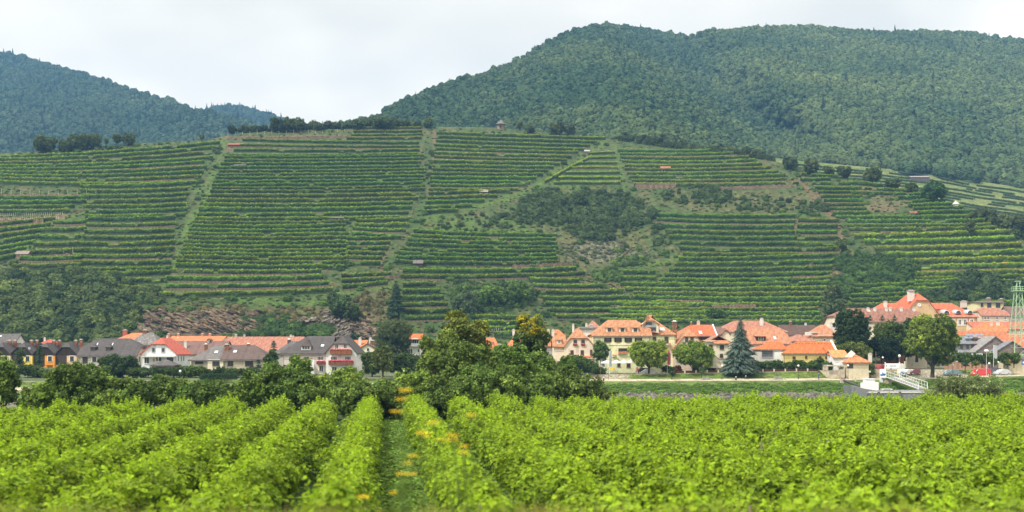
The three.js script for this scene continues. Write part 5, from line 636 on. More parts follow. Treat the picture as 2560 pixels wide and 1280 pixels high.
{ // slate house with solar panels
  const D = 290, h = house('slate_house', 'grey slate house with solar panels and three dormer windows', { x0: 2390, x1: 2450, base: 896, eave: 879, ridge: 838.5, D, d: 11, L: [0, 0], R: [0, 0], wall: wallMat(.4, .36, .33), roof: slateMat(.36, .38, .42), ov: .3 });
  h.dormer(2420, 859, 874, 52, { type: 'shed', wall: slateMat(.36, .33, .31), win: 0, roof: slateMat(.30, .32, .36) }); const z = h.slopeZ(874); for (const x of [2404, 2419, 2431]) h.win(x, 866, 6.5, 9, { frame: DARKF, z: z - .05, m: 1 });
  for (let i = 0; i < 4; i++) for (let j = 0; j < 2; j++) { const a = h.loc(2414 + i * 11 + j * 4, 851.5 - j * 6.2, 4.2 + j); const m = mesh('solar_panel', box(1.02, .06, 1.0), new THREE.MeshPhysicalMaterial({ color: new THREE.Color().setRGB(.16, .20, .27), roughness: .1 }), h.roof); m.position.set(a[0], a[1] + .9, -3.6 - j); m.rotation.x = .5; } h.chim(2437, 842, 852, 10, { mat: BRICK, z: 4 });
  const g = house('shingle_gable_house', 'broad shingled grey brown gable right of the solar panels', { x0: 2436, x1: 2540, base: 900, eave: 879, ridge: 840, D: 286, d: 9, type: 'front', R: [0, 0], L: [0, 0], wall: slateMat(.36, .29, .26), roof: slateMat(.42, .40, .39), ov: .3, pipe: 0 }); const g2 = house('shingle_gable_house', 'smaller shingled gable with grey roof beside the pylon', { x0: 2488, x1: 2572, base: 900, eave: 878, ridge: 852, D: 282, d: 8, type: 'front', wall: slateMat(.34, .275, .25), roof: slateMat(.34, .36, .40), ov: .3, pipe: 0 });
  const aw = house('low_cafe', 'low blue grey café roof behind the hedge at right', { x0: 2384, x1: 2470, base: 902, eave: 890, ridge: 884, D: 279, d: 6, wall: wallMat(.5, .3, .2), roof: M('cafe', [.42, .50, .56]), cat: 'café', pipe: 0 }); }
// ================================================================ THINGS ALONG THE PROMENADE
const gAt = (px, D) => { const p = atX(px, D, groundY(px, D)); return [p.x, p.y, p.z]; };
const IRON = M('iron', [.06, .06, .06], { roughness: .5 }), POLEM = paint(.72, .72, .72), GLOBE = new THREE.MeshPhysicalMaterial({ color: 0xf4f4f0, roughness: .25 });
{ // lamps
  let first; const lamps = [[1805, 252, 'globe street lamp beside the first stone steps'], [1996, 254, 'globe street lamp by the second stone steps'], [2120, 256, 'globe street lamp in front of the small orange pavilion'], [450.5, 214, 'globe street lamp among the shrubs below the bungalows'], [1011, 226, 'globe street lamp beside the round tree below the birch'], [1605, 266, 'globe street lamp behind the no entry sign'], [2473, 262, 'globe street lamp in front of the red car'], [2495.5, 269, 'globe street lamp beside the silver car'], [2207, 272, 'globe street lamp left of the wooden kiosk'], [2382, 258, 'slim street lamp right of the maple trunk']];
  lamps.forEach(([px, D, label], i) => { const at = gAt(px, D); if (!first) { first = thing('street_lamp', label, 'street lamp', at, 0, 'globe lamps along the promenade'); mesh('pole', merge([cyl(.045, .065, 3.3, 0, 1.55, 0, 7), cyl(.11, .13, .5, 0, .15, 0, 8)]), IRON, first); mesh('globe', metreUV(new THREE.SphereGeometry(.25, 14, 10).translate(0, 3.4, 0)), GLOBE, first); mesh('collar', cyl(.12, .09, .12, 0, 3.15, 0, 8), IRON, first); } else copyOf(first, at, 0, label); });
}
{ // flags on poles
  const cloth = (w, h, seed) => { const g = new THREE.PlaneGeometry(w, h, 6, 16).translate(w / 2, -h / 2, 0), p = g.attributes.position; for (let i = 0; i < p.count; i++) p.setZ(i, .16 * (p.getX(i) / w) * Math.sin(p.getY(i) * 1.3 + seed)); g.computeVertexNormals(); return metreUV(g); };
  const dbl = (c, o = {}) => new THREE.MeshPhysicalMaterial({ color: new THREE.Color().setRGB(...c), roughness: 1, transmission: .3, thickness: 0, side: THREE.DoubleSide, ...o });
  const flag = (label, px, py0, py1, base, D, w, cols) => { const s = D / F, at = P(px, base, D), g = thing('banner_flag', label, 'flag', [at.x, at.y, at.z], 0), top = (base - py0) * s, bot = (base - py1) * s; mesh('pole', cyl(.05, .06, top + .3, 0, top / 2 - .1, 0, 7), POLEM, g); let x = .05; cols.forEach(([c, f], i) => { mesh('cloth', cloth(w * s * f, top - bot, px), dbl(c), g).position.set(x, top, 0); x += w * s * f; }); return g; };
  flag('grey banner flag left of the parasols', 1502.5, 878, 917, 930, 262, 9, [[[.36, .40, .42], 1]]); flag('slim grey banner flag behind the yellow sign', 1523, 878, 917, 936, 258, 6, [[[.34, .38, .42], 1]]);
  flag('grey white banner flag on the lawn side of the car', 1648.5, 876, 918, 932, 262, 9, [[[.42, .46, .46], .55], [[.52, .55, .50], .45]]); flag('red and white banner flag right of the grey one', 1668.5, 876, 912, 932, 261, 8, [[[.60, .09, .13], .7], [[.66, .48, .48], .3]]);
  flag('long white banner in front of the balcony guesthouse', 776, 899, 935, 944, 232, 9, [[[.70, .68, .74], 1]]); flag('blue and white banner behind the maple', 2383, 878, 905, 914, 274, 12, [[[.12, .30, .62], .5], [[.75, .77, .8], .5]]);
  { const D = 264, s = D / F, base = 918, at = P(2484, base, D), g = thing('feather_flag', 'tall pale feather flag beside the red car', 'flag', [at.x, at.y, at.z]); mesh('pole', cyl(.05, .06, 5.7, 0, 2.8, 0, 7), POLEM, g); const sh = new THREE.Shape([[.05, 5.6], [.9, 5.5], [.95, 3], [.85, 2.3], [.5, 2.1], [.1, 2.5]].map(p => new THREE.Vector2(...p))); mesh('cloth', metreUV(new THREE.ExtrudeGeometry(sh, { depth: .03, bevelEnabled: false })), dbl([.55, .57, .62]), g); }
}
{ // parasols of the hotel terrace
  let f; [[1516, 904, 'white parasol nearest the grey banner flags'], [1541, 903.5, 'middle white parasol on the hotel terrace'], [1560, 902.5, 'white parasol in front of the hotel door'], [1577, 903, 'right white parasol beside the green tree']].forEach(([px, py, label]) => { const D = 262, p = P(px, py, D), at = [p.x, groundY(px, D), p.z]; if (!f) { f = thing('parasol', label, 'parasol', at, 0, 'white parasols on the hotel terrace'); const H = p.y - at[1]; mesh('canopy', metreUV(new THREE.ConeGeometry(1.45, .7, 8, 1, true).translate(0, H + .1, 0)), new THREE.MeshPhysicalMaterial({ color: 0xf6f2ea, roughness: 1, transmission: .3, thickness: 0, side: THREE.DoubleSide }), f); mesh('valance', metreUV(new THREE.CylinderGeometry(1.45, 1.45, .22, 8, 1, true).translate(0, H - .34, 0)), new THREE.MeshStandardMaterial({ color: 0xece6da, side: THREE.DoubleSide }), f); mesh('pole', cyl(.04, .04, H + .4, 0, H / 2, 0, 6), POLEM, f); } else { const c = copyOf(f, at, .3, label); } });
}
{ // signs near the hotel drive
  const sign = (name, label, px, py, D, parts) => { const at = gAt(px, D), g = thing(name, label, 'sign', at), y = P(px, py, D).y - at[1]; parts(g, y); return g; };
  sign('no_entry_sign', 'red round no entry sign at the hotel drive', 1593, 922.5, 260, (g, y) => { mesh('pole', cyl(.04, .04, y + .5, 0, y / 2, -.03, 6), POLEM, g); mesh('disc', metreUV(new THREE.CylinderGeometry(.34, .34, .03, 20).rotateX(Math.PI / 2).translate(0, y + .1, .02)), paint(.62, .03, .04), g); mesh('bar', box(.46, .11, .02, 0, y + .1, .045), WHITE, g); mesh('lower_disc', metreUV(new THREE.CylinderGeometry(.22, .22, .03, 18).rotateX(Math.PI / 2).translate(0, y - .9, .02)), M('palered', [.62, .3, .3]), g); mesh('plate', box(.5, .34, .03, 0, y - .5, .02), paint(.55, .12, .12), g); });
  sign('yellow_sign', 'yellow rectangular direction sign beside the hotel drive', 1530, 923, 259, (g, y) => { mesh('board', box(1.45, .5, .06, 0, y + .05, 0), paint(.85, .62, .02), g); for (const x of [-.55, .55]) mesh('post', cyl(.04, .04, y + .3, x, y / 2 - .1, -.05, 6), POLEM, g); });
  sign('notice_board', 'white cabinet shaped notice board left of the yellow sign', 1508, 925, 259, (g, y) => { mesh('board', box(.95, 1.25, .18, 0, y, 0), WHITE, g); mesh('poster', box(.42, .4, .03, 0, y + .05, .1), M('dkblue', [.10, .14, .22]), g); mesh('foot', box(.7, y - .5, .14, 0, (y - .6) / 2, 0), M('footg', [.6, .6, .58]), g); });
  sign('small_white_board', 'white and red menu board above the notice board', 1503, 917.5, 262, (g, y) => { mesh('board', box(1.0, .55, .08, 0, y, 0), WHITE, g); mesh('print', box(.55, .2, .02, 0, y, .05), M('palered2', [.62, .28, .2]), g); mesh('post', cyl(.05, .05, y, 0, y / 2, -.04, 6), POLEM, g); });
  sign('info_sign', 'small grey sign on a post near the landing stage', 2174.5, 929, 254, (g, y) => { mesh('board', box(.5, .4, .04, 0, y, 0), M('lgrey', [.62, .62, .6]), g); mesh('post', cyl(.035, .035, y, 0, y / 2, -.03, 6), IRON, g); });
  sign('river_mark', 'white river board with number panel above the willow', 2379, 953.5, 243, (g, y) => { mesh('board', box(.95, .75, .05, 0, y, 0), WHITE, g); mesh('mark', box(.4, .4, .02, -.05, y, .04), M('mgrey', [.42, .44, .46]), g); mesh('post', cyl(.05, .05, y + 1, .3, (y - 1) / 2, -.04, 6), POLEM, g); });
  sign('wooden_signpost', 'pale wooden post behind the parked cars', 2189.5, 890, 275, (g, y) => { mesh('post', box(.18, y + 1.2, .18, 0, (y + 1.2) / 2, 0), woodMat(.55, .46, .36), g); mesh('arm', box(.5, .16, .05, .1, y + .4, .1), woodMat(.6, .5, .4), g); });
}
{ // stone steps, bins, posts
  let s; [[1766, 250, 'grey stone steps between two pale blocks, left of the first globe lamp'], [1947, 252.6, 'grey stone steps between two pale blocks, left of the second globe lamp']].forEach(([px, D, label]) => { const at = gAt(px, D); if (!s) { s = thing('stone_steps', label, 'steps', at, 0, 'stone steps on the promenade lawn'); for (let k = 0; k < 4; k++) mesh('step', box(1.9 - k * .12, .19, .5, 0, .1 + k * .19, -k * .42), M('stepg', [.36, .35, .34], { map: T.grit }), s); for (const x of [-1.2, 1.2]) mesh('block', box(.5, .45, .8, x, .2, 0), M('blockc', [.62, .57, .5], { map: T.grit }), s); } else copyOf(s, at, 0, label); });
  const post = (name, label, cat, px, D, h, r, mat) => { const g = thing(name, label, cat, gAt(px, D)); mesh('body', cyl(r, r * 1.05, h, 0, h / 2, 0, 12), mat, g); mesh('lid', cyl(r * .5, r * 1.1, .14, 0, h + .06, 0, 12), mat === IRON ? M('lidg', [.5, .5, .5]) : IRON, g); };
  post('litter_bin', 'dark litter bin at the edge of the promenade below the hotel drive', 'bin', 1509, 245, .75, .2, IRON); post('litter_bin', 'dark litter bin with white top right of the first steps', 'bin', 1840, 249.5, .85, .23, IRON); post('bollard', 'short dark post on the lawn above the promenade', 'bollard', 1864.5, 254, .8, .18, IRON); post('litter_bin', 'small bin at the path by the slotted gate', 'bin', 2139, 251, .6, .16, M('lidg', [.5, .5, .5]));
  for (const [px, D, label] of [[1521, 248, 'thin brown signal pole at the drive'], [1501, 250, 'thin grey pole beside the bin']]) { const g = thing('thin_pole', label, 'pole', gAt(px, D)); mesh('pole', cyl(.04, .05, 3.2, 0, 1.4, 0, 6), M('rustpole', [.2, .13, .08]), g); mesh('cap', cyl(.06, .05, .1, 0, 3.05, 0, 6), IRON, g); }
}
{ // garden fence: brown panels between cream posts
  const g = thing('garden_fence', 'garden fence of brown panels between cream posts on the low wall', 'fence', [0, 0, 0]), D = px => wallD(px) + .2, n = 13, X = k => 1684 + k * 27.9; const pm = wallMat(.68, .55, .42), bm = woodMat(.16, .055, .04);
  for (let k = 0; k <= n; k++) { const px = X(k), p = atX(px, D(px), wallTY(px)); mesh('post', box(.34, .72, .34, 0, .34, 0), pm, g).position.copy(p); if (k < n) { const q = atX(X(k + 1), D(X(k + 1)), wallTY(X(k + 1))), m = p.clone().lerp(q, .5), pn = mesh('panel', merge([box(p.distanceTo(q) - .36, .46, .05, 0, .32, 0), box(p.distanceTo(q) - .36, .06, .09, 0, .56, 0)]), bm, g); pn.position.copy(m); pn.rotation.y = Math.atan2(-(q.z - p.z), q.x - p.x); } }
}
{ // slotted concrete gate on the flood wall
  const D = 258, s = D / F, b = P(2080, 943, D), g = thing('flood_gate', 'beige concrete flood gate with vertical slots and cantilever beam', 'gate', [b.x, b.y, b.z]), L = (x, y) => [(x - 2080) * s, (943 - y) * s], c = M('beige', [.66, .58, .46], { map: T.grit });
  const sh = new THREE.Shape([L(2047, 925), L(2070, 927), L(2104, 924.5), L(2104.5, 945), L(2068, 945), L(2060, 938)].map(p => new THREE.Vector2(...p))); for (let k = 0; k < 9; k++) { const x = 2072 + k * 2.7; const h = new THREE.Path([L(x, 936), L(x + .9, 936), L(x + .9, 926.8), L(x, 926.8)].map(p => new THREE.Vector2(...p))); sh.holes.push(h); }
  mesh('wall', metreUV(new THREE.ExtrudeGeometry(sh, { depth: .6, bevelEnabled: false }).translate(0, 0, -.3)), c, g); mesh('slot_back', box(2.8, 1.2, .06, L(2084, 0)[0], L(0, 931.5)[1], -.36), M('slotb', [.2, .17, .13]), g);
  mesh('pier', poly([L(2058, 928), L(2069.5, 928), L(2069.5, 913), L(2058, 913)], .7).translate(0, 0, .3), c, g); mesh('beam', poly([L(2058, 915.5), L(2109, 916), L(2113, 912.5), L(2058, 912)], .9).translate(0, 0, .4), M('beige2', [.74, .67, .56], { map: T.grit }), g);
  const w = thing('return_wall', 'shaded beige return wall right of the flood gate', 'wall', [...P(2108, 943, 257).toArray()]); mesh('wall', merge([box(.6, 2.0, 3.4, 0, .9, -1.4)]), M('beige', [.66, .58, .46], { map: T.grit }), w); }
{ // landing stage: sign gate, banners, gangway, pontoon
  const cnv = (w, h, draw) => { const c = document.createElement('canvas'); c.width = w; c.height = h; draw(c.getContext('2d'), w, h); const t = new THREE.CanvasTexture(c); t.colorSpace = THREE.SRGBColorSpace; return t; };
  const D = 250, s = D / F, b = P(2231, 946, D), g = thing('landing_stage_sign', 'white portal sign reading Spitz at the landing stage', 'sign', [b.x, b.y, b.z]);
  for (const x of [-18, 17.5]) mesh('post', box(.2, 4.0, .2, x * s, 1.9, 0), WHITE, g);
  const bd = mesh('board', box(3.2, 1.18, .12, 0, (946 - 914.5) * s, .1), WHITE, g); const pl = new THREE.PlaneGeometry(3.1, 1.08).translate(0, (946 - 914.5) * s, .164);
  mesh('lettering', pl, new THREE.MeshStandardMaterial({ roughness: .5, map: cnv(512, 178, (c, w, h) => { c.fillStyle = '#f1f2f4'; c.fillRect(0, 0, w, h); c.fillStyle = '#7d858c'; c.font = 'bold 118px sans-serif'; c.textAlign = 'center'; c.textBaseline = 'middle'; c.fillText('Spitz', w * .53, h * .52); c.fillStyle = '#1e4f9a'; c.fillRect(8, 40, 26, 50); c.fillStyle = '#1d2d45'; c.fillRect(8, 96, 26, 30); }) }), g);
  const ban = (label, px0, px1, py0, py1, D2, tex2, tail) => { const s2 = D2 / F, a = P((px0 + px1) / 2, py1, D2), q = thing('ship_banner', label, 'banner', [a.x, a.y, a.z]), w = (px1 - px0) * s2, h = (py1 - py0) * s2; const gg = new THREE.PlaneGeometry(w, h, 4, 6).translate(0, h / 2, 0), p = gg.attributes.position; for (let i = 0; i < p.count; i++) p.setZ(i, .08 * Math.sin(p.getY(i) * 2) * (p.getX(i) / w + .5)); gg.computeVertexNormals(); mesh('cloth', gg, new THREE.MeshStandardMaterial({ map: tex2, roughness: .9, side: THREE.DoubleSide }), q); mesh('pole', cyl(.05, .05, h + tail, -w / 2 - .05, (h - tail) / 2, 0, 6), POLEM, q); if (tail) mesh('lower_cloth', box(w * .5, tail * .95, .03, -w * .22, -tail * .5, 0), M('clothw', [.74, .77, .82]), q); };
  const ship = v => cnv(256, 256, (c, w, h) => { c.fillStyle = '#e9eef6'; c.fillRect(0, 0, w, h); c.fillStyle = '#35629b'; c.beginPath(); c.moveTo(0, h * (.62 + v)); c.lineTo(w, h * (.52 + v)); c.lineTo(w * .9, h * (.78 + v)); c.lineTo(w * .1, h * (.82 + v)); c.fill(); c.fillStyle = '#7fa0c4'; c.fillRect(w * .3, h * (.42 + v), w * .45, h * .14); c.fillStyle = '#284a78'; c.fillRect(w * .42, h * (.3 + v), w * .06, h * .16); c.fillStyle = '#b9c9de'; c.fillRect(w * .1, h * .86, w * .8, h * .05); });
  ban('white banner with a blue ship left of the portal sign', 2200, 2214.5, 922.5, 944, 247, ship(0), 1.2); ban('white banner with a blue ship right of the portal sign', 2247.5, 2261, 921.5, 938, 251, ship(.1), .4);
  { const a = thing('shore_pier', 'beige concrete abutment under the gangway', 'pier', [...P(2217, 958, 247).toArray()]); mesh('body', box(1.5, 1.6, 2, 0, .5, 0), M('beige', [.66, .58, .46], { map: T.grit }), a); mesh('slab', box(3.4, .22, 2.4, .4, 1.3, 0), M('beige2', [.74, .67, .56], { map: T.grit }), a); }
  // gangway
  const A = P(2226, 944, 246), B = P(2306, 973, 222), dir = B.clone().sub(A), L = dir.length(), gw = thing('gangway', 'grey steel gangway with railings sloping down to the pontoon', 'gangway', [A.x, A.y, A.z]); gw.quaternion.setFromUnitVectors(new THREE.Vector3(1, 0, 0), dir.clone().normalize()); const al = paint(.60, .61, .61);
  const ev = new THREE.Vector3(1, 0, 0); gw.up.set(0, 1, 0); { const x = dir.clone().normalize(), z = new THREE.Vector3().crossVectors(x, new THREE.Vector3(0, 1, 0)).normalize(), y = new THREE.Vector3().crossVectors(z, x); gw.quaternion.setFromRotationMatrix(new THREE.Matrix4().makeBasis(x, y, z)); }
  mesh('deck', box(L, .22, 1.9, L / 2, 0, 0), M('deckg', [.34, .34, .34], { map: T.grit }), gw); for (const z of [-.95, .95]) { const r = [bar([0, 1.5, z], [L, 1.5, z], .07), bar([0, .75, z], [L, .75, z], .045), bar([0, .1, z], [L, .1, z], .1)]; const n = 13; mesh('railing', merge(r), al, gw); for (let k = 0; k <= n; k++) mesh('baluster', bar([L * k / n, 0, z], [L * k / n, 1.5, z], .05), al, gw); }
  for (const z of [-.95, .95]) mesh('end_frame', merge([bar([L, 0, z], [L + .5, 0, z], .07), bar([L, 1.5, z], [L + .6, .1, z], .07)]), al, gw);
  // pontoon
  const DP = 214, sp = DP / F, pb = P(2230, 980, DP), pt = thing('pontoon', 'grey steel landing pontoon with raised bow and white cabin', 'pontoon', [pb.x, -4.3, pb.z]); const grey = M('hull', [.22, .23, .235], { map: T.plaster, roughness: .55 }), X = x => (x - 2230) * sp, Y = y => EYE - (y - HZ) * sp + 4.3;
  const prof = [[X(2127), Y(964.5)], [X(2138), Y(966)], [X(2160), Y(972)], [X(2198), Y(978)], [X(2420), Y(978)], [X(2420), -.6], [X(2150), -.6], [X(2134), .6]]; const hs = new THREE.Shape(prof.map(p => new THREE.Vector2(...p))); const hg = metreUV(new THREE.ExtrudeGeometry(hs, { depth: 5, bevelEnabled: true, bevelSize: .08, bevelThickness: .3, bevelSegments: 2 }).translate(0, 0, -5)); mesh('hull', hg, grey, pt);
  mesh('rubbing_strake', box(X(2420) - X(2170), .26, .16, (X(2420) + X(2170)) / 2, Y(980.4), .36), paint(.62, .62, .6), pt); mesh('dark_panel', box(3.4, .5, .06, X(2187), Y(986), .33), M('hulldark', [.10, .105, .11]), pt); mesh('side_rail', box(3.6, .1, .1, X(2187), Y(982), .4), paint(.5, .5, .5), pt); for (const x of [2194, 2247]) { mesh('fender', box(.3, 2.2, .3, X(x), Y(988), .42), M('fend', [.30, .31, .32]), pt); mesh('tyre', metreUV(new THREE.TorusGeometry(.28, .1, 6, 14).translate(X(x) + .02, Y(984), .6)), IRON, pt); }
  mesh('cabin', merge([metreUV(new THREE.ExtrudeGeometry(new THREE.Shape([[X(2162), Y(958)], [X(2198), Y(957)], [X(2198), Y(978)], [X(2162), Y(974.5)]].map(p => new THREE.Vector2(...p))), { depth: 2.2, bevelEnabled: true, bevelSize: .04, bevelThickness: .04, bevelSegments: 1 }).translate(0, 0, -2.6))]), paint(.80, .80, .77), pt); mesh('wheelhouse', box(X(2190) - X(2167), 1.0, 1.6, (X(2167) + X(2190)) / 2, Y(953), -1.5), paint(.80, .81, .80), pt); mesh('wheelhouse_roof', box(X(2191.5) - X(2165.5), .1, 1.9, (X(2167) + X(2190)) / 2, Y(948), -1.5), paint(.7, .72, .72), pt);
  mesh('deck_gear', merge([box(1.3, .3, .7, X(2222), Y(975.5), -1.2), box(.7, .22, .6, X(2236), Y(976), -1.5), bar([X(2204), Y(971), -2], [X(2216), Y(976), -1.6], .07)]), M('gear', [.18, .16, .15]), pt); mesh('hatch', box(2.2, .25, .9, X(2222), Y(974), -1.4), paint(.7, .7, .68), pt);
  { const a = P(2110, 951, 232).toArray(), c = P(2150, 966.5, 220).toArray(), q = thing('mooring_beam', 'dark steel mooring beam from the bank to the pontoon bow', 'beam', a); mesh('beam', bar([0, 0, 0], c.map((v, i) => v - a[i]), .32, .16, 4), M('beamd', [.06, .06, .065]), q); mesh('anchor_block', box(.8, .9, .8, -.3, -.1, -.3), M('beige', [.66, .58, .46]), q); }
}
{ // wooden kiosk
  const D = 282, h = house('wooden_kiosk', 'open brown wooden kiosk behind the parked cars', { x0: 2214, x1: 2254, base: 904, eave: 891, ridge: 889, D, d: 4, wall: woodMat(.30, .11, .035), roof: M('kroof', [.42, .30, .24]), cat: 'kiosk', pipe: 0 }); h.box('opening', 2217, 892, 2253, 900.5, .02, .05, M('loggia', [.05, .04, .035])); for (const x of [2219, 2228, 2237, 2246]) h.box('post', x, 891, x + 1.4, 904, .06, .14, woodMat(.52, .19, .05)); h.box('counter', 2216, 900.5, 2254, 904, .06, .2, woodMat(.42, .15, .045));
  const k = house('kiosk_tower', 'little wooden tower with red roof at the kiosk end', { x0: 2249, x1: 2260, base: 904, eave: 889, ridge: 883, D: 281, d: 1.4, wall: woodMat(.42, .16, .05), roof: roofMat(.62, .20, .09), cat: 'kiosk', ov: .15, pipe: 0 }); const u = thing('white_parasol_cafe', 'single white parasol beside the kiosk', 'parasol', gAt(2248, 276)); const y = P(2248, 890, 276).y - u.position.y; mesh('canopy', metreUV(new THREE.SphereGeometry(.42, 12, 8).translate(0, y, 0)), GLOBE, u); mesh('pole', cyl(.04, .04, y, 0, y / 2, 0, 6), POLEM, u); u.name = numbered('globe_lamp'); u.userData.label = 'large white globe lamp in front of the kiosk'; u.userData.category = 'street lamp';
  const b = thing('round_white_lamp', 'flat white oval lamp disc above the café hedge', 'lamp', gAt(2466, 262)); const y2 = P(2466, 877, 262).y - b.position.y; mesh('disc', metreUV(new THREE.SphereGeometry(1, 16, 8).scale(.58, .36, .3).translate(0, y2, 0)), GLOBE, b); mesh('pole', cyl(.04, .05, y2, 0, y2 / 2, 0, 6), POLEM, b); mesh('arm', bar([0, y2 - .5, 0], [2.0, y2 - .5, 0], .03), POLEM, b);
}
{ // cars
  const body = (L, Hh, cab) => { const s = new THREE.Shape(); s.moveTo(-L / 2, .32); s.lineTo(-L / 2 - .02, .7); s.quadraticCurveTo(-L / 2 + .05, .86, -L / 2 + .5, .9); s.lineTo(cab[0], .96); s.quadraticCurveTo(cab[1] - .1, Hh - .02, cab[1] + .15, Hh); s.lineTo(cab[2], Hh); s.quadraticCurveTo(cab[2] + .4, Hh - .05, cab[3], .98); s.lineTo(L / 2 - .05, .9); s.quadraticCurveTo(L / 2 + .04, .7, L / 2, .32); s.lineTo(-L / 2, .32); return new THREE.ExtrudeGeometry(s, { depth: 1.5, bevelEnabled: true, bevelSize: .09, bevelThickness: .12, bevelSegments: 3, curveSegments: 6 }).translate(0, 0, -.75); };
  const glassG = (Hh, cab) => { const s = new THREE.Shape([[cab[0] + .12, .98], [cab[1] + .08, Hh - .08], [cab[2] + .02, Hh - .08], [cab[3] - .15, .98]].map(p => new THREE.Vector2(...p))); return metreUV(new THREE.ExtrudeGeometry(s, { depth: 1.68, bevelEnabled: false }).translate(0, 0, -.84)); };
  const wheel = new THREE.CylinderGeometry(.32, .32, .22, 18).rotateX(Math.PI / 2), rim = new THREE.CylinderGeometry(.19, .19, .24, 12).rotateX(Math.PI / 2);
  function car(label, px, D, col, turn, kind = 'car', dy = 0) {
    const van = kind === 'van', L = van ? 4.7 : 4.3, Hh = van ? 1.75 : 1.46, cab = van ? [-1.9, -1.4, 1.9, 2.2] : [-1.25, -.6, .95, 1.75], at = gAt(px, D); at[1] += dy; const g = thing('parked_car', label, 'car', at, turn);
    mesh('body', metreUV(body(L, Hh, cab)), new THREE.MeshPhysicalMaterial({ color: new THREE.Color().setRGB(...col), roughness: .3, clearcoat: .8, clearcoatRoughness: .1 }), g); mesh('side_windows', glassG(Hh, cab), GLASS, g);
    mesh('windscreen', bar([cab[0] + .02, 1.0, 0], [cab[1], Hh - .08, 0], .001), GLASS, g).scale.set(1, 1, 1); for (const x of [-L / 2 + .8, L / 2 - .8]) for (const z of [-.8, .8]) { const w = mesh('wheel', metreUV(wheel.clone()), IRON, g); w.position.set(x, .32, z); mesh('rim', metreUV(rim.clone()), steel(.6, .6, .6), w); }
    for (const z of [-.6, .6]) { mesh('headlight', box(.08, .16, .34, -L / 2 - .1, .68, z), GLOBE, g); mesh('tail_light', box(.08, .2, .3, L / 2 + .08, .74, z), paint(.5, .03, .03), g); } return g;
  }
  car('silver car parked behind the low wall right of the no entry sign', 1626, 260, [.50, .52, .54], Math.PI + .15, 'car', -.35); car('black car partly hidden behind the silver car', 1612, 266, [.03, .03, .035], Math.PI, 'car', -.2);
  car('red car parked on the plaza right of the café hedge', 2452, 268, [.62, .04, .05], .2, 'van'); car('dark grey car between the red car and the silver car', 2481, 270, [.08, .07, .09], .4, 'van'); car('silver car beside the stone pylon base', 2505, 269, [.55, .58, .62], .3);
  car('white car parked left of the maple', 2268, 267, [.78, .78, .76], .5); car('white van roofed car behind the Spitz sign', 2236, 271, [.80, .80, .80], .2, 'van'); car('dark blue car in front of the kiosk', 2221, 276, [.06, .08, .12], .1); car('red car behind the left end of the Spitz sign', 2196, 273, [.55, .06, .07], .3); car('silver car right of the wooden signpost', 2207, 277, [.5, .52, .55], .1); car('yellow car half hidden beside the Spitz sign post', 2252, 266, [.80, .55, .05], 1.2); car('dark red car under the maple', 2284, 268, [.20, .04, .05], .5); car('teal car right of the maple trunk', 2380, 269, [.14, .22, .25], .2);
}
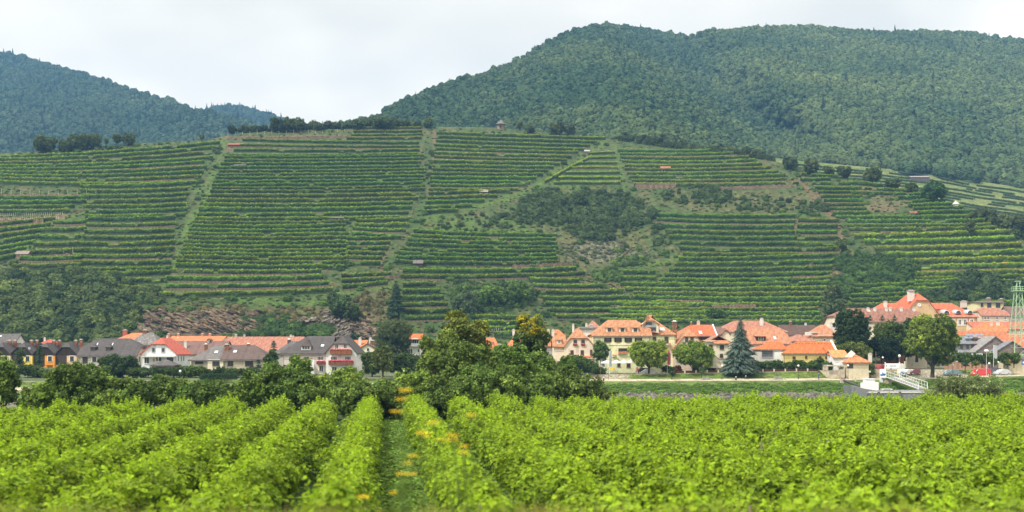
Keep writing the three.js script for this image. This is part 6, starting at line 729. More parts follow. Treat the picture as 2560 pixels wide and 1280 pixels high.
{ // green lattice pylon on a stone base, cut by the right frame edge
  const D = 282, s = D / F, b = P(2545, 897, D), g = thing('lattice_pylon', 'pale green lattice pylon with platform, cut by the right frame edge', 'pylon', [b.x, b.y, b.z]), gm = paint(.36, .54, .34), H = (897 - 727) * s, c = (t, i) => { const r = lerp(1.95, .68, t), sx = [-1, 1, 1, -1][i], sz = [1, 1, -1, -1][i]; return [sx * r, H * t, sz * r]; };
  for (let i = 0; i < 4; i++) { mesh('leg', bar(c(0, i), c(1, i), .15, .11, 4), gm, g); for (let k = 0; k < 7; k++) { const t0 = 1 - (1 - k / 7) ** 1.15, t1 = 1 - (1 - (k + 1) / 7) ** 1.15, j = (i + 1) % 4; mesh('brace', merge([bar(c(t0, i), c(t1, j), .055, .055, 4), bar(c(t1, i), c(t1, j), .05, .05, 4)]), gm, g); } }
  mesh('platform', box(2.5, .2, 2.5, 0, H, 0), gm, g); const rl = []; for (const [x, z] of [[-1.25, -1.25], [1.25, -1.25], [1.25, 1.25], [-1.25, 1.25], [0, 1.25], [-1.25, 0], [1.25, 0]]) rl.push(bar([x, H, z], [x, H + 1.1, z], .05)); for (const y of [.55, 1.1]) for (const [a, d] of [[[-1.25, 1.25], [1.25, 1.25]], [[-1.25, -1.25], [1.25, -1.25]], [[-1.25, -1.25], [-1.25, 1.25]], [[1.25, -1.25], [1.25, 1.25]]]) rl.push(bar([a[0], H + y, a[1]], [d[0], H + y, d[1]], .045)); mesh('railing', merge(rl), gm, g);
  mesh('head', merge([bar([-.55, H, -.4], [-.25, H + 2.6, 0], .09), bar([.55, H, .4], [.25, H + 2.6, 0], .09), bar([-.55, H, .4], [-.25, H + 2.6, 0], .09), bar([-.5, H + 1.2, 0], [.5, H + 1.2, 0], .06), box(1.5, .18, .7, 0, H + 2.6, 0), box(.35, .5, .35, .5, H + 2.2, 0)]), gm, g); mesh('pulley', metreUV(new THREE.TorusGeometry(.5, .09, 6, 18).translate(0, H + 3.0, 0)), IRON, g);
  const st = thing('pylon_base', 'cream stone base of the pylon with brown coping and blue square sign', 'pylon base', [...P(2570, 932, 270).toArray()]), s2 = 270 / F; mesh('body', box(10.6, 3.6, 6, .3, 1.5, -3), wallMat(.70, .62, .46), st); mesh('coping', box(10.9, .4, 6.3, .3, 3.45, -3), M('copingb', [.30, .20, .14], { map: T.grit }), st); mesh('blue_sign', box(.95, 1.1, .05, (2559 - 2570) * s2, 2.75 - .1, .04), paint(.05, .12, .50), st); mesh('sign_mark', box(.5, .5, .03, (2559 - 2570) * s2, 2.7, .08), WHITE, st);
  const ty = thing('green_mesh_hood', 'pale green sloping mesh hood on the pylon base', 'hood', [...P(2545, 898, 270).toArray()]); for (let k = 0; k < 9; k++) mesh('strut', bar([-2 + k * .5, 0, 0], [1.6 + k * .12, 1.4 - .04 * k, -1], .03), gm, ty); mesh('rail', merge([bar([-3, .95, .1], [0, .95, .1], .03), bar([-3, .5, .1], [0, .5, .1], .03), bar([-3, -.1, .1], [-3, .95, .1], .03), bar([-1.5, -.1, .1], [-1.5, .95, .1], .03), bar([0, -.1, .1], [0, .95, .1], .03)]), gm, ty); }
{ // bicycles by the gangway
  let f; const r = mulberry(8); for (let k = 0; k < 7; k++) { const at = gAt(2277 + k * 6.2, 258 + r() * 1.2), label = ['leftmost', 'second from left', 'third from left', 'middle', 'third from right', 'second from right', 'rightmost'][k] + ' bicycle of the row parked left of the maple trunk'; if (!f) { f = thing('bicycle', label, 'bicycle', at, .5, 'bicycles parked beside the maple'); for (const x of [-.52, .52]) mesh('wheel', metreUV(new THREE.TorusGeometry(.33, .03, 5, 16).translate(x, .34, 0)), IRON, f); mesh('frame', merge([bar([-.52, .34, 0], [-.15, .9, 0], .025), bar([-.15, .85, 0], [.4, .85, 0], .025), bar([0, .34, 0], [.4, .85, 0], .025), bar([.52, .34, 0], [.36, 1.0, 0], .025), bar([-.52, .34, 0], [0, .34, 0], .02)]), paint(.6, .6, .62), f); mesh('saddle', box(.26, .06, .12, -.17, .95, 0), IRON, f); mesh('handlebar', bar([.36, 1.02, -.25], [.36, 1.02, .25], .02), IRON, f); } else { const c = copyOf(f, at, .4 + .5 * r(), label); } }
}
{ // people: one continuous body each, clothes over it
  function blob(bones, lo, hi, res, grow = 0) {
    const mc = new MarchingCubes(res, M('skin', [.55, .36, .26]), false, false, 60000), S = Math.max(hi[0] - lo[0], hi[1] - lo[1], hi[2] - lo[2]), c = lo.map((v, i) => (v + hi[i]) / 2), f = mc.field;
    for (let k = 0; k < res; k++) for (let j = 0; j < res; j++) for (let i = 0; i < res; i++) { const p = [i, j, k].map((v, q) => c[q] + (v / res * 2 - 1) * S / 2); let d = 1e9; for (const [a, ra, b, rb] of bones) { const ab = b.map((v, q) => v - a[q]), ap = p.map((v, q) => v - a[q]), L = ab[0] ** 2 + ab[1] ** 2 + ab[2] ** 2, t = clamp((ap[0] * ab[0] + ap[1] * ab[1] + ap[2] * ab[2]) / (L || 1)), e = Math.hypot(...ap.map((v, q) => v - ab[q] * t)) - lerp(ra, rb, t) - grow; const h = clamp(.5 + .5 * (d - e) / .05); d = d > 1e8 ? e : lerp(d, e, h) - .05 * h * (1 - h); } f[i + j * res + k * res * res] = -d; }
    mc.isolation = 0; mc.update(); const n = mc.count ?? mc.geometry.drawRange.count, pos = Array.from(mc.positionArray.slice(0, n * 3)); for (let i = 0; i < n; i++) for (let q = 0; q < 3; q++) pos[i * 3 + q] = c[q] + pos[i * 3 + q] * S / 2; return tri(pos);
  }
  const LO = [-.75, -.1, -.75], HI = [.75, 1.9, .75];
  { // walker
    const g = thing('person', 'person in dark jacket walking along the promenade near the flood gate', 'person', gAt(2047, 252.6), -1.2); const legs = [[[.1, .9, 0], .1, [.12, .5, .12], .07], [[.12, .5, .12], .07, [.11, .08, .16], .05], [[.11, .06, .14], .05, [.11, .05, .28], .04], [[-.1, .9, 0], .1, [-.11, .5, .03], .07], [[-.11, .5, .03], .07, [-.11, .1, -.2], .05], [[-.11, .08, -.2], .05, [-.11, .05, -.06], .04]], torso = [[[0, .95, 0], .15, [0, 1.35, .02], .17], [[-.18, 1.38, 0], .075, [.18, 1.38, 0], .075], [[.2, 1.38, 0], .06, [.26, 1.1, -.08], .05], [[-.2, 1.38, 0], .06, [-.26, 1.1, .1], .05]], rest = [[[.26, 1.1, -.08], .042, [.25, .87, .03], .035], [[-.26, 1.1, .1], .042, [-.24, .9, .24], .035], [[0, 1.4, .01], .055, [0, 1.55, .03], .055], [[0, 1.62, .03], .1, [0, 1.7, .02], .1], [[0, 1.6, .11], .03, [0, 1.63, .12], .02]];
    mesh('body', blob([...legs, ...torso, ...rest], LO, HI, 44), M('skin', [.55, .36, .26]), g); mesh('trousers', blob(legs.slice(0, 5).filter((_, i) => i !== 2), LO, HI, 44, .018), M('trouser', [.06, .07, .11]), g); mesh('jacket', blob(torso, LO, HI, 44, .02), M('jacket', [.07, .09, .16]), g); mesh('hair', metreUV(new THREE.SphereGeometry(.118, 12, 8, 0, 6.3, 0, 1.7).translate(0, 1.69, .005)), M('hair', [.05, .03, .02]), g); }
  { // cyclist
    const at = gAt(1456, 246), b = thing('bicycle', 'dark bicycle ridden along the promenade at the hotel drive', 'bicycle', at, Math.PI + .1); for (const x of [-.53, .53]) mesh('wheel', metreUV(new THREE.TorusGeometry(.34, .025, 5, 20).translate(x, .35, 0)), IRON, b); mesh('frame', merge([bar([-.53, .35, 0], [-.18, .92, 0], .025), bar([-.16, .85, 0], [.4, .88, 0], .025), bar([0, .3, 0], [.4, .86, 0], .025), bar([.53, .35, 0], [.38, 1.05, 0], .025), bar([-.53, .35, 0], [0, .3, 0], .02), bar([0, .3, 0], [-.17, .9, 0], .022)]), paint(.1, .1, .12), b); mesh('saddle', box(.26, .06, .14, -.2, .96, 0), IRON, b); mesh('handlebar', bar([.4, 1.07, -.28], [.4, 1.07, .28], .02), IRON, b);
    const g = thing('person', 'cyclist in pale top and dark shorts riding along the promenade', 'person', at, Math.PI + .1); const legs = [[[-.16, 1.02, .09], .11, [.2, .86, .1], .08], [[.2, .86, .1], .075, [.02, .48, .11], .05], [[.0, .42, .11], .045, [.14, .4, .11], .035], [[-.16, 1.02, -.09], .11, [.22, .72, -.1], .08], [[.22, .72, -.1], .075, [0, .26, -.11], .05], [[-.02, .2, -.11], .045, [.12, .18, -.11], .035]], torso = [[[-.17, 1.05, 0], .15, [.08, 1.42, 0], .16], [[.1, 1.45, -.17], .07, [.1, 1.45, .17], .07]], rest = [[[.1, 1.45, .19], .055, [.24, 1.22, .24], .045], [[.24, 1.22, .24], .042, [.4, 1.1, .25], .035], [[.1, 1.45, -.19], .055, [.24, 1.22, -.24], .045], [[.24, 1.22, -.24], .042, [.4, 1.1, -.25], .035], [[.11, 1.48, 0], .055, [.17, 1.6, 0], .055], [[.19, 1.66, 0], .1, [.2, 1.73, 0], .1], [[.29, 1.64, 0], .03, [.3, 1.67, 0], .02]];
    mesh('body', blob([...legs, ...torso, ...rest], LO, HI, 44), M('skin', [.55, .36, .26]), g); mesh('shorts', blob([legs[0], legs[3]], LO, HI, 44, .02), M('shorts', [.04, .045, .06]), g); mesh('shirt', blob(torso, LO, HI, 44, .02), M('shirt', [.48, .60, .62]), g); mesh('hair', metreUV(new THREE.SphereGeometry(.118, 12, 8, 0, 6.3, 0, 1.7).translate(.18, 1.72, 0)), M('hair', [.05, .03, .02]), g); }
}
// ================================================================ HUTS ON THE HILL AND THE ROCK FACE
{
  const hut = (name, label, x0, x1, top, eave, base, o) => house(name, label, { x0, x1, base, eave, ridge: top, D: hillD((x0 + x1) / 2, base) - 1, d: 3, pipe: 0, gutter: 0, ov: .35, cat: 'hut', ...o });
  const dw = woodMat(.10, .075, .065);
  { const D = hillD(1252, 321), s = D / F, b = P(1252, 321, D), g = thing('stone_hut', 'round stone hut with conical grey roof on the hilltop', 'hut', [b.x, b.y, b.z]); mesh('wall', metreUV(new THREE.CylinderGeometry(2.6, 2.7, 4.2, 8).translate(0, .6, 0)), M('hutstone', [.46, .40, .32], { map: T.stone }), g); mesh('roof', metreUV(new THREE.ConeGeometry(3.6, 3.5, 8).translate(0, 4.3, 0)), slateMat(.26, .24, .235), g); mesh('door', box(.9, 1.7, .1, -.3, .75, 2.66), WD, g); mesh('window', box(.4, .8, .08, .1, 1.7, 2.62), DARKF, g); mesh('finial', cyl(.05, .07, .7, 0, 6.2, 0, 5), IRON, g); }
  { const D = hillD(2389, 522), b = P(2389, 522, D), g = thing('white_hut', 'small white hut with pointed pale roof on the right shoulder', 'hut', [b.x, b.y, b.z]); mesh('wall', box(1.9, 3.0, 1.9, 0, 1.0, 0), W_WHITE, g); mesh('roof', metreUV(new THREE.ConeGeometry(2.0, 1.9, 4, 1).rotateY(Math.PI / 4).translate(0, 3.3, 0)), M('palecone', [.55, .52, .50]), g); mesh('door', box(.6, 1.4, .06, .2, .7, .97), WD, g); }
  hut('shed', 'shed with flat red roof below the gravel terrace', 570, 606, 358, 361, 366, { wall: woodMat(.22, .12, .08), roof: roofMat(.42, .14, .09) }); hut('shed', 'small shed with bright orange roof in the wide block', 579, 595, 472.5, 476, 480, { wall: dw, roof: roofMat(.56, .20, .10) });
  hut('shed', 'low dark shed beside white crates at upper left', 585, 612, 411, 413, 422, { wall: dw, roof: M('droof', [.10, .085, .08]) }); hut('shed', 'wide dark wooden shed in the middle of the wide block', 821, 858, 542, 544.5, 554, { wall: dw, roof: M('droof', [.10, .085, .08]), L: [0, 0] }); hut('shed', 'small dark hut with grey pitched roof above the conifer', 1034, 1056, 650.5, 657, 666, { wall: dw, roof: slateMat(.24, .20, .20) });
  hut('shed', 'grey plank shelter left of the soil path', 720, 742, 630, 634, 640, { wall: woodMat(.22, .18, .15), roof: woodMat(.36, .30, .25) }); hut('shed', 'grey shed with pale roof below the grass triangle', 1199, 1219, 474, 478, 484, { wall: woodMat(.16, .12, .11), roof: M('pinkish', [.42, .32, .32]) }); hut('shed', 'small grey shed at the grass crossing', 1462, 1474, 375, 377.5, 384, { wall: woodMat(.26, .25, .25), roof: M('gshed', [.34, .34, .34]) }); hut('shed', 'shed with orange red roof in the upper right block', 1653, 1676, 415.5, 420, 428, { wall: woodMat(.28, .2, .15), roof: roofMat(.46, .19, .12) });
  hut('stone_shelter', 'tumbledown stone shelter with plank roof near the left frame edge', 39, 69, 627, 634, 646, { wall: M('hutstone2', [.42, .34, .26], { map: T.stone }), roof: woodMat(.42, .35, .29), d: 4 }); hut('shed', 'red roofed shelter below the oak on the right shoulder', 2277, 2300, 528, 532, 537, { wall: dw, roof: roofMat(.40, .13, .09) }); hut('shed', 'tiny orange roofed shed near the right frame edge', 2512, 2522, 655, 659, 664, { wall: dw, roof: roofMat(.56, .2, .11) }); hut('barn', 'low grey roofed barn on the far field at right', 2278, 2324, 440, 442.2, 446, { D: 860, d: 10, wall: woodMat(.22, .17, .15), roof: M('barnroof', [.26, .25, .25]), cat: 'barn' });
  { const D = hillD(1587, 786), b = P(1587, 786, D), g = thing('red_door_shed', 'narrow shed with red door among the rows above the hotel', 'hut', [b.x, b.y, b.z]); mesh('wall', box(2.6, 2.4, 1.6, .5, 1, 0), dw, g); mesh('door', box(.95, 2.2, .08, -.1, 1.1, .85), paint(.42, .05, .05), g); mesh('roof', box(3.2, .14, 2.2, .5, 2.3, .1), M('droof', [.10, .085, .08]), g); }
  { const D = hillD(1222, 340), b = P(1222, 340, D), g = thing('cellar_gate', 'dark gate in a stone wall on the hilltop path', 'gate', [b.x, b.y, b.z]); mesh('wall', box(4.2, 2.4, .8, 0, .9, -.2), M('hutstone', [.46, .40, .32], { map: T.stone }), g); mesh('door', box(1.8, 1.9, .1, -.4, .9, .26), DARKF, g); }
  // boulders
  { const bm = M('boulder', [.52, .49, .46], { map: T.rock }); for (const [px, py, s, label] of [[246, 524, 1.1, 'pale boulder beside the soil path at left'], [174, 538, .9, 'whitish boulder on the grass beside the bare terrace'], [540, 417, .8, 'boulder on the stairway edge']]) { const g = metreUV(lump(2, .45, px, { ry: .6 })); const m = mesh('boulder', g, bm); m.position.copy(hillP(px, py)); m.scale.setScalar(s); tag(m, label, 'boulder'); } }
  // terrace walls of bare stone where they show, pieces of the hill
  const r = mulberry(515), stm = new THREE.MeshStandardMaterial({ color: new THREE.Color().setRGB(.37, .285, .21), map: T.stone, roughness: 1 }); const bare = (a, b, h) => { const n = Math.max(3, Math.round(Math.abs(b[0] - a[0]) / 4)), pos = [], uv = []; for (let i = 0; i < n; i++) { const pt = k => { const t = k / n, p = hillP(lerp(a[0], b[0], t), lerp(a[1], b[1], t) + 1.5 * IN.noise(k * .4, a[0], 1)); return [p.x, p.y, p.z + .7]; }, A = pt(i), B = pt(i + 1), q = v => h * (.8 + .4 * hash(v, a[0] | 0, 3)), C = [B[0], B[1] + q(i + 1), B[2] - .25], D = [A[0], A[1] + q(i), A[2] - .25], E = [B[0], C[1] + .1, B[2] - 2.5], G = [A[0], D[1] + .1, A[2] - 2.5]; A[1] -= .8; B[1] -= .8; for (const v of [A, B, C, A, C, D, D, C, E, D, E, G]) { pos.push(...v); uv.push(v[0], v[1] + v[2] * .3); } } mesh('stone_wall', tri(pos, uv), stm, hill); };
  bare([1588, 470], [1690, 470], 2.2); bare([1800, 474], [1990, 468], 1.6); bare([1280, 671], [1432, 664], 1.6); bare([570, 349], [880, 344], 1.2); bare([0, 492], [235, 494], 1.4); bare([0, 558], [110, 557], 1.6); bare([70, 652], [190, 640], 1.4); bare([1780, 776], [1890, 772], 2); bare([2010, 674], [2036, 660], 1.2); bare([840, 612], [866, 606], .8); bare([1560, 640], [1580, 620], 1); bare([2100, 470], [2130, 474], 1.2); bare([1400, 605], [1410, 640], .8); bare([2040, 480], [2060, 520], 1); bare([1500, 762], [1560, 770], .8); bare([1640, 752], [1760, 756], .8); bare([2300, 690], [2330, 700], 1); bare([180, 532], [230, 524], .8); bare([930, 700], [1000, 694], 1.2); bare([2040, 705], [2088, 690], 1.4);
  // rock face: tilted slabs, each a piece
  const rf = struct('rock_face', gridMesh(90, 16, (u, v) => { const px = lerp(345, 700, u), py = lerp(846, 771 + 10 * Math.abs(u - .5), v), D = hillD(px, py) - 2.2 * Math.sin(Math.PI * v) * Math.sin(Math.PI * u) - 1.6 * fbm(px / 26, py / 14, 5, 4) * 2 * Math.sin(Math.PI * clamp(u * 1.0)); return P(px, py, D); }, (u, v, p) => { const k = .9 + 1.1 * fbm(p.x / 3, p.y / 1.5, p.z / 3, 4); return [.31 * k, .26 * k, .20 * k]; }), new THREE.MeshStandardMaterial({ color: 0xffffff, vertexColors: true, map: T.rock, bumpMap: T.rock, bumpScale: .4, roughness: 1, side: THREE.DoubleSide }), 'brown layered rock face behind the long orange roofs');
  const shapes = [1, 2, 3, 4].map(k => { const g = new THREE.BoxGeometry(1, 1, 1, 3, 1, 2), p = g.attributes.position, q = mulberry(k * 31); const cache = new Map(); for (let i = 0; i < p.count; i++) { const key = [p.getX(i), p.getY(i), p.getZ(i)].map(v => v.toFixed(2)).join(); if (!cache.has(key)) cache.set(key, [q() - .5, q() - .5, q() - .5]); const d = cache.get(key); p.setXYZ(i, p.getX(i) + d[0] * .35, p.getY(i) + d[1] * .6, p.getZ(i) + d[2] * .35); } const n = g.toNonIndexed(); n.computeVertexNormals(); return metreUV(n); }), rms = [[.52, .40, .27], [.38, .30, .22], [.24, .19, .15], [.60, .49, .35], [.46, .39, .31]].map((c, i) => M('slab' + i, c, { map: T.rock, side: THREE.DoubleSide })), rmp = [[.66, .62, .57], [.54, .50, .47], [.36, .31, .28]].map((c, i) => M('slabp' + i, c, { map: T.rock }));
  const put = (par, x0, x1, y0, y1, n, tilt, ms, big) => { for (let k = 0; k < n; k++) { const px = lerp(x0, x1, r()), py = lerp(y0, y1, r()), p = hillP(px, py), m = mesh('rock_slab', shapes[k % 4], ms[Math.floor(r() * ms.length)], par); p.z += 1.2 + 1.4 * r(); p.y += .2; m.position.copy(p); m.rotation.set((r() - .5) * .5 + .35, (r() - .5) * .8, tilt + (r() - .5) * .25); const L = big * (.6 + 1.0 * r()); m.scale.set(L, .16 * L * (.5 + r()) + .12, .8 + r()); } };
  put(rf, 372, 655, 781, 832, 190, -.52, rms, 3.0); put(rf, 356, 400, 790, 838, 26, -.5, rms, 2.0);
  const rs = struct('scree', gridMesh(30, 16, (u, v) => { const px = lerp(795, 950, u), py = lerp(846, 772, v); return P(px, py, hillD(px, py) - .6 - .8 * fbm(px / 12, py / 10, 5, 3)); }, (u, v, p) => { const k = .8 + 1.0 * fbm(p.x / 3, p.y / 2, p.z / 3, 4), t = sst(.2, .8, u + .3 * fbm(p.x / 6, p.y / 6, 1, 2)); return [lerp(.2, .2, t) * k, lerp(.19, .165, t) * k, lerp(.1, .09, t) * k]; }), VCG, 'pale broken rocks right of the rock face'); put(rs, 802, 850, 778, 812, 46, .3, rmp, 1.6); put(rs, 840, 880, 800, 846, 50, .5, rmp, 1.5); put(rs, 880, 945, 800, 846, 60, -.45, rms.slice(1), 2.0); put(rs, 742, 800, 796, 806, 14, .12, rmp, 1.7);
}
// ================================================================ VILLAGE TREES, GARDENS
const Y1 = [.11, .175, .032], G1 = [.055, .10, .026], D1 = [.032, .062, .022], BL = [.085, .125, .04];
tree('round_tree', 'bright green round tree between the hotel and the grey flag', 'tree', 1622, 848, 928, 92, 259, { c: [.19, .27, .04], c2: [.32, .40, .055], cb: .12 }); tree('round_tree', 'bright green round tree in front of the pink half hipped house', 'tree', 1733, 852, 930, 100, 262, { c: [.15, .25, .04], c2: [.27, .36, .055], cb: .14 }); tree('slim_tree', 'slim green tree covering the left end of the hotel', 'tree', 1503, 846, 915, 42, 263, { c: [.06, .12, .03], c2: [.12, .19, .04], cb: .06, cone: .5 });
conifer('blue_spruce', 'large blue grey spruce in the village centre', 1851, 788, 926, 92, 259, { c: [.10, .14, .105], layers: 36, pow: .98, k: .95 });
tree('maple', 'big sunlit maple on the plaza at right', 'tree', 2331, 790, 938, 116, 255, { c: [.10, .17, .034], c2: [.31, .39, .06], cb: .2, lobes: 26, max: 2600, dens: 7, trunk: .42, bark: M('bark2', [.06, .045, .035]) });
tree('chestnut_tree', 'dark chestnut tree at the left end of the brown roofed house', 'tree', 2131, 768, 900, 86, 276, { c: [.036, .075, .026], c2: [.065, .115, .036], cb: .08, lobes: 18, max: 2200 }); tree('chestnut_tree', 'dark chestnut tree left of the maple', 'tree', 2292, 784, 900, 80, 286, { c: [.036, .078, .024], c2: [.065, .12, .034], cb: .08, max: 2000 }); tree('light_tree', 'lighter yellow green tree between the two dark chestnuts', 'tree', 2212, 796, 900, 66, 284, { c: [.075, .125, .03], c2: [.13, .18, .04], cb: .08 }); tree('chestnut_tree', 'second lighter tree right of the middle one under the green dormers', 'tree', 2245, 800, 900, 54, 282, { c: [.06, .11, .028], c2: [.11, .165, .036], cb: .08 }); tree('dark_yew', 'very dark low tree behind the kiosk', 'tree', 2205, 840, 902, 92, 279, { c: [.022, .044, .02], c2: [.036, .062, .026], cb: .04 }); tree('hazel', 'yellow green bushy tree right of the long yellow house', 'tree', 2130, 856, 908, 92, 268, { c: [.10, .145, .03], c2: [.16, .20, .045], cb: .05 }); tree('dark_tree', 'dark tree behind the kiosk roof', 'tree', 2262, 832, 898, 50, 288, { c: D1, c2: G1, cb: .05 });
conifer('dark_spruce', 'dark spruce on the slope behind the pale broken rocks', 882, 818, 872, 32, 372, { c: [.03, .05, .034] }); conifer('blue_spruce', 'small blue spruce beside the guesthouse', 684, 848, 905, 32, 268, { c: [.075, .11, .085], pow: .8 }); conifer('green_conifer', 'slim dark conifer among the chalets', 99, 856, 935, 24, 268, { c: [.04, .075, .03], pow: .5 }); conifer('small_spruce', 'small spruce in front of the brown bungalow', 646, 896, 935, 22, 256, { c: [.05, .085, .06] });
tree('weeping_birch', 'pale weeping birch right of the guesthouse', 'tree', 984, 789, 912, 92, 290, { c: [.085, .125, .05], c2: [.13, .165, .065], cb: .05, leaf: LEAF.drop, dens: 4.2, bark: M('birch', [.6, .58, .54]), tr: .4 }); tree('round_linden', 'yellow tipped round tree beside the guesthouse', 'tree', 957, 858, 948, 52, 238, { c: [.075, .115, .028], c2: [.15, .18, .045], cb: .2 }); tree('slim_birch', 'slim grey green birch in front of the yellow chalet', 'tree', 50, 862, 925, 24, 266, { c: [.07, .11, .045], c2: [.10, .14, .055], cb: .05 });
[[70, 898, 940, 66], [110, 910, 945, 60], [300, 884, 938, 90], [270, 905, 945, 80], [345, 905, 942, 70], [395, 906, 940, 90], [450, 904, 940, 80], [490, 900, 942, 60], [545, 905, 940, 50], [590, 910, 938, 70], [620, 905, 940, 50], [658, 925, 945, 40], [678, 870, 925, 34], [930, 875, 938, 50], [1000, 880, 935, 80], [1040, 885, 935, 70], [1030, 905, 942, 70], [20, 915, 945, 50], [195, 905, 940, 50], [512, 912, 940, 30], [870, 925, 948, 40]].forEach(([x, t, b, w], i) => tree('garden_shrub', ['leafy', 'dense', 'loose', 'tall', 'broad'][i % 5] + ' garden shrub ' + ['below the yellow chalet', 'below the orange chalet', 'in front of the long grey house', 'left of the long grey house corner', 'left of the white gable house', 'in front of the grey garden roof', 'between white gable house and bungalow', 'at the bungalow corner', 'under the grey bungalow window', 'in front of the brown bungalow', 'at the bungalow door', 'beside the small spruce', 'under the small blue spruce', 'beside the guesthouse side wall', 'under the weeping birch', 'below the terrace house', 'beside the birch above the flood wall', 'at the left frame edge under the chalets', 'below the apricot chalet', 'purple leaved beside the bungalow', 'at the guesthouse foot'][i], 'shrub', x, t >= 898 && x < 640 ? t + 13 : t, b, w, i > 12 ? 246 : 240, { c: i === 19 ? [.06, .04, .045] : [[.05, .09, .028], [.06, .105, .026], [.045, .085, .03]][i % 3], c2: i === 19 ? [.09, .06, .06] : [[.09, .14, .034], [.105, .16, .034], [.075, .12, .04]][i % 3], cb: .03 }));
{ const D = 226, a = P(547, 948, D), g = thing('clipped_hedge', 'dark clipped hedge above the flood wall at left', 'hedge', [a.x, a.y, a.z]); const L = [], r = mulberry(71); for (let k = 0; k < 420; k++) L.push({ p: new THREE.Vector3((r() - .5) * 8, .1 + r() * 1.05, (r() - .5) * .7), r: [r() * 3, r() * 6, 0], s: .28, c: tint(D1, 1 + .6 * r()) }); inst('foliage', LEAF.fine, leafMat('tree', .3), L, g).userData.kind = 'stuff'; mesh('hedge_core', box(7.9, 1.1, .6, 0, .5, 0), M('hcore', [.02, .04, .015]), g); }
[[1440, 890, 932, 96], [1412, 905, 938, 70], [1470, 905, 935, 60], [1500, 918, 938, 30]].forEach(([x, t, b, w], i) => tree('inn_shrub', ['large shrub hiding the foot of the pink inn', 'shrub left of the pink inn above the flood wall', 'shrub below the arched door of the inn', 'low shrub beside the notice board'][i], 'shrub', x, t, b, w, 258, { c: [.055, .105, .028], c2: [.10, .165, .034], cb: .03 }));
[[1765, 917, 24], [1785, 912, 34], [1815, 908, 44], [1838, 908, 30], [1880, 910, 40], [1905, 902, 44], [1930, 900, 50], [1962, 904, 44], [1990, 900, 50], [2015, 902, 40], [2042, 896, 50], [2070, 904, 40], [2095, 903, 44], [2120, 908, 40], [2146, 906, 30], [1745, 915, 30], [1690, 914, 30], [1665, 915, 26]].forEach(([x, t, w], i) => tree('garden_bush', ['bush behind the fence right of the round tree', 'second bush right of the round tree', 'bush under the cream stair wall', 'bush at the left foot of the blue spruce', 'bush at the right foot of the blue spruce', 'bush in front of the glazed annex', 'bush under the white bay', 'bush at the left corner of the yellow wall', 'fruit tree bush before the yellow wall', 'bush under the middle of the yellow wall', 'tall bush at the right part of the yellow wall', 'bush behind the flood gate pier', 'bush behind the cantilever beam', 'bush under the pavilion eave', 'bush at the pavilion corner', 'bush at the foot of the round tree', 'reddish bush behind the red banner', 'bush behind the grey white banner'][i], 'bush', x, t, 931, w, i > 10 ? 262.5 : 266, { c: i === 16 ? [.16, .07, .04] : [.05, .095, .026], c2: i === 16 ? [.26, .11, .05] : [.10, .165, .034], cb: .02, cs: .42 }));
tree('sapling', 'young thin tree on the lawn near the hotel drive', 'tree', 1680, 912, 946, 16, 250, { c: [.05, .085, .03], cs: .28, cb: .1, max: 160 }); tree('sapling', 'young tree on the lawn in front of the fence', 'tree', 1754, 918, 941, 22, 253, { c: [.08, .13, .04], cs: .3, cb: .3, dens: 2.2 }); tree('sapling', 'young thin tree on the plaza grass at right', 'tree', 2413, 898, 926, 18, 264, { c: [.06, .11, .04], cs: .28, cb: .3, dens: 2.5 });
tree('rounded_bush', 'pale green rounded bush in front of the beige wall', 'bush', 2177, 921, 938, 22, 259, { c: [.10, .15, .035], c2: [.15, .2, .05], cb: .02, cs: .3 }); tree('pavilion_bush', 'green bush right of the pavilion', 'bush', 2168, 905, 926, 40, 262, { c: G1, c2: Y1, cb: .02 });
[[2405, 30], [2430, 34], [2455, 30], [2480, 26], [2510, 30], [2535, 30]].forEach(([x, w], i) => tree('cafe_hedge_tree', ['clipped tree in front of the blue grey café, left end', 'second clipped tree of the café hedge', 'clipped tree under the white oval lamp', 'clipped tree behind the feather flag', 'clipped tree left of the pylon leg', 'clipped tree behind the pylon'][i], 'tree', x, 880, 914, w, 270, { c: [.08, .145, .028], c2: [.14, .21, .04], cb: .1, cs: .45 }));
{ const D = 262, r = mulberry(90); for (const [x, y, label] of [[2440, 900, 'yellow flowering bush left of the red car'], [2518, 897, 'orange flowering bush behind the silver car'], [1655, 917, 'yellow flowering bush under the grey banner']]) tree('flowering_bush', label, 'bush', x, y, 915, 20, 269, { c: [.09, .14, .03], cs: .34, cb: .02, bloom: { from: -.3, share: .6, c: label[0] === 'o' ? [.6, .2, .05] : [.62, .5, .04] } }); }
// ---------- trees on the hill
const HT = (name, label, px, top, base, w, o = {}) => tree(name, label, 'tree', px, top, base, w, hillD(px, Math.max(base, RIDGE(px))) + (o.dd ?? 0), { cs: .85, cb: .06, tr: .15, max: 700, dens: 4.6, ...o, c: tint(o.c ?? [.05, .075, .026], 1.35), c2: tint(o.c2 ?? [.09, .12, .036], 1.5) });
HT('ridge_tree', 'broad dark tree at the left end of the ridge', 115, 341, 380, 54); HT('ridge_tree', 'rounded tree right of the broad dark ridge tree', 168, 346, 378, 36); HT('ridge_tree', 'tree with sloping crown in the left ridge group', 195, 336, 374, 44); HT('ridge_tree', 'right most crown of the left ridge group', 228, 334, 370, 48); HT('small_ridge_tree', 'smallest slim tree on the left ridge', 265, 342, 364, 10, { cb: .15 }); HT('slim_ridge_tree', 'slim two tiered tree on the left ridge', 291, 329, 363, 20, { c: [.06, .09, .03] }); HT('round_ridge_tree', 'round tree standing alone on the left ridge', 321, 333, 363, 34); HT('ridge_bush', 'low rounded bush under the left ridge trees', 158, 357, 381, 22);
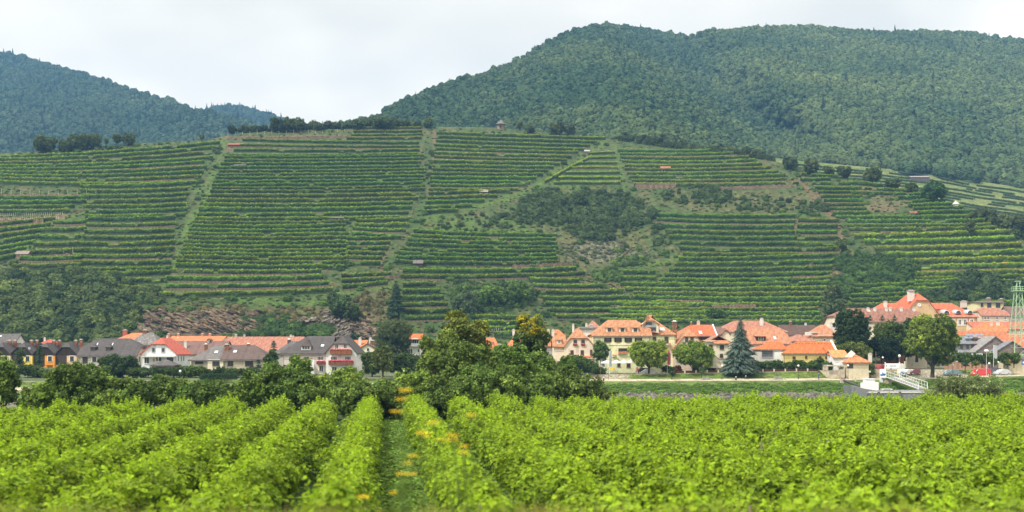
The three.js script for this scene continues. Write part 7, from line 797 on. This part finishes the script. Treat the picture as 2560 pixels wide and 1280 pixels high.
HT('hilltop_tree', 'tallest dark tree on the hilltop left of centre', 694, 294, 330, 36, { c: [.036, .056, .026] }); HT('hilltop_tree', 'broad crowned tree beside the tallest hilltop tree', 731, 295, 329, 54); HT('hilltop_tree', 'small tree at the gap of the hilltop belt', 794, 306, 326, 22); HT('hilltop_tree', 'dark rounded tree in the hilltop belt', 893, 296, 324, 30, { c: [.038, .06, .026] }); HT('hilltop_tree', 'wide dark trees before the mountain slope', 955, 297, 322, 70, { c: [.038, .06, .026] }); HT('hilltop_tree', 'lighter tree right of the wide dark trees', 1070, 296, 320, 26, { c: [.07, .10, .035] }); HT('hilltop_tree', 'loose greenish tree right of the stone hut', 1299, 299, 326, 18, { c: [.06, .085, .035] }); HT('hilltop_tree', 'compact dark tree right of the stone hut', 1326, 312, 333, 22, { c: [.035, .055, .024] }); HT('hilltop_tree', 'rounded olive tree on the ridge above the grass crossing', 1391, 305, 336, 36, { c: [.06, .075, .03] }); HT('hilltop_tree', 'pale tree right of the rounded olive tree', 1424, 309, 338, 28, { c: [.06, .085, .038], c2: [.09, .115, .05] }); HT('small_ridge_tree', 'tiny tree on the skyline above the stairway', 505, 335, 352, 12);
HT('shoulder_tree', 'dark pine like tree at the top of the soil gully', 1976, 393, 424, 36, { c: [.035, .055, .026] }); HT('shoulder_tree', 'tall brownish tree right of the soil gully', 2026, 396, 436, 38, { c: [.05, .062, .03] }); HT('shoulder_tree', 'small tree right of the tall brownish one', 2072, 416, 440, 28); HT('shoulder_tree', 'dark leaning tree on the right shoulder', 2110, 414, 446, 34); HT('shoulder_tree', 'airy round tree on the right shoulder', 2180, 416, 458, 44, { dens: 4, c: [.06, .085, .03] }); HT('shoulder_tree', 'bushy tree above the stony patch', 2231, 443, 474, 38); HT('shoulder_tree', 'small bushy tree left of the oak', 2280, 456, 482, 30); HT('oak', 'large dark oak near the white hut', 2336, 452, 506, 60, { c: [.032, .072, .022], c2: [.06, .115, .03] }); HT('lone_tree', 'slim dark tree standing alone in the broad pale block', 2424, 546, 597, 19, { cb: .28, c: [.034, .06, .026] }); HT('round_lone_tree', 'round light tree beside the stony gully on the right', 2105, 599, 636, 26, { c: [.07, .10, .034], cb: .2 });
HT('slope_tree', 'dark clump of trees left above the pale broken rocks', 848, 731, 800, 54, { c: [.045, .08, .03], c2: [.08, .125, .04] }); HT('slope_tree', 'smaller dark tree right of the dark clump', 878, 752, 806, 40, { c: [.05, .085, .03] }); conifer('slope_conifer', 'tall dark conifer at the end of the short rows', 990, 700, 792, 44, hillD(990, 792), { c: [.05, .082, .036], pow: .62, k: 1.2 }); HT('slope_tree', 'bright green tree in the overgrown gap', 1230, 712, 772, 60, { c: [.06, .115, .03], c2: [.11, .18, .038] }); HT('slope_tree', 'grey green tree in the overgrown gap', 1165, 726, 790, 60, { c: [.05, .08, .036], c2: [.08, .115, .05] }); HT('slope_tree', 'bright green tree above the yellow flowering tree', 1300, 706, 760, 56, { c: [.06, .115, .03], c2: [.105, .17, .036] }); HT('slope_tree', 'dark tree above the left end of the brown roofed house', 2082, 706, 768, 40, { c: [.035, .055, .028] }); HT('slope_tree', 'dark spreading tree beside the cream chapel like gable', 2090, 742, 800, 56, { c: [.028, .05, .024] }); HT('slope_tree', 'bushy tree in the bottom rows above the spruce', 1790, 770, 798, 50, { c: [.05, .10, .026], c2: [.09, .15, .034] });
// ---------- the dark belt on the near bank
const belt = (label, px, top, base, w, D, o = {}) => tree('riverside_tree', label, 'tree', px, top, base, w, D, { cb: .06, cs: .34, dens: 5.6, max: 2600, tr: .25, leaf: LEAF.mid, ...o, c: tint(o.c ?? [.034, .062, .016], 1.9), c2: tint(o.c2 ?? [.085, .125, .026], 2.05) });
belt('dark riverside tree at the left frame edge', 8, 880, 1034, 104, 92, { c: [.03, .058, .014] }); belt('broad riverside tree with forked trunk below the chalets', 186, 902, 1036, 178, 94, { cb: .1 }); belt('rounded riverside tree below the garden pavilion', 345, 944, 1032, 140, 96); belt('upright riverside tree left of the left globe lamp', 428, 938, 1030, 100, 98, { c: [.03, .056, .015] }); belt('wide riverside tree below the bungalows', 560, 948, 1034, 180, 94, { c: [.032, .058, .015] }); belt('tall riverside tree left of the white banner', 718, 893, 1044, 138, 92, { c: [.034, .066, .016] }); belt('yellow green riverside tree right of the white banner', 842, 918, 1030, 130, 100, { c: [.06, .10, .02], c2: [.13, .18, .03] }); belt('low riverside tree above the mown aisle', 906, 946, 1062, 150, 90); belt('small riverside tree right of the aisle end', 985, 948, 1062, 110, 93, { c: [.034, .064, .016] }); belt('leafy riverside tree below the globe lamp at centre', 1030, 920, 1040, 100, 102, { c: [.05, .09, .018], c2: [.12, .17, .03] });
belt('tallest riverside tree with olive yellow crown', 1162, 768, 1040, 132, 118, { c: [.055, .075, .018], c2: [.105, .12, .028], cb: .3, bloom: { from: .25, share: .45, c: [.21, .24, .03] }, max: 3000 }); belt('left leaning riverside tree beside the tallest one', 1098, 812, 1040, 110, 114, { c: [.05, .085, .02], c2: [.12, .16, .034], cb: .2 }); belt('dark riverside tree in front of the tallest one', 1168, 846, 1056, 160, 96, { c: [.036, .06, .015], cb: .15, max: 3000 }); belt('riverside tree with golden blossom behind the dark group', 1330, 770, 1010, 86, 128, { c: [.04, .07, .022], c2: [.07, .10, .03], cb: .4, bloom: { from: .05, share: .8, c: [.34, .31, .03] } }); belt('lower tree under the golden blossom', 1345, 868, 1010, 110, 124, { c: [.038, .07, .018] }); belt('bushy riverside tree right of the tallest one', 1270, 862, 1036, 150, 104, { c: [.05, .09, .02], c2: [.095, .145, .028], cb: .1, max: 3000 }); belt('wide low riverside bush with drooping branches', 1225, 905, 1060, 170, 92, { c: [.045, .08, .018] }); belt('dark riverside bush above the vine tips at centre', 1130, 930, 1066, 130, 88, { c: [.03, .055, .014] }); belt('right riverside tree in front of the inn', 1395, 885, 1016, 120, 108, { c: [.04, .072, .018] }); belt('small riverside bush at the right end of the belt', 1455, 938, 1014, 90, 104, { c: [.05, .075, .022] }); belt('low grey green bush at the right end of the belt', 1500, 968, 1010, 70, 104, { c: [.07, .085, .035], dens: 3.5 }); belt('low bush between the two leftmost trees', 100, 960, 1036, 90, 92, { c: [.05, .09, .018], c2: [.11, .16, .028] }); belt('low bush between the second and third tree', 275, 965, 1036, 90, 92, { c: [.05, .09, .018], c2: [.12, .17, .03] }); belt('low bush below the third tree', 490, 968, 1034, 90, 94, { c: [.05, .095, .018], c2: [.12, .17, .028] }); belt('low bush left of the tall tree', 640, 932, 1040, 90, 92, { c: [.045, .08, .018] }); belt('low dark bush right of the tall tree', 790, 962, 1052, 100, 90, { c: [.032, .06, .015] }); belt('dark filling bush behind the aisle end', 1050, 985, 1066, 120, 90, { c: [.03, .055, .014] }); belt('bush right of the golden blossom tree', 1325, 930, 1030, 120, 100, { c: [.042, .075, .018] });
belt('feathery grey green willow in front of the plaza bank', 2400, 936, 1012, 120, 104, { c: [.075, .10, .04], c2: [.12, .145, .055], leaf: LEAF.drop, dens: 4.4, cs: .3 }); belt('right half of the grey green willow group', 2455, 938, 1012, 100, 106, { c: [.065, .092, .034], c2: [.11, .135, .05], leaf: LEAF.drop, dens: 4.4, cs: .3 }); belt('low left edge of the willow group', 2345, 968, 1012, 80, 104, { c: [.09, .115, .045], c2: [.14, .16, .06], leaf: LEAF.drop, dens: 3.2, cs: .28 }); belt('low pale willow near the right frame edge', 2535, 980, 1012, 80, 104, { c: [.10, .115, .05], c2: [.15, .16, .07], leaf: LEAF.drop, dens: 2.8, cs: .28 });
// ================================================================ FOREGROUND VINEYARD
{
  const r = mulberry(4711), vine = [1, 2, 3, 4].map(k => { const g = leaves(38, .36, .15, 400 + k, { shell: .2, up: .7, jit: .3 }); g.deleteAttribute('uv'); return g; });
  const shoot = (() => { const gs = []; const q = mulberry(9); for (let k = 0; k < 9; k++) { const g = leaves(2, .07, .15 - k * .007, 500 + k, { up: .6 }); g.translate((q() - .5) * .1, .1 + k * .085, (q() - .5) * .1); g.deleteAttribute('uv'); gs.push(g); } return merge(gs); })();
  const PW = woodMat(.34, .29, .24), postG = cyl(.045, .05, 2.1, 0, 1.0, 0, 6), stemG = bar([0, 0, 0], [.06, .95, .02], .035, .025, 5), leafM = leafMat('vine', .42);
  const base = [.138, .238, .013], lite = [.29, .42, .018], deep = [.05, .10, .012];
  const names = ['first', 'second', 'third', 'fourth', 'fifth', 'sixth', 'seventh', 'eighth', 'ninth', 'tenth', 'eleventh', 'twelfth', 'thirteenth', 'fourteenth', 'fifteenth', 'sixteenth', 'seventeenth', 'eighteenth', 'nineteenth', 'twentieth'];
  function row(off, label, open = 0) {
    const endD = (() => { let D = 88; for (let k = 0; k < 5; k++) { const X = -.123 * D + off; D = 88 + (X < -11 ? .5 : .07) * (X + 11); } return D + (r() - .5) * 3; })();
    const D0 = 19 + r() * 2; if (endD < D0 + 6) return;
    const x0 = -.123 * D0 + off, g = thing('vine_row', label, 'vine row', [x0, 0, -D0], 0, 'vine rows of the foreground vineyard'), sets = [[], [], [], []], tips = [], seed = r() * 50;
    for (let D = D0; D < endD; D += .0145 + .004 * Math.min(1, 40 / D)) {
      const X = -.123 * D + off; if (Math.abs(X / D) > .66) continue;
      const gy = nearY(X, D), bulge = 1 + .5 * IN.noise(D / .9, seed, 1) + .3 * IN.noise(D / 3.7, seed, 7), h = r() ** .75, side = (r() + r() - 1), wv = (side * open > 0 ? .6 : lerp(1.02, .66, sst(62, 86, D))) * bulge * (h > .75 ? .7 : h < .25 ? .85 : 1.05), topY = 1.84 + .5 * IN.noise(D / 1.0, seed, 3) + .34 * IN.noise(D / 3.2, seed, 5);
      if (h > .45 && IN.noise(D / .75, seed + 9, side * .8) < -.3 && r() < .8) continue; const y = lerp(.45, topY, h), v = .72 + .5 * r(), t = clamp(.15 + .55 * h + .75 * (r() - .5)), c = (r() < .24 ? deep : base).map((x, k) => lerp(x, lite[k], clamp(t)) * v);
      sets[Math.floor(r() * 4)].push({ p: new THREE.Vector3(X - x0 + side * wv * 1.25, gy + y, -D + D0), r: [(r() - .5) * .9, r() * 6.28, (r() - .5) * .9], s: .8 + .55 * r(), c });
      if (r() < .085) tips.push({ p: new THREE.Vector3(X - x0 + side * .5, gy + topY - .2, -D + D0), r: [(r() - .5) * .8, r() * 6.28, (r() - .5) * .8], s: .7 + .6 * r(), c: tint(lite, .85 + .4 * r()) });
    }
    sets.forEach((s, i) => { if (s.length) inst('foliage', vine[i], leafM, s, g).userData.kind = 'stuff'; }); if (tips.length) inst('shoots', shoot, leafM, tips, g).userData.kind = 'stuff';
    for (let D = endD - .3; D > D0 + 4; D -= 6.2) { const X = -.123 * D + off; if (Math.abs(X / D) < .52) mesh('post', postG, PW, g).position.set(X - x0, nearY(X, D), -D + D0); }
    const st = []; for (let D = D0 + .5; D < endD; D += 1.15) { const X = -.123 * D + off; if (Math.abs(X / D) < .52) st.push(stemG.clone().translate(X - x0, nearY(X, D) - .05, -D + D0)); } if (st.length) mesh('vine_stems', merge(st), BARK, g);
  }
  for (let k = 0; k < 13; k++) row(-1.15 - 3.5 * k, `${names[k]} leafy vine row left of the mown grass aisle`, k ? 0 : 1);
  for (let k = 0; k < 20; k++) row(2.5 + 3.5 * k, `${names[k]} leafy vine row right of the mown grass aisle`, k ? 0 : -1);
  { const L = []; for (let k = 0; k < 5200; k++) { const D = lerp(24, 92, r()), wide = r() < .5, X = -.123 * D + (wide ? .7 + (r() - .5) * 3.2 : (r() - .5) * 60); if (Math.abs(X / D) > .55) continue; L.push({ p: new THREE.Vector3(X, nearY(X, D) + .02, -D), r: [0, r() * 6.28, 0], s: [.35, .22 + .25 * r(), .35], c: tint([.14, .235, .035], .7 + .8 * r()) }); } tag(inst('aisle_grass', leaves(40, 1, .7, 77, { shell: .1, up: 1.2, ry: .7 }), leafMat('grass', .3), L), 'short uneven grass in the aisles between the vine rows', 'grass', null, 'stuff'); }
  { // rough grass on the top of the railway bank, along the lower frame edge
    const L = []; for (let k = 0; k < 1500; k++) { const D = lerp(11.5, 18, r()), X = (r() - .5) * 1.15 * D, gy = nearY(X, D), tip = 6 - (1236 + 70 * r() + 26 * IN.noise(X / 1.3, 3, 1) - 880) * D / 2600, h = tip - gy; if (h < .1 || h > 1.9) continue; const t = r(); L.push({ p: new THREE.Vector3(X, gy, -D), r: [(r() - .5) * .3, r() * 6.28, (r() - .5) * .3], s: [.5, h, .5], c: tint([lerp(.13, .27, t), lerp(.2, .24, t), lerp(.03, .06, t)], .8 + .5 * r()) }); }
    const q = mulberry(66), pos = [], col = []; for (let k = 0; k < 16; k++) { const a = q() * 6.283, b = q() * .35, x = Math.cos(a) * b * .5, z = Math.sin(a) * b * .5, X2 = Math.cos(a) * (b + .25), Z2 = Math.sin(a) * (b + .25), hh = .6 + .4 * q(), w = .025, c = .75 + .5 * q(); pos.push(x - w, 0, z, x + w, 0, z + w, lerp(x, X2, .5) + w * .6, hh * .6, lerp(z, Z2, .5), x - w, 0, z, lerp(x, X2, .5) + w * .6, hh * .6, lerp(z, Z2, .5), lerp(x, X2, .5) - w * .6, hh * .6, lerp(z, Z2, .5), lerp(x, X2, .5) - w * .6, hh * .6, lerp(z, Z2, .5), lerp(x, X2, .5) + w * .6, hh * .6, lerp(z, Z2, .5), X2, hh, Z2); for (let m = 0; m < 9; m++) col.push(c, c, c); }
    tag(inst('bank_weeds', tri(pos, null, col), leafMat('grass', .3), L), 'rough olive grass along the lower frame edge', 'grass', null, 'stuff'); }
  // yellow flowers on the railway bank close to the camera
  const petal = M('petal', [.74, .52, .01], { side: THREE.DoubleSide }), stemM = M('flstem', [.09, .15, .03]); const head = (() => { // flat umbel of small yellow florets
    const pos = [], q = mulberry(3); for (let k = 0; k < 60; k++) { const a = q() * 6.283, R = .095 * Math.sqrt(q()), x = Math.cos(a) * R, z = Math.sin(a) * R, y = .012 - R * R * .9 + (q() - .5) * .008; for (let j = 0; j < 4; j++) { const t = j * 1.571 + a, u = t + .8; pos.push(x, y + .004, z, x + Math.cos(t) * .011, y - .002, z + Math.sin(t) * .011, x + Math.cos(u) * .011, y - .002, z + Math.sin(u) * .011); } } return tri(pos); })(); const cent = merge([0, 1, 2, 3, 4, 5, 6].map(k => bar([0, -.09, 0], [Math.cos(k) * .07, 0, Math.sin(k) * .07], .003, .002, 3)));
  const heads = [[1012, 976], [988, 1029], [1180, 1038], [1085, 1057], [1055, 1083], [1068, 1091], [1130, 1089], [1132, 1100], [1158, 1115], [1160, 1130], [1018, 1158], [1030, 1140], [985, 1232], [910, 1243], [1000, 1185], [1030, 1185], [1000, 998], [1100, 1099]]; const DF = 12.4;
  let n = 0; const plants = [['tall yellow flowered plant in front of the mown aisle', [0, 1, 10, 11, 14, 15, 16]], ['yellow flowered plant right of the mown aisle', [2, 3, 6, 7, 8, 9]], ['yellow flowered plant at the aisle edge', [4, 5, 17]], ['low yellow flowered plant at the bottom of the aisle', [12, 13]]];
  for (const [label, ids] of plants) { const fx = heads[ids[0]][0], D = DF + .25 * (n++), bx = (fx - 1280) * D / F, g = thing('yellow_flower', label, 'flower', [bx, nearY(bx, D), -D]); for (const i of ids) { const dD = (r() - .5) * .5, p = P(heads[i][0] + (r() - .5) * 6, heads[i][1], D + dD).sub(g.position), rx = (r() - .5) * .16, rz = (r() - .5) * .16, h = mesh('flower_head', head, petal, g); h.position.copy(p); h.rotation.set(rx + .1, r() * 6, rz); h.scale.setScalar(.6 + .35 * r()); mesh('flower_stalks', cent, stemM, h); mesh('stem', bar([p.x * .25, -.1, p.z * .2], [p.x, p.y - .01, p.z],  .006, .004, 4), stemM, g); } const lv = []; for (let k = 0; k < 9 * ids.length; k++) { const i = ids[k % ids.length], p = P(heads[i][0], heads[i][1], D).sub(g.position), t = .1 + .7 * r(); lv.push({ p: new THREE.Vector3(p.x * lerp(.25, 1, t), p.y * t, p.z * t), r: [r(), r() * 6, r()], s: .035 + .03 * r(), c: tint([.12, .21, .03], .8 + .5 * r()) }); } inst('leaves', leaves(5, .6, .8, 31), leafMat('grass', .3), lv, g).userData.kind = 'stuff'; }
}
console.log('textures', Object.keys(T).length, 'things', scene.children.length);
renderer.setSize(1024, 512);
renderer.render(scene, camera);
